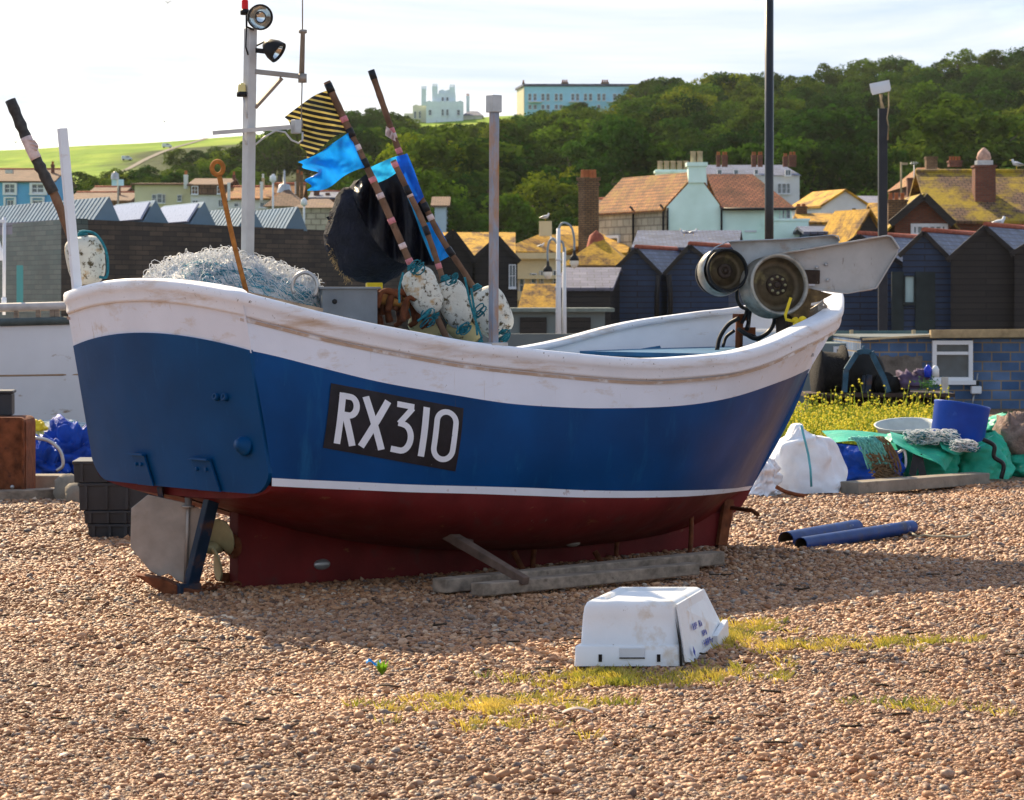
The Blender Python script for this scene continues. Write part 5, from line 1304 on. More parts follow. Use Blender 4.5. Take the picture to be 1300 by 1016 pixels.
# ================================================================== HILL
def hill_mat():
    m, t, b = base('hillside'); co = t.new('ShaderNodeTexCoord').outputs['Object']
    g = ramp(t, noise_(t, co, .10, 7, .6), [(.3, (.10,.19,.015)), (.5, (.19,.30,.025)), (.7, (.30,.36,.05))])
    g = mixc(t, 1.0, g, ramp(t, noise_(t, stretch(t, co, (.3, 1, 1)), .5, 5), [(.3, .75), (.7, 1.15)]), 'MULTIPLY')
    w = ramp(t, noise_(t, co, .25, 7, .65), [(.3, (.022,.035,.010)), (.7, (.05,.075,.018))])
    sx = t.new('ShaderNodeSeparateXYZ', {'Vector': co})
    # the wood begins to the right of the open down, and stops short of the lawns below the castle house
    q = math_(t, 'ADD', math_(t, 'ADD', sx.outputs[0], math_(t, 'MULTIPLY', sx.outputs[1], .135)), math_(t, 'MULTIPLY', noise_(t, co, .06, 4), 14.0))
    f = math_(t, 'MULTIPLY', math_(t, 'ADD', q, -2.0), .15, True)
    lawn = math_(t, 'MULTIPLY', math_(t, 'ADD', sx.outputs[1], -418.0), .2, True)
    lx = math_(t, 'MULTIPLY', math_(t, 'ADD', math_(t, 'MULTIPLY', sx.outputs[0], -1.0), 26.0), .2, True)
    f = math_(t, 'SUBTRACT', f, math_(t, 'MULTIPLY', lawn, lx), True)
    c = mixc(t, f, g, w); t.l.new(c, b.inputs['Base Color']); b.inputs['Roughness'].default_value = .95; b.inputs['Specular IOR Level'].default_value = .1
    bump_(t, b, noise_(t, co, .8, 6), .8, .5)
    return m
def hill():
    ys = [95+6*i for i in range(60)]+[455,460,470,490,520,600,800,1400]; us = [-900+30*i for i in range(127)]
    vs = []
    for y in ys:
        for u in us:
            x = (u-CX)*y/F*1.15; vs.append((x, y, town_h(x, y)-.03))
    n = len(us); fs = [(j*n+i, j*n+i+1, (j+1)*n+i+1, (j+1)*n+i) for j in range(len(ys)-1) for i in range(n-1)]
    tag(MB().add(vs, fs, 0, True).build('hill', hill_mat(), org=(0,0,0), uv=False), kind='structure')
hill()
def onhill(u, v):     # hill point seen at (u, v)
    for i in range(720):
        y = 100+i*.5; p = P(u, v, y)
        if town_h(p.x, y) >= p.z: return p
    return P(u, v, 448)
# path up the down, with two pale vehicles
def path_strip():
    pts = [(133,226),(160,216),(185,203),(205,194),(225,187),(250,180),(262,176)]; mb = MB(); vs = []
    for i in range(40):
        t = i/39*(len(pts)-1); u = sinterp(t, [(j, p[0]) for j, p in enumerate(pts)]); v = sinterp(t, [(j, p[1]) for j, p in enumerate(pts)])
        a = onhill(u, v); w = .8
        for s_ in (-1, 1):
            q = a+Vector((s_*w*.6, -s_*w, 0)); vs.append((q.x, q.y, town_h(q.x, q.y)+.06))
    mb.add(vs, [(2*i, 2*i+1, 2*i+3, 2*i+2) for i in range(39)])
    tag(mb.build('hill_path', mat('path', (.15,.135,.11), .9, var=.15, bump=0), org=(0,0,0)), kind='structure')
path_strip()
M_van = mat('pale_van', (.65,.67,.70), .35, var=.05, bump=0); M_win = glassy('window_glass')
for (u, v, lab) in ((161,204,'small pale van on the path halfway up the grassy hill'),(212,188,'small pale van farther up the hill path, near the crest')):
    p = onhill(u, v); v_ = empty('van', p, R(10), lab, 'van', 'vans on the hill path'); v_.scale = (.34,.34,.34)
    mb = MB(); mb.prism([(-2.2,-.9,.35),(2.2,-.9,.35),(2.25,-.9,1.1),(1.5,-.9,1.35),(1.0,-.9,2.0),(-2.2,-.9,2.0)], (0,1.8,0)); mb.build('body', M_van, v_, bevel=.08)
    for sx_ in (-1.4, 1.4):
        for sy_ in (-.95, .75): MB().lathe((sx_, sy_, .35), (0,1,0), [(0,0),(0,.35),(.2,.35),(.2,0)], 14).build('wheel', M_black, v_)
    MB().box((.3,-.905,1.6), (1.4,.02,.5)).build('side_window', M_win, v_)

# ================================================================== TREES
M_leafs = [mat('foliage_%s' % n, c, .6, var=.45, vs=.9, bump=0, trans=.30, spec=.0, rvar=0) for n, c in
           (('dark', (.030,.060,.012)), ('mid', (.050,.090,.014)), ('olive', (.085,.105,.016)), ('bright', (.12,.15,.018)))]
M_bark = mat('bark', (.10,.08,.06), .9, var=.3, bump=0)
def tree_proto(seed, m, nleaf=3600, hh=8.0, rr=3.4):
    rng = np.random.default_rng(seed); rn = random.Random(seed)
    root = empty('broadleaf_tree', (0,0,0))
    mb = MB(); mb.tube([(0,0,-1.5),(.05,0,1.2),(.15,.1,3.2),(.1,.2,5.0)], [.28,.24,.17,.08], 7)
    for k in range(6):
        a = k*1.05+rn.random(); z = rn.uniform(2.2,4.5); mb.tube([(.1,.1,z),(math.cos(a)*1.1,math.sin(a)*1.1,z+.9),(math.cos(a)*2.1,math.sin(a)*2.1,z+1.9)], [.10,.07,.03], 5)
    mb.build('trunk', M_bark, root)
    # leaf clumps gathered on many small lobes, uneven outline with gaps
    nl = 26; th = rng.uniform(0, 2*PI, nl); zz = rng.uniform(-.75, 1.0, nl); 
    rad = np.sqrt(np.clip(1-zz**2, .05, 1))*rng.uniform(.45, 1.05, nl)
    lc = np.stack([np.cos(th)*rad*rr*.80, np.sin(th)*rad*rr*.80, hh*.60+zz*hh*.34], 1); lr = rng.uniform(.55, 1.35, nl)*rr*.30
    idx = rng.integers(0, nl, nleaf); d = rng.normal(0, 1, (nleaf, 3)); d /= np.linalg.norm(d, axis=1)[:, None]
    d[:, 2] = np.abs(d[:, 2])*np.where(rng.random(nleaf) < .78, 1, -1)
    pos = lc[idx]+d*(lr[idx]*rng.uniform(.72, 1.10, nleaf))[:, None]
    nr = d+rng.normal(0, .55, (nleaf, 3)); nr /= np.linalg.norm(nr, axis=1)[:, None]
    t1 = np.cross(nr, rng.normal(0, 1, (nleaf, 3))); t1 /= np.linalg.norm(t1, axis=1)[:, None]; t2 = np.cross(nr, t1)
    s = rng.uniform(.09, .25, nleaf)[:, None]
    k1 = rng.uniform(.6, 1.2, nleaf)[:, None]
    V = np.stack([pos-t1*s, pos-t2*s*.6*k1, pos+t1*s, pos+t2*s*.75], 1).reshape(-1, 3)
    # dull inner twig mass so the crown is not hollow
    me = bpy.data.meshes.new('crown'); nf = nleaf
    me.vertices.add(4*nf); me.vertices.foreach_set('co', V.ravel()); me.loops.add(4*nf); me.loops.foreach_set('vertex_index', np.arange(4*nf))
    me.polygons.add(nf); me.polygons.foreach_set('loop_start', np.arange(0, 4*nf, 4)); me.polygons.foreach_set('loop_total', np.full(nf, 4)); me.update()
    me.materials.append(m); o = bpy.data.objects.new('crown', me); COL.objects.link(o); o.parent = root
    return root
for m_ in M_leafs:      # every tree its own green
    t = NT(m_.node_tree); oi = t.new('ShaderNodeObjectInfo').outputs['Random']
    pb = m_.node_tree.nodes['Principled BSDF']; tr_ = [n for n in m_.node_tree.nodes if n.type == 'BSDF_TRANSLUCENT'][0]
    src = pb.inputs['Base Color'].links[0].from_socket
    c_ = mixc(t, 1.0, src, ramp(t, oi, [(0, (.30,.48,.45)), (.3, (.52,.78,.65)), (.6, (.82,1.08,.82)), (.85, (1.25,1.4,.78)), (1, (1.9,1.8,.8))]), 'MULTIPLY')
    t.l.new(c_, pb.inputs['Base Color']); t.l.new(c_, tr_.inputs['Color'])
protos = [[tree_proto(100+10*i+j, M_leafs[i]) for j in range(3)] for i in range(4)]
used = set()
TL = [(100,236),(150,226),(185,214),(205,206),(228,200),(250,196),(270,190),(300,180),(330,176),(362,160),(400,152),(440,142),(480,137),(508,146),(545,160),(590,158),(640,152),(660,146),(700,138),(735,127),(762,138),(790,126),(812,104),(830,97),(860,100),(900,91),(950,94),(1000,85),(1040,82),(1100,78),(1130,70),(1160,66),(1230,62),(1300,60),(1360,58)]
rng = random.Random(77); placed = []
def place(u, Y, h, mi, label, group, name='broadleaf_tree', wd=1.0):
    x = (u-CX)*Y/F; z = town_h(x, Y); pr = rng.choice(protos[mi])
    if id(pr) in used: o = copy_tree(pr)
    else: o = pr; used.add(id(pr))
    s = h/8.3; o.location = (x, Y, z-.2); o.rotation_euler = (0, 0, rng.random()*6.28); o.scale = (s*wd, s*wd, s)
    o.name = name; tag(o, label, 'tree' if name != 'bush' else 'bush', group)
    return o
NT_ = 0
Y = 448.0; rows = []
cand = []
for (Y, st, h0) in ((446,23,6.8),(436,25,6.5),(420,26,6.5),(404,27,6.3),(388,28,6.6),(368,30,6.8),(346,32,7),(322,34,7),(296,37,7.2),(268,41,7.5),(238,46,8),(205,50,8.5),(188,52,6.0),(172,48,4.5)):
    u = -10+rng.random()*20
    while u < 1330:
        cand.append((u+rng.uniform(-7,7), Y+rng.uniform(-6,5), h0*rng.uniform(.72,1.3))); u += st*rng.uniform(.85,1.15)
ntree = 0
for (u, Y, h) in cand:
    if u < 235: continue
    z = town_h((u-CX)*Y/F, Y); tl = interp(u, TL)+rng.uniform(-3,4)
    vb = HY-(z-H)*F/Y; vt = HY-(z+h*.98-H)*F/Y
    if vt < tl:
        h2 = ((HY-tl)*Y/F+H-z)/.98
        if h2 < 3.6: continue
        h = h2
    if vb > 320 and Y < 240: pass
    if u < 420 and vb > 262: continue
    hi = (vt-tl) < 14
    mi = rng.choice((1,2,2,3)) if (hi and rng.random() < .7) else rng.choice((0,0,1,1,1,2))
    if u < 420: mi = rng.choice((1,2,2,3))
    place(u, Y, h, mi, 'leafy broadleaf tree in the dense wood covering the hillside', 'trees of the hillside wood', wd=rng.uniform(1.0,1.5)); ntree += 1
print('trees', ntree)
# bushes at the foot of the open down
for k, (u, v) in enumerate(((88,262),(100,254),(112,250),(122,258),(147,243),(160,240),(176,238),(190,240),(204,236),(220,238),(236,232),(252,238),(268,230),(110,268),(95,272),(150,250),(168,250),(185,252),(204,250),(224,252),(246,250),(268,250),(290,246),(310,244),(330,240),(290,225),(312,222),(335,220),(228,214),(250,214),(272,212))):
    Y_ = 215+(270-v)*2.2; x = (u-CX)*Y_/F; z = P(u, v+6, Y_).z; hgt = rng.uniform(2.6,3.6)
    o = place(u, Y_, hgt, rng.choice((1,2,2,3)), 'low leafy bush in the hedge line under the open grassy hill', 'bushes under the open hill', 'bush', 1.5); o.location.z = min(z, o.location.z+20)-.6
for rowp in protos:
    for pr in rowp:
        if id(pr) not in used:
            for ch in list(pr.children): bpy.data.objects.remove(ch)
            bpy.data.objects.remove(pr)

# ================================================================== BUILDINGS
def wallm(name, c, **k): return mat(name, c, .85, var=.08, vs=1.5, bump=.15, bs=15, spec=.2, dirt=(tuple(x*.55 for x in c), .62, .9, (1,1,.4), .2), **k)
M_frame = mat('window_frame', (.68,.70,.72), .5, var=.03, bump=0)
M_tile = brick('clay_tiles', (.26,.095,.03), (.40,.16,.045), (.04,.018,.010), .19, .16, .018, lichen=((.34,.19,.03), .50), var=.5)
M_tilel = brick('lichened_tiles', (.16,.07,.02), (.25,.12,.03), (.05,.028,.012), .22, .18, .018, lichen=((.66,.36,.025), .40), lscale=1.3, var=.5)
M_tileg = brick('mossy_tiles', (.15,.085,.055), (.20,.11,.07), (.05,.03,.02), .24, .20, .022, lichen=((.46,.31,.015), .43), lscale=.8, var=.5)
M_tileb = brick('brown_tiles', (.15,.085,.055), (.19,.11,.07), (.06,.04,.03), .34, .30, .02, lichen=((.3,.2,.05), .60))
M_slate = brick('slates', (.045,.060,.12), (.12,.14,.22), (.015,.015,.025), .26, .16, .014, rough=.5, var=.6, spec=.35, lichen=((.42,.40,.38), .60), lscale=4)
M_slatep = brick('purple_slates', (.13,.12,.17), (.20,.19,.24), (.04,.04,.05), .45, .26, .012, rough=.5, spec=.5)
M_board = brick('tarred_boards', (.014,.011,.010), (.026,.020,.018), (.003,.003,.004), 2.6, .17, .012, rough=.6, off=.37, spec=.35, bump=1.0)
M_boardb = brick('blue_black_boards', (.006,.024,.070), (.012,.036,.095), (.003,.005,.008), 2.6, .17, .014, rough=.55, off=.37, spec=.4, bump=1.0)
M_redb = brick('red_brick', (.16,.045,.028), (.24,.075,.04), (.12,.09,.07), .23, .075, .012)
M_ridge = mat('red_ridge_tile', (.34,.09,.05), .8, var=.3, vs=5, bump=.3, bs=10)
M_pot = mat('chimney_pot', (.40,.13,.05), .8, var=.25, vs=5, bump=.1); M_potb = mat('buff_pot', (.42,.33,.20), .8, var=.25, vs=5, bump=.1)
M_chim = brick('sooty_brick', (.20,.11,.05), (.26,.15,.07), (.06,.05,.04), .23, .08, .012, var=.5)
M_stone = brick('rubble_stone', (.42,.38,.28), (.52,.46,.34), (.28,.24,.18), .5, .3, .03, var=.3)
M_gut = mat('black_pipe', (.01,.011,.012), .5, bump=0)
def pane_window(root, org, q00, q10, q11, q01, nrm, bars=(1,1), fr=None, glass=None, th=.06, label=None):
    """q: bottom-left, bottom-right, top-right, top-left corners; nrm points out of the wall"""
    q00, q10, q11, q01 = map(Vector, (q00, q10, q11, q01)); n = Vector(nrm).normalized()
    f = MB(); W_ = (q10-q00).length; H_ = (q01-q00).length; ft = min(.12, W_*.10)
    def pt(a, b): return (q00*(1-a)+q10*a)*(1-b)+(q01*(1-a)+q11*a)*b+n*th*.5
    def bar(a0, b0, a1, b1, w=ft): f.beam(pt(a0, b0), pt(a1, b1), w, th+.02, up=tuple(n))
    g = ft/2
    f.beam(pt(0,g/H_), pt(1,g/H_), th+.05, ft, up=(0,0,1)); f.beam(pt(0,1-g/H_), pt(1,1-g/H_), th+.05, ft, up=(0,0,1))
    for a in (g/W_, 1-g/W_): f.beam(pt(a, ft/H_), pt(a, 1-ft/H_), ft, th+.05, up=tuple(n))
    for i in range(bars[0]): a = (i+1)/(bars[0]+1); f.beam(pt(a, ft/H_), pt(a, 1-ft/H_), ft*.6, th, up=tuple(n))
    for j in range(bars[1]): b = (j+1)/(bars[1]+1); f.beam(pt(ft/W_, b), pt(1-ft/W_, b), th+.01, ft*.6, up=(0,0,1))
    f.beam(pt(-.06, -.03)+n*.04, pt(1.06, -.03)+n*.04, .16, .07, up=(0,0,1))
    fo_ = f.build('window', fr or M_frame, root, org=org)
    pn = MB(); pn.prism([pt(0.02,0.02)-n*th*.3, pt(.98,.02)-n*th*.3, pt(.98,.98)-n*th*.3, pt(.02,.98)-n*th*.3], n*.01)
    pn.build('pane', glass or M_win, fo_, org=org)
    return fo_
class House:
    """front wall seen between photo columns u0..u1 at distance Y (Y1 at its right end); the body runs back by vector dv"""
    def __init__(s, name, label, cat, Y, u0, u1, dv, Y1=None, group=None):
        Y1 = Y if Y1 is None else Y1
        s.A = Vector((P(u0,0,Y).x, Y, 0)); s.B = Vector((P(u1,0,Y1).x, Y1, 0)); s.dv = Vector(dv)
        z = min(town_h(s.A.x, s.A.y), town_h(s.B.x, s.B.y)) if Y > 95 else 0
        s.z0 = z-.6 if Y > 95 else 0.0
        s.e = (s.B-s.A).normalized(); s.n = Vector((s.e.y, -s.e.x, 0))
        if s.n.y > 0: s.n = -s.n
        s.ln = Vector((-s.dv.y, s.dv.x, 0)).normalized()
        if s.ln.x > 0: s.ln = -s.ln
        s.root = empty(name, s.A+Vector((0,0,s.z0)), 0, label, cat, group); s.o = Vector(s.root.location)
    def zf(s, v, a=0.0):   # height of a photo row on the front wall at fraction a
        p = s.A.lerp(s.B, a); return H-(v-HY)*p.y/F
    def fp(s, a, z, off=0.0): p = s.A.lerp(s.B, a); return Vector((p.x, p.y, z))+s.n*off
    def afu(s, u):         # fraction along the front for a photo column
        k = (u-CX)/F; return (k*s.A.y-s.A.x)/((s.B.x-s.A.x)-k*(s.B.y-s.A.y))
    def walls(s, m, z, zb=None, name='wall', gable=None, gm=None, z1=None):
        zb = s.z0 if zb is None else zb; z1 = z if z1 is None else z1
        A, B, C, D = s.A, s.B, s.B+s.dv, s.A+s.dv; mb = MB()
        up = lambda p, h: Vector((p.x, p.y, h))
        vs = [up(A,zb),up(B,zb),up(C,zb),up(D,zb),up(A,z),up(B,z1),up(C,z1),up(D,z)]
        mb.add(vs, [(0,1,5,4),(1,2,6,5),(2,3,7,6),(3,0,4,7),(4,5,6,7),(3,2,1,0)])
        if gable == 'front':     # ridge runs back; triangles over front and back
            r = (A+B)/2; mb.add([up(A,z),up(B,z1),up(r,gm)], [(0,1,2)]); r2 = r+s.dv; mb.add([up(D,z),up(C,z1),up(r2,gm)], [(1,0,2)])
        if gable == 'side':
            for p, q in ((A, D), (B, C)): mb.add([up(p,z),up(q,z),up((p+q)/2,gm)], [(0,1,2)])
        s.wz = z
        s.wall = mb.build(name, m, s.root, org=s.o); return s.wall
    def roof(s, m, kind, ze, zr, over=.25, th=.10, a=.5, hipi=.25, mat2=None, zf_=None):
        A, B, dv, e = s.A, s.B, s.dv, s.e; d = dv.normalized(); up = lambda p, h: Vector((p.x, p.y, h)); mb = MB(); t = Vector((0,0,th))
        def slab(q): mb.prism([x for x in q], t)
        if kind == 'front':      # ridge runs back
            r = A.lerp(B, a); sl = (zr-ze)/max(.01, (r-A).length); sr = (zr-ze)/max(.01, (B-r).length)
            r0 = up(r-d*over, zr); r1 = up(r+dv+d*over, zr)
            l0 = up(A-e*over-d*over, ze-over*sl); l1 = up(A-e*over+dv+d*over, ze-over*sl)
            q0 = up(B+e*over-d*over, ze-over*sr); q1 = up(B+e*over+dv+d*over, ze-over*sr)
            slab([l0, r0, r1, l1]); slab([r0, q0, q1, r1]); s.rl = (r0+t, r1+t)
        elif kind == 'side':     # ridge parallel to the front
            r0 = up(A+dv*a-e*over, zr); r1 = up(B+dv*a+e*over, zr); sl = (zr-ze)/(dv*a).length; sr = (zr-ze)/max(.01, (dv*(1-a)).length)
            slab([up(A-e*over-d*over, ze-over*sl), up(B+e*over-d*over, ze-over*sl), r1, r0]); slab([r0, r1, up(B+dv+e*over+d*over, ze-over*sr), up(A+dv-e*over+d*over, ze-over*sr)]); s.rl = (r0+t, r1+t)
        elif kind == 'hip':
            r0 = up((A+dv*.5).lerp(B+dv*.5, hipi), zr); r1 = up((A+dv*.5).lerp(B+dv*.5, 1-hipi), zr)
            a0, b0, c0, d0 = up(A-e*over-d*over, ze), up(B+e*over-d*over, ze), up(B+dv+e*over+d*over, ze), up(A+dv-e*over+d*over, ze)
            vs = [a0,b0,c0,d0,r0,r1]; mb.add(vs, [(0,1,5,4),(1,2,5),(2,3,4,5),(3,0,4),(3,2,1,0)]); s.rl = (r0, r1)
        elif kind == 'pyramid':
            r0 = up((A+dv*.5).lerp(B+dv*.5, .5), zr)
            a0, b0, c0, d0 = up(A-e*over-d*over, ze), up(B+e*over-d*over, ze), up(B+dv+e*over+d*over, ze), up(A+dv-e*over+d*over, ze)
            mb.add([a0,b0,c0,d0,r0], [(0,1,4),(1,2,4),(2,3,4),(3,0,4),(3,2,1,0)]); s.rl = (r0, r0)
        elif kind == 'flat':
            slab([up(A-e*over-d*over, ze), up(B+e*over-d*over, ze), up(B+dv+e*over+d*over, ze), up(A+dv-e*over+d*over, ze)])
        s.rf = mb.build('roof', m, s.root, org=s.o); return s.rf
    def ridge(s, m=None, r=.10):
        a, b = s.rl; MB().tube([a, b], r, 8).build('ridge_tiles', m or M_ridge, s.rf, org=s.o)
    def win(s, u0, u1, v0, v1, bars=(1,1), off=0.0, fr=None, glass=None):
        a0, a1 = s.afu(u0), s.afu(u1); am = (a0+a1)/2; zt, zb = s.zf(v0, am), s.zf(v1, am)
        return pane_window(s.root, s.o, s.fp(a0,zb,off), s.fp(a1,zb,off), s.fp(a1,zt,off), s.fp(a0,zt,off), s.n, bars, fr, glass)
    def lwin(s, b0, b1, zb, zt, bars=(1,1), wall='left', fr=None):
        A = s.A if wall == 'left' else s.B; n = s.ln if wall == 'left' else -s.ln
        p = A+s.dv*b1; q = A+s.dv*b0
        return pane_window(s.root, s.o, Vector((p.x,p.y,zb)), Vector((q.x,q.y,zb)), Vector((q.x,q.y,zt)), Vector((p.x,p.y,zt)), n, bars, fr)
    def chimney(s, u, Y, v_top, v_bot, wpx, m, dpx=None, pots=0, pot_v=8, potm=None, cap=True, rot=0, name='chimney'):
        w = PX(wpx, Y); dp = PX(dpx or wpx, Y); c = P(u, v_top, Y); zb = P(u, v_bot, Y).z; mb = MB()
        mb.box((c.x, Y, (c.z+zb)/2), (w, dp, c.z-zb), rot)
        if cap: mb.box((c.x, Y, c.z-PX(1.6,Y)), (w*1.12, dp*1.12, PX(2.2,Y)), rot)
        o = mb.build(name, m, s.rf if hasattr(s, 'rf') else s.root, org=s.o)
        for k in range(pots):
            x = (k-(pots-1)/2)*w/max(1, pots)*.95; q = Vector((c.x+x*math.cos(rot), Y+x*math.sin(rot), c.z)); h_ = PX(pot_v, Y); r_ = min(PX(2.6,Y), w/max(1,pots)*.40)
            MB().lathe(q, (0,0,1), [(0,r_),(h_*.8,r_*.85),(h_*.85,r_*1.05),(h_,r_),(h_,r_*.6),(h_*.8,r_*.55)], 12).build('chimney_pot', potm or M_pot, s.root, org=s.o)
        return o
    def pipe(s, u, v0, v1, off=.08, r=.05):
        a = s.afu(u); MB().tube([s.fp(a, s.zf(v0,a), off), s.fp(a, s.zf(v1,a), off)], r, 6).build('downpipe', M_gut, s.root, org=s.o)
    def gutter(s, ze, r=.07):
        MB().tube([s.fp(-.02,ze,.18), s.fp(1.02,ze,.18)], r, 6).build('gutter', M_gut, s.root, org=s.o)

# --- castle-like house and the pale terrace on the crest
YC = 443.0; M_cw = wallm('castle_white', (.70,.77,.80)); M_cl = wallm('castle_cream', (.62,.60,.50))
c = House('castle_house', 'pale castle-like mansion with chimneys on the hill crest', 'mansion', YC, 540, 587, (-2.0, 6, 0))
def cblock(u0, u1, vt, vb, Y, m, dep=4.0, name='wing', batt=True):
    a = P(u0, vt, Y); b = P(u1, vb, Y); mb = MB(); mb.box(((a.x+b.x)/2, Y+dep/2, (a.z+b.z-3)/2), (b.x-a.x, dep, a.z-b.z+3))
    if batt:
        w = b.x-a.x; n = max(2, int(w/.9))
        for i in range(n): mb.box((a.x+(i+.5)*w/n, Y+.12, a.z+.06), (w/n*.5, .22, .12))
    return mb.build(name, m, c.root, org=c.o)
mainb = cblock(541, 588, 129, 158, YC, M_cw, name='wall'); cblock(549, 578, 119, 130, YC+1, M_cw, name='upper_storey'); cblock(557, 574, 115, 122, YC+1.5, M_cw, name='parapet')
cblock(524, 541, 134, 158, YC+2.5, M_cl, 5, 'side_wing'); cblock(513, 524, 144, 160, YC+3.5, M_cl, 4, 'low_wing', False)
for (u, vt, w) in ((538,113,6),(552,110,7),(574,111,7)):
    mb = MB(); p = P(u, vt, YC+1); q = P(u, 134, YC+1); mb.box((p.x, YC+1.5, (p.z+q.z)/2), (PX(w,YC), .9, p.z-q.z)); 
    for k in (-1,0,1): mb.lathe((p.x+k*.28, YC+1.5, p.z-.1), (0,0,1), [(0,.14),(.6,.11),(.6,0)], 8)
    mb.build('chimney', M_cw, c.root, org=c.o)
for (u, v, w, h) in ((546,143,4,7),(562,143,3,8),(568,143,3,8),(582,143,4,7),(562,126,3,5),(568,126,3,5),(519,151,3,6),(527,146,3,9),(533,146,3,9)):
    Yq = YC-.08 if u > 541 else (YC+2.4 if u > 524 else YC+3.4)
    if v < 130: Yq = YC+.92
    a = P(u-w/2, v+h/2, Yq); b = P(u+w/2, v-h/2, Yq); pane_window(c.root, c.o, (a.x,Yq,a.z),(b.x,Yq,a.z),(b.x,Yq,b.z),(a.x,Yq,b.z),(0,-1,0),(0,1))
l = House('lodge', 'small dark roofed lodge right of the castle-like mansion', 'house', YC+2, 588, 612, (0,5,0)); l.walls(M_cl, l.zf(147)); l.roof(M_slate, 'hip', l.zf(147), l.zf(140), .2); l.chimney(594, YC+3, 122, 142, 4, M_cw, pots=2, pot_v=3)
YT = 446.0; M_terr = wallm('terrace_blue', (.34,.62,.76)); M_tl = wallm('terrace_end', (.62,.55,.40))
t_ = House('terrace', 'long pale blue terrace of houses on the hill crest', 'terrace', YT, 666, 822, (-1.2,9,0))
t_.walls(M_terr, t_.zf(110)); t_.roof(M_slate, 'flat', t_.zf(109.5), 0, .3, .35)
MB().box((t_.A.x-.10+(-.55), YT+4.4, (t_.zf(110)+t_.z0)/2), (.06, 8.6, t_.zf(110)-t_.z0), R(7.6)).build('end_wall', M_tl, t_.root, org=t_.o)
for (u, w) in ((664.5,3),(717,8),(768,9),(822,7)): t_.chimney(u, YT+2, 104.5 if u > 670 else 105, 111, w, M_tileb, pots=3 if w > 4 else 1, pot_v=3)
for i, u in enumerate((670.5,677,687,693.5,704,710,725,731,741,747.5,758,764.5,778,784,794,800,808,815)):
    t_.win(u, u+4.4, 119, 128, (0,1))
    if i % 2 == 0 or i < 8: t_.win(u, u+4.4, 133, 139, (0,0))
mb = MB()
for u in (671,696,722,746,770,796): a = t_.fp(t_.afu(u), t_.zf(130), .5); mb.box(a+Vector((1.1,0,0)), (2.2, 1.0, .10))
for k, u in enumerate((671,722,770)): a = t_.fp(t_.afu(u), t_.zf(130), .5); MB().box(a+Vector((1.1,0,0)), (2.2, 1.0, .10)).build('balcony', M_frame, t_.root, org=t_.o)

# --- left: blue terrace, sign, cream house and the tile-hung row
def simple(name, label, cat, Y, u0, u1, ve, vr, wm, rm, kind='side', dv=(0,7,0), wins=(), over=.25, a=.5, chs=(), gm=None, ridge=True, Y1=None, group=None, hipi=.25):
    h = House(name, label, cat, Y, u0, u1, dv, Y1, group)
    ze, zr = h.zf(ve), h.zf(vr)
    h.walls(wm, ze, gable={'side':'side','front':'front'}.get(kind), gm=zr)
    h.roof(rm, kind, ze, zr, over, a=a, hipi=hipi)
    if ridge and kind in ('side','front','hip'): h.ridge(r=.09)
    for w in wins: h.win(*w)
    for c_ in chs: h.chimney(*c_[0], **c_[1])
    return h
M_skyb = wallm('sky_blue_render', (.13,.40,.68)); M_crm = wallm('cream_render', (.56,.53,.36)); M_wht = wallm('white_render', (.62,.63,.62))
hb_ = simple('blue_house', 'sky blue terraced house with white bay windows, at the left edge', 'house', 190, -60, 66, 231, 213, M_skyb, M_tileb, dv=(0,9,0), wins=((5,20,233,246,(1,1)),(38,57,233,246,(1,1)),(9,18,254,262,(1,0)),(41,56,254,262,(1,0))))
for (u0, u1, v0, v1) in ((4,22,232.5,248),(38,60,232.5,248),(5,21,250,266),(39,57,250,266)):
    a0, a1 = hb_.afu(u0), hb_.afu(u1); zt, zb = hb_.zf(v0), hb_.zf(v1); p, q = hb_.fp(a0,zb), hb_.fp(a1,zb)
    mb = MB()
    for (x0, x1, z0_, z1_) in ((0,1,.88,1),(0,1,0,.10),(0,.16,.1,.88),(.84,1,.1,.88)):
        mb.box(((lerp(p.x,q.x,(x0+x1)/2)), p.y-.14, lerp(zb,zt,(z0_+z1_)/2)), (abs(x1-x0)*(q.x-p.x), .16, (z1_-z0_)*(zt-zb)))
    mb.build('window_surround', M_frame, hb_.root, org=hb_.o)
hb_.chimney(67, 193, 209, 232, 4, M_redb, pots=1, pot_v=4)
MB().box(hb_.fp(hb_.afu(15), hb_.zf(219), .9), (.5,.5,.25)).build('skylight', M_galv, hb_.rf, org=hb_.o)
simple('brown_roofed_house', 'low house with a plain brown tile roof, right of the white post', 'house', 175, 88, 162, 256, 243, M_tileb, M_tileb, dv=(0,9,0), chs=(((151,178,233,250,4,M_redb),dict(pots=1,pot_v=4)),))
simple('brown_gabled_house', 'brown tiled house partly hidden between blue house and sign', 'house', 182, 112, 150, 250, 236, M_redb, M_tileb, dv=(0,9,0))
sg = empty('signboard', P(150,240,170), 0, 'pale blue signboard on a post above the brown roofs', 'signboard'); osg = Vector(sg.location)
mb = MB(); a = P(142,228,170); b = P(157,236,170); mb.box(((a.x+b.x)/2,170,(a.z+b.z)/2), (b.x-a.x,.12,a.z-b.z)); mb.build('board', wallm('sign_blue', (.45,.66,.85)), sg, org=osg)
mb = MB(); mb.box(((a.x+b.x)/2,169.93,(a.z+b.z)/2), (.12,.04,a.z-b.z)); mb.build('divider', M_frame, sg, org=osg)
MB().tube([P(150,290,170.2), P(150,236,170.2)], .07, 6).build('post', M_steel, sg, org=osg)
MB().lathe(P(146,228,170), (0,0,1), [(0,.25),(.35,.22),(.5,0)], 10).build('lamp', M_galv, sg, org=osg)
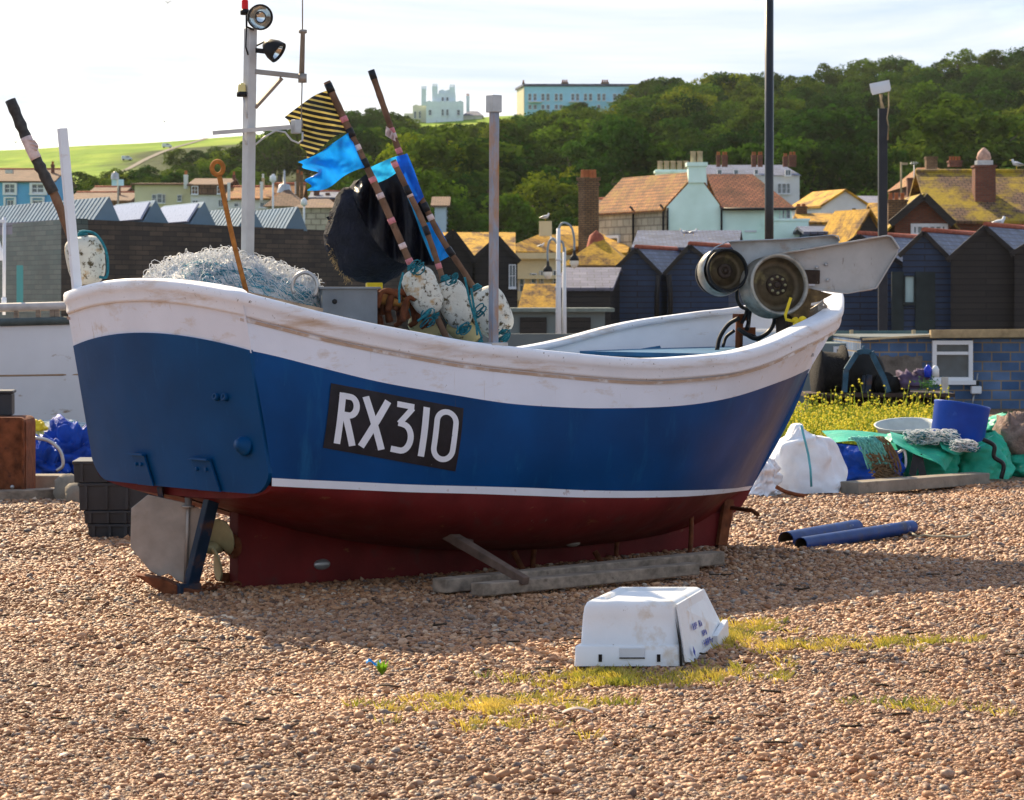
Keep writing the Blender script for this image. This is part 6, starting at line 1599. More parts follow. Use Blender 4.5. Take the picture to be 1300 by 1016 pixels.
hc = simple('cream_house', 'cream rendered house with white windows, left of the tile-hung row', 'house', 165, 171, 243, 235, 231, M_crm, M_tileb, dv=(0,8,0), ridge=False, wins=((193,199,247,258,(0,1)),(199.5,206,246,258,(0,1)),(206.5,210,247,258,(0,1)),(225,231,247.5,256,(0,1))))
hc2 = House('tile_hung_house', 'white house with brown hung tiles and a white dormer window', 'house', 163, 242, 287, (0,8,0))
hc2.walls(M_wht, hc2.zf(246)); mb = MB(); mb.box((hc2.A+hc2.B)/2+Vector((0,-.05+.0,(hc2.zf(237)+hc2.zf(247))/2)), ((hc2.B-hc2.A).length,.2,hc2.zf(236)-hc2.zf(247))); mb.build('hung_tiles', M_tileb, hc2.root, org=hc2.o)
hc2.roof(M_tileb, 'side', hc2.zf(236), hc2.zf(225), .2); hc2.win(243.5,252,236.5,247,(1,1),.12); hc2.win(276,283,236.5,246.5,(1,1),.12); hc2.win(277,284,253.5,263,(1,0)); hc2.win(244,252,254,258,(1,0))
hc2.chimney(236, 163.5, 222, 240, 5, M_wht, pots=1, pot_v=5); hc2.chimney(297, 166, 222, 234, 3.5, M_redb, pots=1, pot_v=4)
hc3 = simple('orange_tiled_house', 'house with a steep orange tile roof and white end gable, behind the mast', 'house', 160, 289, 352, 253, 236, M_wht, M_tile, dv=(0,8,0), wins=((297,303,258,263,(0,0)),(329,343,256,264,(1,0)),(338,343,256,263,(0,0))))
for u in (290.5, 332, 376): hc3.chimney(u, 159.6, 232 if u < 300 else 231, 255, 3.5, M_wht, cap=True)
for u in (334, 347.5): hc3.chimney(u, 161, 226, 240, 3.5, M_potb, pots=1, pot_v=5, potm=M_frame)
hp_ = simple('pyramid_roofed_house', 'small house with a steep brown pyramid roof and grey cap', 'house', 150, 340, 381, 262, 236, M_stone, M_tileb, 'pyramid', dv=(0,5,0), ridge=False)
MB().lathe(P(361,238,152.5), (0,0,1), [(-.3,.42),(.15,.3),(.2,.08),(.9,.05),(1.0,0)], 12).build('finial', M_galv, hp_.rf, org=hp_.o)
simple('orange_roofed_cottage', 'orange tiled cottage roof right of the pyramid roof', 'cottage', 158, 348, 378, 262, 233, M_wht, M_tile, dv=(0,6,0), chs=(((378,158,220,250,4,M_chim),dict(pots=1,pot_v=4)),((383,159,222,250,4,M_chim),dict(pots=1,pot_v=4))))
simple('stone_house', 'grey stone house with a spreading brown roof, beside the black bundle', 'house', 145, 377, 425, 264, 250, M_stone, M_tileb, 'hip', dv=(0,6,0), ridge=False)
simple('far_brick_house', 'distant red brick house with orange roof over the stone house', 'house', 185, 396, 424, 252, 243, M_redb, M_slate, dv=(0,6,0), chs=(((402,186,241,252,7,M_redb),{}),((416,186,245,254,5,M_redb),{})))

# --- lamp standards on the left
for (u, v0, lab) in ((346.5,232,'thin white street lamp rising in front of the orange roofs'),(386,262,'short white lamp post beside the grey stone house')):
    mb = MB(); Yl = 130; mb.tube([P(u, 300, Yl), P(u, v0, Yl)], .05, 6); mb.lathe(P(u, v0, Yl), (0,0,1), [(0,.06),(.1,.16),(.3,.14),(.42,0)], 10)
    lab_thing(mb, 'street_lamp', M_frame, lab, 'street lamp')

# --- museum: dark glazed tile walls, pale zinc roof lights
M_mus = brick('dark_glazed_tile', (.024,.019,.016), (.075,.052,.036), (.012,.010,.008), .46, .12, .010, rough=.45, var=.45, spec=.25, bump=.2)
M_mus2 = brick('green_glazed_tile', (.040,.075,.070), (.095,.12,.105), (.018,.028,.028), .46, .12, .008, rough=.4, var=.35, spec=.3, bump=.2)
ms_ = empty('museum', (P(92,0,66).x, 66, 0), 0, 'low museum building clad in dark glazed tiles with zinc rooflights', 'museum'); om = Vector(ms_.location)
def wallstrip(pts, m, name, th=.4):
    mb = MB()
    for (u0, v0, Y0), (u1, v1, Y1) in zip(pts, pts[1:]):
        a, b = P(u0, v0, Y0), P(u1, v1, Y1); n = Vector((a.y-b.y, b.x-a.x, 0)).normalized()*-th
        n = n if n.y > 0 else -n
        mb.prism([Vector((a.x,a.y,0)), Vector((b.x,b.y,0)), b, a], n)
    return mb.build(name, m, ms_, org=om)
wallstrip([(92,278,66),(415,292.5,73),(560,300,77)], M_mus, 'front_wall'); ws2 = wallstrip([(-130,297,76),(92.2,277.5,66)], M_mus2, 'side_wall')
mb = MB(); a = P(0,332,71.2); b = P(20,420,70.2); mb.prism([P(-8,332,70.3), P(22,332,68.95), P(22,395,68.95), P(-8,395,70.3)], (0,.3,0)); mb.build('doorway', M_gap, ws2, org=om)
mb = MB(); mb.prism([P(21,337,68.9), P(33,337,68.4), P(33,392,68.4), P(21,392,68.9)], (0,.3,0)); mb.build('teal_panel', wallm('teal_panel', (.10,.38,.36)), ws2, org=om)
mb = MB(); mb.prism([P(-140,292,76), P(92,278,66.2), P(560,300,77.2), P(560,300,120), P(-140,292,110)], (0,0,-.3)); mb.build('flat_roof', M_slatep, ms_, org=om)
M_zinc = mat('zinc_sheet', (.17,.25,.32), .5, 0, var=.12, vs=1.2, bump=.1)
M_zincs = mat('zinc_gable', (.13,.20,.25), .5, 0, var=.15, vs=1.2, bump=.1)
for k, (al, ap, br, rl) in enumerate((((118,281),(139,250),(153,283),(-40,264.5)),((181,284),(197.5,254),(215,285),(147,262.5)),((240,287),(259.5,256),(275,288),(208,264)),((302,289),(319.5,262.5),(335,290.5),(268,267)),((362,292),(378.5,262.5),(390.5,293.5),(325,268.5)))):
    Ya = 67.5+k*1.2
    A_, T_, B_ = P(al[0],al[1],Ya), P(ap[0],ap[1],Ya), P(br[0],br[1],Ya); far_ = P(rl[0],rl[1],Ya+(9 if k == 0 else 3.2)); d = far_-T_; d.z = 0
    if k == 0: A_, B_ = P(118,281,Ya), P(153,283,Ya)
    mb = MB(); mb.add([A_,B_,T_,A_+d,B_+d,T_+d], [(0,2,5,3),(2,1,4,5)]); mb.add([A_,B_,T_,A_+d,B_+d,T_+d], [(0,1,2),(4,3,5)], 1)
    nn = int(d.length/.27); sl_n = (A_-T_).cross(d).normalized(); sl_n = sl_n if sl_n.z > 0 else -sl_n
    for i in range(nn+1):
        q = d*(i/nn)
        if k not in (1, 2): mb.beam(A_+q+sl_n*.008, T_+q+sl_n*.008, .022, .016, up=tuple(sl_n), mi=1)
    rl_ = mb.build('rooflight', [M_zinc, M_zincs], ms_, org=om)
    if k in (1, 2):
        g2_ = MB(); g2_.prism([A_.lerp(T_,.12)+sl_n*.05+d*.02, T_.lerp(A_,.15)+sl_n*.05+d*.02, T_.lerp(A_,.15)+sl_n*.05+d*.92, A_.lerp(T_,.12)+sl_n*.05+d*.92], sl_n*.05)
        g2_.build('glazing', mat('sky_glazing', (.34,.38,.50), .3, 0, var=.05, bump=0), rl_, org=om)
# --- black huts left of the cream building
def hut(label, Y, al, ap, br, v_apex, v_l, v_r, depth, rm, wm=None, ridge=True, over=.10, back=None):
    """gable end facing us: columns of left eave, apex, right eave"""
    r_ = empty('net_hut', (P(ap,0,Y).x, Y, 0), 0, label, 'net hut', 'black boarded net huts'); o_ = Vector(r_.location); wm = wm or M_board
    A_, T_, B_ = P(al,v_l,Y), P(ap,v_apex,Y), P(br,v_r,Y); d = Vector(depth)
    mb = MB(); f = lambda p: Vector((p.x,p.y,0)); mb.add([f(A_),f(B_),B_,T_,A_,f(A_)+d,f(B_)+d,B_+d,T_+d,A_+d], [(0,1,2,3,4),(9,8,7,6,5),(1,6,7,2),(5,0,4,9)]); mb.build('wall', wm, r_, org=o_)
    mb = MB(); up = Vector((0,0,.07)); dn = d.normalized(); el = (A_-T_).normalized()*over; er = (B_-T_).normalized()*over
    mb.prism([A_+el-dn*over, T_-dn*over, T_+d, A_+el+d], up); mb.prism([T_-dn*over, B_+er-dn*over, B_+er+d, T_+d], up); rf = mb.build('roof', rm, r_, org=o_)
    mb = MB(); mb.beam(A_+el-dn*(over+.02)+up*.2, T_-dn*(over+.02)+up*.2, .03, .13); mb.beam(B_+er-dn*(over+.02)+up*.2, T_-dn*(over+.02)+up*.2, .03, .13); mb.build('barge_board', M_board, rf, org=o_)
    if ridge: MB().tube([T_-dn*over+up*1.2, T_+d+up*1.2], .075, 8).build('ridge_tiles', M_ridge, rf, org=o_)
    return r_, o_
hut('black hut with lichened roof, left of the pair behind the marker poles', 82, 536, 575, 603, 294, 331, 331, (0,4,0), M_tilel, ridge=False)
h2, oh2 = hut('black hut with lichened roof, right of the pair behind the marker poles', 82, 600, 632, 657, 302, 331, 330, (-.05,4,0), M_tilel, ridge=False)
pane_window(h2, oh2, P(646,365,81.9), P(655,365,81.9), P(655,336,81.9), P(646,336,81.9), (0,-1,0), (1,1))
simple('ochre_roofed_store', 'long store with an ochre lichened roof behind the two black huts', 'store', 92, 560, 645, 330, 296, M_board, M_tilel, dv=(0,6,0), ridge=False)
simple('small_white_house', 'small white house with grey roof peeping over the black huts', 'house', 170, 552, 566, 262, 250, wallm('pale_blue_wall', (.45,.55,.62)), M_tileb, dv=(0,5,0), ridge=False)
gr_ = simple('green_shed', 'low grey green roofed shed below the cream building', 'shed', 74, 640, 768, 396, 392, wallm('green_render', (.17,.20,.20)), mat('shed_roof', (.16,.19,.17), .6), 'flat', dv=(0,4,0))
for (u0, u1) in ((660,694),(711,750)): a, b = P(u0,437,73.95), P(u1,403,73.95); MB().box(((a.x+b.x)/2,73.97,(a.z+b.z)/2),(b.x-a.x,.1,b.z-a.z)).build('dark_opening', M_board, gr_.root, org=gr_.o)

# --- cream building with ochre roof, tall chimney
M_cb = wallm('cream_stucco', (.62,.53,.33)); 
cb = House('cream_building', 'cream stucco building with an ochre lichened roof, behind the street lamp', 'building', 100, 641, 712, (3,9,0), 103)
cb.walls(M_cb, cb.zf(322)); cb.roof(M_tilel, 'side', cb.zf(321), cb.zf(297), .3); 
for z_, hh in ((325,.22),(352,.14)):
    mb = MB(); a, b = cb.fp(0,cb.zf(z_),.12), cb.fp(1,cb.zf(z_,1),.12); mb.beam(a, b, .25, hh); mb.build('cornice', M_cb, cb.root, org=cb.o)
for w in ((657,664,350,374),(672,679,347,372),(684,688,344,372),(700,706,343,372)): cb.win(*w, (0,1))
cb.chimney(692.5, 103, 281, 300, 16, M_cb, cap=False)
MB().beam(cb.fp(.05,cb.zf(376),.25), cb.fp(.95,cb.zf(376,1),.25), .1, .35).build('balustrade', M_cb, cb.root, org=cb.o)
ob_ = simple('ochre_hipped_building', 'ochre hipped roof block with the tall brick chimney beside it', 'building', 106, 706, 789, 322, 287, M_cb, M_tilel, 'side', dv=(1,8,0), ridge=False)
pr_ = simple('pyramid_roofed_store', 'cream store with an ochre pyramid roof and red tip, right of the lamp', 'store', 96, 722, 792, 337, 300, M_cb, M_tilel, 'pyramid', dv=(.4,3,0), ridge=False, wins=((727,734,342,352,(0,1)),))
MB().lathe(P(757,303,97.5), (0,0,1), [(-.3,.35),(.1,.25),(.3,0)], 8).build('red_tip', M_ridge, pr_.rf, org=pr_.o)
tc_ = empty('tall_chimney', P(747,300,104), 0, 'tall brick chimney stack with a cluster of red pots, sunlit on its left', 'chimney stack'); ot = Vector(tc_.location)
def rbox(mb, u0, um, u1, v0, v1, Y, k=1.0):   # block turned to show a lit left face (u0..um) and a shaded front (um..u1)
    a = P(um,0,Y); e1_ = Vector((PX(u1-um,Y), PX(u1-um,Y)*.35, 0)); e2_ = Vector((-PX(um-u0,Y), PX(um-u0,Y)*1.6, 0)); c0 = a+(e1_+e2_)/2; c0.z = 0
    e1_ *= k; e2_ *= k; z0_, z1_ = P(0,v1,Y).z, P(0,v0,Y).z; b = c0-(e1_+e2_)/2
    mb.prism([Vector((p.x,p.y,z0_)) for p in (b, b+e1_, b+e1_+e2_, b+e2_)], (0,0,z1_-z0_)); return c0, z1_
mb = MB(); rbox(mb, 734.5, 742, 760.5, 227, 320, 104); rbox(mb, 734.5, 742, 760.5, 232, 236, 104, 1.12); c0, zt = rbox(mb, 734.5, 742, 760.5, 225, 229, 104, 1.18); mb.build('stack', M_chim, tc_, org=ot)
rng = random.Random(2)
for k in range(7):
    q = Vector((c0.x+(k % 4-1.5)*.14, c0.y+(k//4-.5)*.3, zt-.02)); MB().lathe(q, (0,0,1), [(0,.085),(.26,.07),(.29,.085),(.30,.05)], 10).build('chimney_pot', M_pot, tc_, org=ot)
simple('pale_blue_cottage', 'pale blue cottage with a brown roof between the tall chimney and mint house', 'cottage', 125, 758, 806, 268, 253, wallm('pale_cottage', (.36,.52,.72)), M_tileb, dv=(0,6,0), wins=((764,770,271,282,(0,1)),(770.5,776,271,282,(0,1))), chs=(((780,127,244,262,6,M_chim),dict(pots=1,pot_v=3)),))

# --- mint house
M_mint = wallm('mint_render', (.72,.95,.82)); YM = 104.0
mh = House('mint_house', 'mint green rendered house with tall chimney on its gable and orange tile roofs', 'house', YM, 846.5, 1005, (-2.6,5.4,0), YM+.4); om_ = mh.o
zE, zR = P(0,263,YM).z, P(0,224,YM).z
gA = P(846.5,263,YM); gB = P(916,264,YM); gT = P(885,221,YM); dvm = Vector((-2.6,5.4,0))
f0_ = lambda p: Vector((p.x,p.y,mh.z0))
mb = MB(); mb.add([f0_(gA),f0_(gB),gB,gT,gA], [(0,1,2,3,4)]); mb.add([f0_(gB),f0_(P(1005,0,YM+.4)),P(1005,264,YM+.4),gB], [(0,1,2,3)])
bR = P(1005,264,YM+.4); mb.add([f0_(bR), f0_(bR)+Vector((.3,6,0)), bR+Vector((.3,6,0)), bR], [(0,1,2,3)]); mb.build('wall', M_mint, mh.root, org=om_)
mb = MB(); mb.add([f0_(gA), gA, gA+dvm, f0_(gA)+dvm], [(0,1,2,3)]); lw = mb.build('side_wall', M_stone, mh.root, org=om_)
mh.ln = Vector((-.9,-.43,0)).normalized()
for (b0, b1, z0_, z1_) in ((.08,.28,2.35,4.2),(.62,.86,2.0,4.3)): mh.dv = dvm; mh.A = Vector((gA.x,gA.y,0)); mh.lwin(b0, b1, z0_, z1_, (0,1))
for b0 in (.02,.42): q = gA+dvm*b0; MB().tube([Vector((q.x-.08,q.y-.05,mh.z0)), Vector((q.x-.08,q.y-.05,gA.z-.05)), Vector((q.x-.2,q.y,gA.z+.1))], .05, 6).build('downpipe', M_gut, mh.root, org=om_)
mb = MB(); t_up = Vector((0,0,.09)); ridge_back = gT+dvm; lo = (gA-gT).normalized()*.25
mb.prism([gA+lo, gT, gT+dvm, gA+lo+dvm], t_up); mb.prism([gT, gB, gB+dvm, gT+dvm], t_up); mrf = mb.build('roof', M_tile, mh.root, org=om_); mh.rf = mrf
wr0 = P(897,222,YM+2.6); wr1 = P(955,222,YM+2.9)
mb = MB(); mb.add([P(915,265.5,YM-.25), P(1010,265.5,YM+.1), wr1, wr0], [(0,1,2,3)]); mb.add([P(1010,265.5,YM+.1), P(1010,265.5,YM+.1)+Vector((.1,6.2,0)), wr1], [(0,1,2)])
mb.add([wr0, wr1, P(1010,265.5,YM+.1)+Vector((.1,6.2,0)), P(900,265.5,YM+6)], [(0,1,2,3)]); mb.build('wing_roof', brick('red_clay_tiles', (.22,.06,.03), (.34,.11,.05), (.04,.02,.014), .19, .15, .018, lichen=((.24,.11,.04), .56), var=.5), mh.root, org=om_, solid=.06)
mb = MB(); mb.prism([P(872,262,YM-.12), P(898,262,YM-.12), P(897,226,YM-.12), P(893,216,YM-.12), P(878,216,YM-.12), P(874,226,YM-.12)][0:0] or [P(874,232,YM-.10), P(897,232,YM-.10), P(896,207,YM-.10), P(874,207,YM-.10)], (0,.8,0)); mb.prism([P(872,211,YM-.16), P(898.5,211,YM-.16), P(898.5,206,YM-.16), P(872,206,YM-.16)], (0,.92,0)); mb.build('chimney', M_mint, mrf, org=om_)
for u in (880,888.5): MB().lathe(P(u,206,YM+.25), (0,0,1), [(0,.11),(.36,.10),(.40,.12),(.41,.07)], 10).build('chimney_pot', M_potb, mh.root, org=om_)
mb = MB(); mb.box(P(852,226,YM+5.2)+Vector((0,0,0)), (PX(40,YM+5), .7, PX(20,YM+5))); mb.box(P(852,218.5,YM+5.2), (PX(43,YM+5), .85, PX(3,YM+5))); mb.build('back_chimney', M_mint, mrf, org=om_)
for k in range(5): MB().lathe(P(838+k*8.3,217,YM+5.2), (0,0,1), [(0,.11),(.34,.10),(.38,.12),(.39,.07)], 10).build('chimney_pot', M_potb, mh.root, org=om_)
mh.A = Vector((gA.x, YM, 0)); mh.n = Vector((0,-1,0))
for w in ((945.5,959,267.5,293,(1,1)),(989.5,995.5,267,278,(0,1)),(998,1003,267,278,(0,1))): mh.win(*w)
for u in (847.5, 916): MB().tube([P(u,264,YM-.12), P(u,300,YM-.12)], .045, 6).build('downpipe', M_gut, mh.root, org=om_)
MB().tube([P(915,265.5,YM-.36), P(1010,265.5,YM-.02)], .05, 6).build('gutter', M_gut, mh.root, org=om_)
mb = MB(); a, b = P(1003,279,YM-.6), P(1027,320,YM-.6); mb.box(((a.x+b.x)/2-.3, YM+.3, (a.z+b.z)/2), (b.x-a.x+.6, 1.6, a.z-b.z)); mb.box(((a.x+b.x)/2-.3, YM+.3, a.z), (b.x-a.x+.7, 1.7, .08)); mb.build('lower_extension', M_mint, mh.root, org=om_)

# --- houses right of the mint house
mt_ = House('mansard_terrace', 'long terrace with a slate mansard roof behind the mint house', 'terrace', 150, 880, 1015, (0,8,0)); 
mt_.walls(M_wht, mt_.zf(223)); mt_.roof(M_slate, 'hip', mt_.zf(223), mt_.zf(205), .1, hipi=.08)
for w in ((987,992,233,246,(0,1)),(992.5,998,233,246,(0,1)),(998.5,1003,233,246,(0,1)),(996,1003.5,216,223.5,(1,0)),(957,962,216,222,(0,0)),(931,937,216,222,(0,0)),(910,916,216,222,(0,0))): mt_.win(*w, off=.25 if w[2] < 220 else 0)
for (u, w, n) in ((912,5,2),(920,7,2),(957,6,2),(965,6,2),(997,6,1),(1006,9,2)): mt_.chimney(u, 151, 197 if n > 1 else 199, 212, w, M_redb, pots=n, pot_v=4)
wg = simple('white_gabled_house', 'white gabled house with one small blue window and a lichened roof', 'house', 118, 1043, 1102, 262, 243, M_wht, M_tilel, 'front', dv=(-1.0,3,0), ridge=False, wins=((1081,1087,264,273,(0,0)),), over=.12)
simple('grey_roofed_house', 'small white house with grey slate roof right of the white gable', 'house', 122, 1088, 1122, 261, 249, M_wht, M_slatep, 'side', dv=(0,5,0), ridge=False, wins=((1104,1113,263,272,(1,0)),))
simple('low_ochre_roofed_shed', 'low shed with an ochre roof in front of the white gabled house', 'shed', 110, 1024, 1062, 284, 272, M_wht, M_tilel, dv=(0,4,0), ridge=False, chs=(((1017,112,262,280,14,M_chim),dict(pots=2,pot_v=3)),))
simple('slate_roofed_shed', 'blue slate shed roof beyond the white gable, above the huts', 'shed', 100, 1028, 1104, 297, 289, M_boardb, M_slate, dv=(0,4,0), ridge=False)
simple('ochre_gabled_shed', 'bright ochre roofed shed just left of the camera pole', 'shed', 98, 1082, 1120, 300, 269, M_board, M_tilel, 'front', dv=(-.8,2,0), ridge=False)

# --- red brick and mossy tile house at the right
YB = 102.0
rb_ = House('mossy_roofed_house', 'large brick house with mossy tile roofs and a thick chimney, at the right', 'house', YB, 1190, 1330, (0,7,0)); rb_.walls(M_redb, rb_.zf(279))
rb_.roof(M_tileg, 'side', rb_.zf(279), rb_.zf(216), .3); rb_.ridge(M_tileg, .1)
rb_.chimney(1249, YB+1.5, 210, 268, 26, M_redb, 24, cap=True); rb_.chimney(1249, YB+1.5, 204, 214, 20, M_galv, 20, cap=False, name='chimney_band')
MB().lathe(P(1249,204,YB+1.5), (0,0,1), [(0,.24),(.10,.28),(.30,.22),(.45,.08),(.5,0)], 12).build('chimney_cowl', mat('cowl', (.50,.30,.22), .7, var=.4), rb_.rf, org=rb_.o)
MB().box(P(1249,268,YB+1.0), (.95,.3,.12)).build('lead_flashing', M_zincs, rb_.rf, org=rb_.o)
MB().box(P(1287,288,YB-.1), (PX(13,YB),.1,PX(3,YB))).build('fanlight', M_frame, rb_.root, org=rb_.o)
gw = simple('brick_gabled_wing', 'brick gable with a wide white window band and dark barge boards', 'house', YB-1.2, 1136, 1207, 284, 249, M_redb, M_tileg, 'front', dv=(0,7,0), ridge=False, wins=((1156,1203,284,300,(5,0)),), over=.3)
mb = MB()
for q in ((1130,285,1172,249),(1211,285,1174,249)): mb.beam(P(q[0],q[1],YB-1.75), P(q[2],q[3],YB-1.75), .08, .26)
mb.build('barge_board', M_board, gw.rf, org=gw.o)
bs2 = simple('chimney_house', 'low lichened roof with a broad brick chimney and three buff pots', 'house', YB+.5, 1122, 1160, 281, 258, M_redb, M_tilel, 'side', dv=(0,5,0), ridge=False, chs=(((1138,YB,254,286,24,M_chim),dict(pots=3,pot_v=9,potm=M_pot)),))
ho = simple('far_orange_roofed_house', 'far orange roofed house with a dormer window behind the mossy roofs', 'house', 135, 1160, 1226, 236, 208, M_redb, M_tile, 'hip', dv=(0,8,0), ridge=False, hipi=.3, chs=(((1182,137,199,228,14,M_chim),{}),((1212,138,204,212,16,M_redb),dict(pots=4,pot_v=5)),((1156,133,226,252,9,M_redb),{})))
mb = MB(); a, b = P(1199,219,134.5), P(1214,228,134.5); mb.box(((a.x+b.x)/2,135.6,(a.z+b.z)/2),(b.x-a.x,2,a.z-b.z)); mb.build('dormer', M_frame, ho.root, org=ho.o)
ho.A.y = ho.B.y = 134.4; ho.win(1200,1213,219.5,227.5,(3,0))
mb = MB(); mb.tube([P(1144,250,120), P(1144,206,120)], .045, 6); mb.box(P(1148,208,120), (.30,.08,.10)); lab_thing(mb, 'lamp_post', M_potb, 'thin buff lamp post with a short arm above the brick gable', 'lamp post')
mb = MB(); mb.tube([P(1160.5,252,118), P(1160.5,208,118)], .025, 5); mb.tube([P(1155,208,118), P(1166,207,118)], .018, 5)
for u in (1157,1160,1163): mb.tube([P(u,210,118), P(u,205,118)], .012, 4)
lab_thing(mb, 'roof_aerial', M_galv, 'thin television aerial beside the buff lamp post', 'aerial')

# --- black net huts
hA, oA = hut('blue black hut with a gable end, left of the pair behind the far gunwale', 86, 767, 809, 838, 317, 357, 347, (2.3,6,0), M_slate, M_boardb)
hB, oB = hut('blue black hut with a gable end, right of the pair, half behind the hauler', 86, 847, 877, 925, 313, 346, 352, (2.3,6,0), M_slate, M_boardb)
for (u0, u1) in ((836,834),(849,851)): MB().tube([P(u0,349,85.6), P(u1,372,85.6), P(u1,420,85.6)], .08, 8).build('corner_post', M_board, hA if u0 < 840 else hB, org=oA if u0 < 840 else oB)
hC = simple('slate_roofed_hut', 'hut with a long bluish slate roof above the pair of gabled huts', 'net hut', 90, 812, 928, 316, 294, M_board, M_slate, 'side', dv=(.6,5,0), ridge=False, group='black boarded net huts')
for k, u in enumerate((868, 878)): pass
hL = simple('low_slate_hut', 'low hut with a purplish slate lean-to roof, left of the gabled pair', 'net hut', 84, 709, 775, 368, 343, M_board, M_slatep, 'side', dv=(.6,3.4,0), ridge=False, group='black boarded net huts', over=.1)
simple('ochre_roofed_lean_to', 'small ochre roofed lean-to beside the low purple slate hut', 'lean-to', 88, 668, 716, 392, 364, M_board, M_tilel, 'side', dv=(.4,3,0), ridge=False)
hF, oF = hut('blue black hut with red ridge mostly behind the big hauler arm', 80, 1030, 1092, 1160, 300, 345, 345, (3.0,6,0), M_slate, M_boardb)
hD, oD = hut('blue black hut with double doors right of the camera pole', 78, 1146, 1174, 1207, 296, 323, 329, (2.9,6,0), M_slate, M_boardb)
hE, oE = hut('black hut with a plain gable, second from the right edge', 77.5, 1207, 1252, 1302, 289, 329, 333, (3.0,6,0), M_slate, M_board)
hG, oG = hut('black hut with a grey slate roof at the right edge', 77, 1288, 1330, 1380, 296, 322, 330, (3.0,6,0), M_slate, M_board)
M_door = mat('green_black_door', (.018,.028,.030), .6, var=.3, vs=3, bump=.3)
for (u0, u1, m_, nm) in ((1132,1147,M_door,'door'),(1162,1187,M_door,'door')):
    a, b = P(u0,432,77.95), P(u1,345,77.95); MB().box(((a.x+b.x)/2,77.96,(a.z+b.z)/2),(b.x-a.x,.12,b.z-a.z)).build(nm, m_, hD, org=oD)
pane_window(hD, oD, P(1147.5,385,77.9), P(1161,385,77.9), P(1161,350,77.9), P(1147.5,350,77.9), (0,-1,0), (0,0), M_door, wallm('pale_board', (.34,.46,.46)))
# --- hut ridge gulls
def gull(u, v, Y, lab, s=1.0, face=-1):
    p = P(u, v, Y); r_ = empty('seagull', p, 0 if face > 0 else PI, lab, 'seagull', 'gulls on the roofs')
    mb = MB(); k = s*PX(16, Y)
    mb.tube([Vector((-.55,0,.32))*k, Vector((-.35,0,.36))*k, Vector((-.05,0,.40))*k, Vector((.22,0,.48))*k, Vector((.32,0,.62))*k, Vector((.36,0,.74))*k, Vector((.44,0,.75))*k], [.03*k,.10*k,.19*k,.16*k,.09*k,.10*k,.03*k], 12); mb.build('body', M_frame, r_)
    mb = MB(); mb.tube([Vector((.44,0,.74))*k, Vector((.58,0,.70))*k], [.035*k,.01*k], 6); mb.build('beak', M_yel2, r_)
    for y in (-.15,.15):
        mb = MB(); mb.tube([Vector((.15,y,.50))*k, Vector((-.15,y*1.1,.44))*k, Vector((-.62,y*.5,.33))*k], [.05*k,.10*k,.02*k], 8); mb.build('wing', M_galv, r_)
        MB().tube([Vector((.02,y*.5,.25))*k, Vector((.04,y*.5,0))*k], .02*k, 5).build('leg', M_yel2, r_)
gull(1267,292,79,'white gull standing on the red ridge of the hut near the right edge',1.35,1)
gull(869,300,89.5,'white gull on the slate hut roof, left of two',.75,-1); gull(880,300,89.5,'white gull on the slate hut roof, right of two',.75,1)
gull(692,281,102.5,'gull perched on the square cream chimney',.8,1); gull(703,309,100,'gull on the eaves of the ochre roof by the lamp',.7,-1); gull(687,316,100,'gull low on the ochre roof edge, left of the lamp',.6,1)
gull(1291,215,102,'pale gull on the mossy ridge near the right edge',1.0,-1)

# --- poles
pk = empty('tall_black_pole', (P(976.5,0,36).x, 36, 0), 0, 'tall black pole rising out of the picture behind the bow', 'pole'); ok = Vector(pk.location)
MB().tube([Vector((ok.x,36,0)), Vector((ok.x,36,6.0))], .058, 16).build('shaft', mat('black_pole', (.012,.013,.016), .35, var=.2, bump=.1, coat=.3), pk, org=ok)
pc = empty('camera_pole', (P(1120.5,0,58).x, 58, 0), 0, 'dark pole carrying a white surveillance camera', 'camera pole'); oc = Vector(pc.location)
MB().box((oc.x,58,(P(0,138,58).z)/2), (PX(11,58), PX(11,58), P(0,138,58).z)).build('shaft', mat('dark_pole', (.020,.022,.030), .4, var=.2, bump=.1), pc, org=oc, bevel=.01)
cmr = MB(); cmr.beam(P(1107,116,57.9), P(1129,111,57.9), .16, .13, up=(0,1,0)); cmr.beam(P(1105,112.5,57.9), P(1130,107.5,57.9), .20, .025, up=(0,1,0)); cm = cmr.build('camera_housing', M_frame, pc, org=oc)
MB().tube([P(1118.5,120,58), P(1118.5,128,58), P(1121,140,58)], [.035,.02,.05], 8).build('camera_bracket', M_potb, pc, org=oc)
MB().tube([P(1128,114,57.9), P(1128.5,135,57.9), P(1126,150,57.9), P(1129,166,57.9), P(1128,160,57.9), P(1127,178,57.9)], .014, 5).build('cable', M_potb, pc, org=oc)

# --- street lamp with three hanging lanterns
sl_ = empty('victorian_street_lamp', (P(711,0,72).x, 72, 0), 0, 'ornate pale street lamp with drooping arms and glass lanterns', 'street lamp'); osl = Vector(sl_.location); M_lp = mat('lamp_paint', (.22,.27,.30), .5, var=.15, bump=.05)
mb = MB(); mb.tube([Vector((osl.x-PX(2,72),72,0)), P(709,290,72)], [.09,.055], 10); mb.tube([Vector((osl.x+PX(5.5,72),72.1,0)), P(716.5,314,72.1)], [.07,.04], 8)
for z in (330,350): mb.lathe(P(709.3,z,72), (0,0,1), [(-.03,.06),(0,.09),(.03,.06)], 12)
mb.build('column', M_frame, sl_, org=osl)
def larm(pts): MB().tube(bez(pts, 72, 6), .028, 8).build('arm', M_lp, sl_, org=osl)
larm([(709,292),(713,284),(720,284),(726,290),(729,304),(729,318)]); larm([(709,312),(702,303),(697,308),(695,320),(695.5,332)]); larm([(712,306),(715,310),(716,320)])
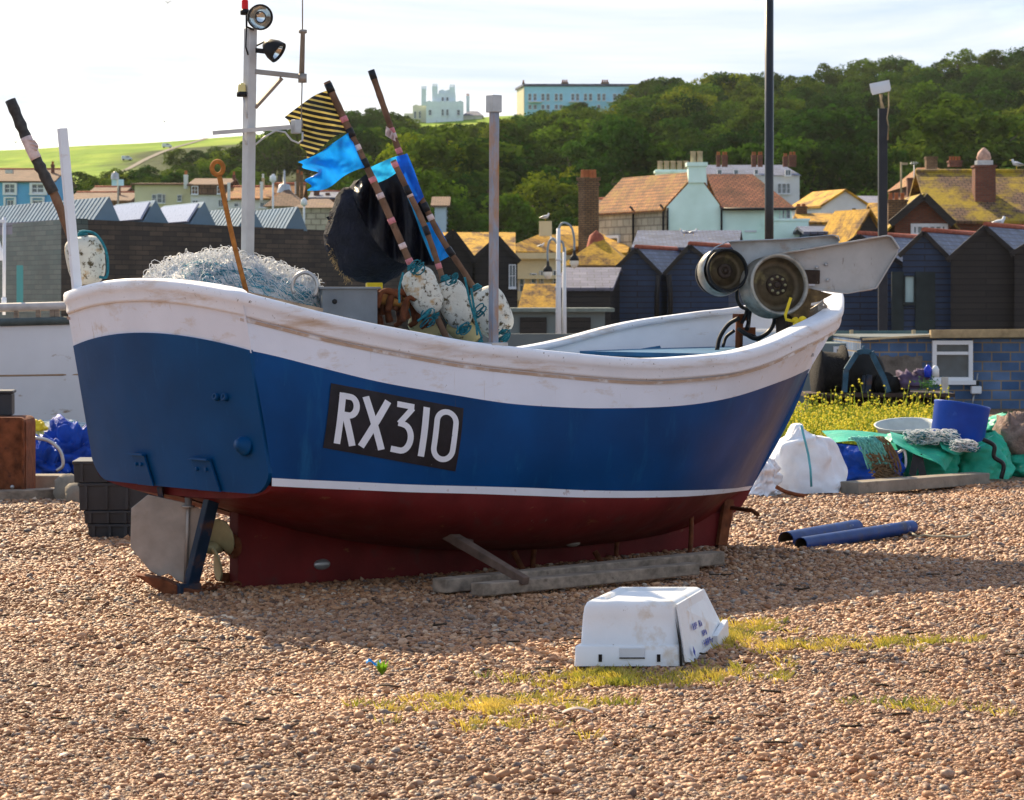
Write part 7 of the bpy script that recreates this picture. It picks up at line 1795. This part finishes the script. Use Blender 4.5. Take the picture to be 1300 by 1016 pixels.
for (u, v) in ((729,318),(695.5,332)):
    f = MB(); f.lathe(P(u,v,72), (0,0,-1), [(0,.03),(.12,.05),(.16,.10),(.26,.13),(.27,.12)], 14); lo_ = f.build('lantern_hood', M_gut, sl_, org=osl)
    g = MB(); g.lathe(P(u,v,72), (0,0,-1), [(.26,.115),(.34,.12),(.44,.07),(.48,0)], 14); g.build('lantern_glass', mat('lantern_glass', (.70,.68,.60), .15, var=.1, bump=0), lo_, org=osl)

# --- blockwork building, its fence, and the winch
M_block = brick('blue_grey_blocks', (.030,.080,.18), (.085,.15,.27), (.22,.17,.11), .305, .156, .013, rough=.8, var=.45, bump=.5, sm=.3)
bk = House('blockwork_building', 'low building of blue-grey concrete blocks with white windows', 'building', 45, 1093, 1420, (0,5,0)); bk.walls(M_block, bk.zf(430.5))
bk.roof(mat('felt_roof', (.12,.14,.14), .8), 'flat', bk.zf(430), 0, .02, .03)
mb = MB(); mb.beam(bk.fp(bk.afu(1180),bk.zf(424),.08), bk.fp(1,bk.zf(422),.08), .18, PX(10,45)); mb.build('timber_fascia', mat('fascia_timber', (.33,.25,.14), .85, var=.4, vs=5, bump=.5), bk.root, org=bk.o)
mb = MB(); mb.beam(bk.fp(bk.afu(1095),bk.zf(431),.04), bk.fp(bk.afu(1180),bk.zf(426),.04), .10, .03); mb.build('coping_board', M_potb, bk.root, org=bk.o)
bk.win(1183,1234,432.5,484,(0,0),.01); a = bk.fp(bk.afu(1209),bk.zf(449),.05); MB().beam(bk.fp(bk.afu(1184),bk.zf(448.5),.05), bk.fp(bk.afu(1233),bk.zf(448.5),.05), .06, .05).build('transom_bar', M_frame, bk.root, org=bk.o)
mb = MB(); a, b = bk.fp(bk.afu(1112),bk.zf(482),.02), bk.fp(bk.afu(1171),bk.zf(452),.02)
def patch(i, j):
    e_ = .5; x = lerp(a.x,b.x,i); z = lerp(a.z,b.z,j)
    return Vector((x+.05*noise.noise(Vector((j*4,0,1))), a.y-.01, z+.05*noise.noise(Vector((i*7,2,0)))*(1 if 0 < j else 0)))
mb.grid(patch, 16, 8); mb.build('render_patch', mat('rough_render', (.13,.115,.10), .95, var=.4, vs=6, bump=.9, bs=16, bd=.02), bk.root, org=bk.o)
mb = MB(); mb.box(bk.fp(bk.afu(1238),bk.zf(495),.08), (PX(13,45),.14,PX(10,45))); mx_ = mb.build('meter_box', M_frame, bk.root, org=bk.o, bevel=.02)
MB().box(bk.fp(bk.afu(1237),bk.zf(486.5),.08), (PX(9,45),.12,PX(6,45))).build('socket', M_door, mx_, org=bk.o)
MB().tube([bk.fp(bk.afu(1241),bk.zf(474),.03), bk.fp(bk.afu(1239),bk.zf(485),.06)], .012, 5).build('conduit', M_galv, bk.root, org=bk.o); MB().tube([bk.fp(bk.afu(1236),bk.zf(500),.05), bk.fp(bk.afu(1233.5),bk.zf(518),.03)], .014, 5).build('conduit', M_galv, bk.root, org=bk.o)
kx = House('low_extension', 'low annex with a white window left of the blockwork building, behind the bow', 'annex', 47, 1000, 1093, (0,4,0)); kx.walls(wallm('annex_wall', (.16,.20,.21)), kx.zf(436)); kx.win(1058,1094,440,462,(0,0),.01)
fn = empty('fence', P(1120,431,49), 0, 'grey green board fence with posts above the annex', 'fence'); ofn = Vector(fn.location)
mb = MB(); mb.prism([P(1040,430,49), P(1178,430,49), P(1178,420,49), P(1040,420,49)], (0,.06,0)); mb.prism([P(1040,440,49.1), P(1178,440,49.1), P(1178,429,49.1), P(1040,429,49.1)], (0,.03,0)); mb.build('boards', mat('fence_board', (.10,.16,.16), .8, var=.3, vs=3, bump=.5), fn, org=ofn)
for u in (1082,1160): MB().beam(P(u,460,48.9), P(u+(-1 if u < 1100 else 0),419,48.9), .06, .06).build('post', M_potb, fn, org=ofn)
for (u0, u1, lab) in ((700,940,''),): pass
# winch and trailer bed
wn = empty('winch', (P(1110,0,38).x, 38, 0), 0, 'big black net winch with spooled drum and blue frame on a steel bed', 'winch'); own = Vector(wn.location); YW = 38.0
M_blk = mat('oily_black', (.006,.006,.006), .6, 0, var=.5, vs=6, bump=.5, dirt=((.035,.02,.014), .6, 8, (1,1,1), .15)); M_net2 = mat('spooled_net', (.014,.013,.014), .9, var=.4, vs=12, bump=1, bs=40, bd=.02)
def wp_(u, v, dy=0): return P(u, v, YW+dy)
mb = MB(); mb.lathe(wp_(1036,473), (1,.12,0), [(0,0),(0,.40),(.03,.40),(.03,.30),(.10,.29),(.34,.27),(.36,.38),(.39,.38),(.39,0)], 40); mb.build('spooled_drum', M_net2, wn, org=own)
mb = MB(); mb.lathe(wp_(1098,477,.05), (.42,-.9,0), [(-.25,0),(-.25,.28),(-.20,.28),(-.18,.20),(-.05,.20),(-.03,.33),(.0,.34),(.02,.30),(.02,.12),(.06,.10),(.06,0)], 40); mb.build('brake_drum', M_blk, wn, org=own)
mb = MB(); fr_ = [(1072,498),(1074,470),(1088,448),(1095,446),(1106,447),(1112,460),(1122,480),(1128,498)]
for a, b in zip(fr_, fr_[1:]): mb.beam(wp_(*a,-.4), wp_(*b,-.4), .07, .07, up=(0,1,0))
mb.tube([wp_(1096.5,446,-.4), wp_(1096.5,439,-.4)], .02, 6); mb.build('winch_frame', mat('faded_blue_frame', (.03,.09,.15), .6, .1, var=.4, vs=6, bump=.4, dirt=((.08,.04,.02), .55, 6, (1,1,1), .2)), wn, org=own)
mb = MB(); mb.beam(wp_(1101,499,-.45), wp_(1104,476,-.45), .08, .05, up=(0,1,0)); mb.beam(wp_(1095,499,-.45), wp_(1097,477,-.45), .04, .05, up=(0,1,0)); mb.build('brace', M_bsteel, wn, org=own)
mb = MB(); mb.lathe(wp_(1122,488,-.1), (.5,-.8,0), [(0,0),(0,.17),(.05,.17),(.05,.11),(.22,.11),(.22,0)], 24); mb.box(wp_(1132,488,.1), (.45,.4,.22)); mb.build('gearbox', M_blk, wn, org=own)
mb = MB(); mb.box(wp_(1112,500.5,0), (PX(186,YW), 1.0, .05)); mb.box(wp_(1112,512,.3), (PX(180,YW), .3, .26)); mb.build('bed', mat('rusty_bed', (.05,.035,.03), .8, .2, var=.5, vs=6, bump=.5, dirt=((.16,.06,.03), .58, 5, (1,1,1), .15)), wn, org=own)
for u in (1030,1076,1130,1180): MB().box(Vector((wp_(u,0).x, YW, .24)), (.10,.3,.48)).build('leg', M_blk, wn, org=own)
mb = MB(); mb.box(wp_(1199.5,489,-.4), (PX(8,YW),.05,PX(20,YW))); tag(mb.build('grey_board', M_galv, wn, org=own))
def on_bed(nm, mb, m, lab, cat): return lab_thing(mb, nm, m, lab, cat)
mb = MB(); blob(mb, wp_(1157,486,-.1), (.22,.2,.15), seed=4, am=.5, fr=3); blob(mb, wp_(1170,476,-.1), (.13,.15,.08), seed=8, am=.5, fr=3); on_bed('purple_cloth', mb, mat('purple_cloth', (.10,.07,.13), .8, var=.3, bump=.5), 'dusky purple cloth heaped on the steel bed beside the winch', 'cloth')
mb = MB(); mb.lathe(wp_(1178,479,-.3), (0,0,1), [(0,0),(0,.05),(.12,.052),(.15,.03),(.17,.018),(.17,0)], 14); on_bed('blue_bottle', mb, mat('blue_plastic', (.02,.05,.5), .3, var=.1), 'blue plastic bottle standing on the steel bed', 'bottle')
mb = MB(); mb.lathe(wp_(1187.5,479,-.3), (0,0,1), [(0,0),(0,.05),(.11,.05),(.15,.03),(.165,0)], 14); on_bed('white_bottle', mb, M_frame, 'white plastic bottle beside the blue one', 'bottle')
mb = MB(); rng = random.Random(6)
for k in range(160):
    c_ = wp_(1178+rng.gauss(0,7), 489+rng.gauss(0,4), -.45+rng.uniform(-.1,.1)); d = Vector((rng.gauss(0,1), rng.gauss(0,1), rng.gauss(.3,1))).normalized()*.05; s_ = Vector((rng.gauss(0,1), 0, rng.gauss(0,1))).normalized()*.018; mb.add([c_-s_, c_+d*.5-s_*.1, c_+s_, c_+d], [(0,1,2,3)])
on_bed('leafy_weeds', mb, mat('weed_leaf', (.05,.16,.03), .6, var=.4, bump=0, trans=.3), 'clump of green weeds on the bed below the bottles', 'weeds')
# low concrete wall behind the boat, closing the yard under the huts
gl = House('yard_wall', 'low grey wall at the back of the yard behind the boat', 'wall', 62, 430, 1096, (0,.4,0)); gl.walls(wallm('yard_grey', (.14,.16,.16)), gl.zf(424))
# gulls in flight over the down
for (u, v, lab) in ((213,4,'tiny gull flying at the very top, left of the mast'),(209,155,'tiny gull flying low over the grassy hill crest'),(20,181,'tiny gull in flight near the left edge above the hill')):
    mb = MB(); p = P(u, v, 200); mb.tube([p+Vector((-.35,0,.10)), p+Vector((-.15,0,.16)), p, p+Vector((.15,0,.16)), p+Vector((.35,0,.10))], [.01,.03,.05,.03,.01], 6); mb.tube([p+Vector((0,-.2,0)), p, p+Vector((0,.25,0))], [.02,.06,.02], 6)
    lab_thing(mb, 'flying_gull', M_galv, lab, 'flying gull')
# ================================================================== AIR
m = bpy.data.materials.new('haze_air'); m.use_nodes = True; nt_ = m.node_tree; nt_.nodes.clear()
o_ = nt_.nodes.new('ShaderNodeOutputMaterial'); pv = nt_.nodes.new('ShaderNodeVolumePrincipled'); pv.inputs['Color'].default_value = (.90,.92,.92,1); pv.inputs['Density'].default_value = .00006; pv.inputs['Anisotropy'].default_value = .3
nt_.links.new(pv.outputs[0], o_.inputs['Volume'])
hz = MB(); hz.box((0, 640, 42), (3600, 1700, 90)); hzo = hz.build('haze', m, uv=False); tag(hzo, kind='stuff')
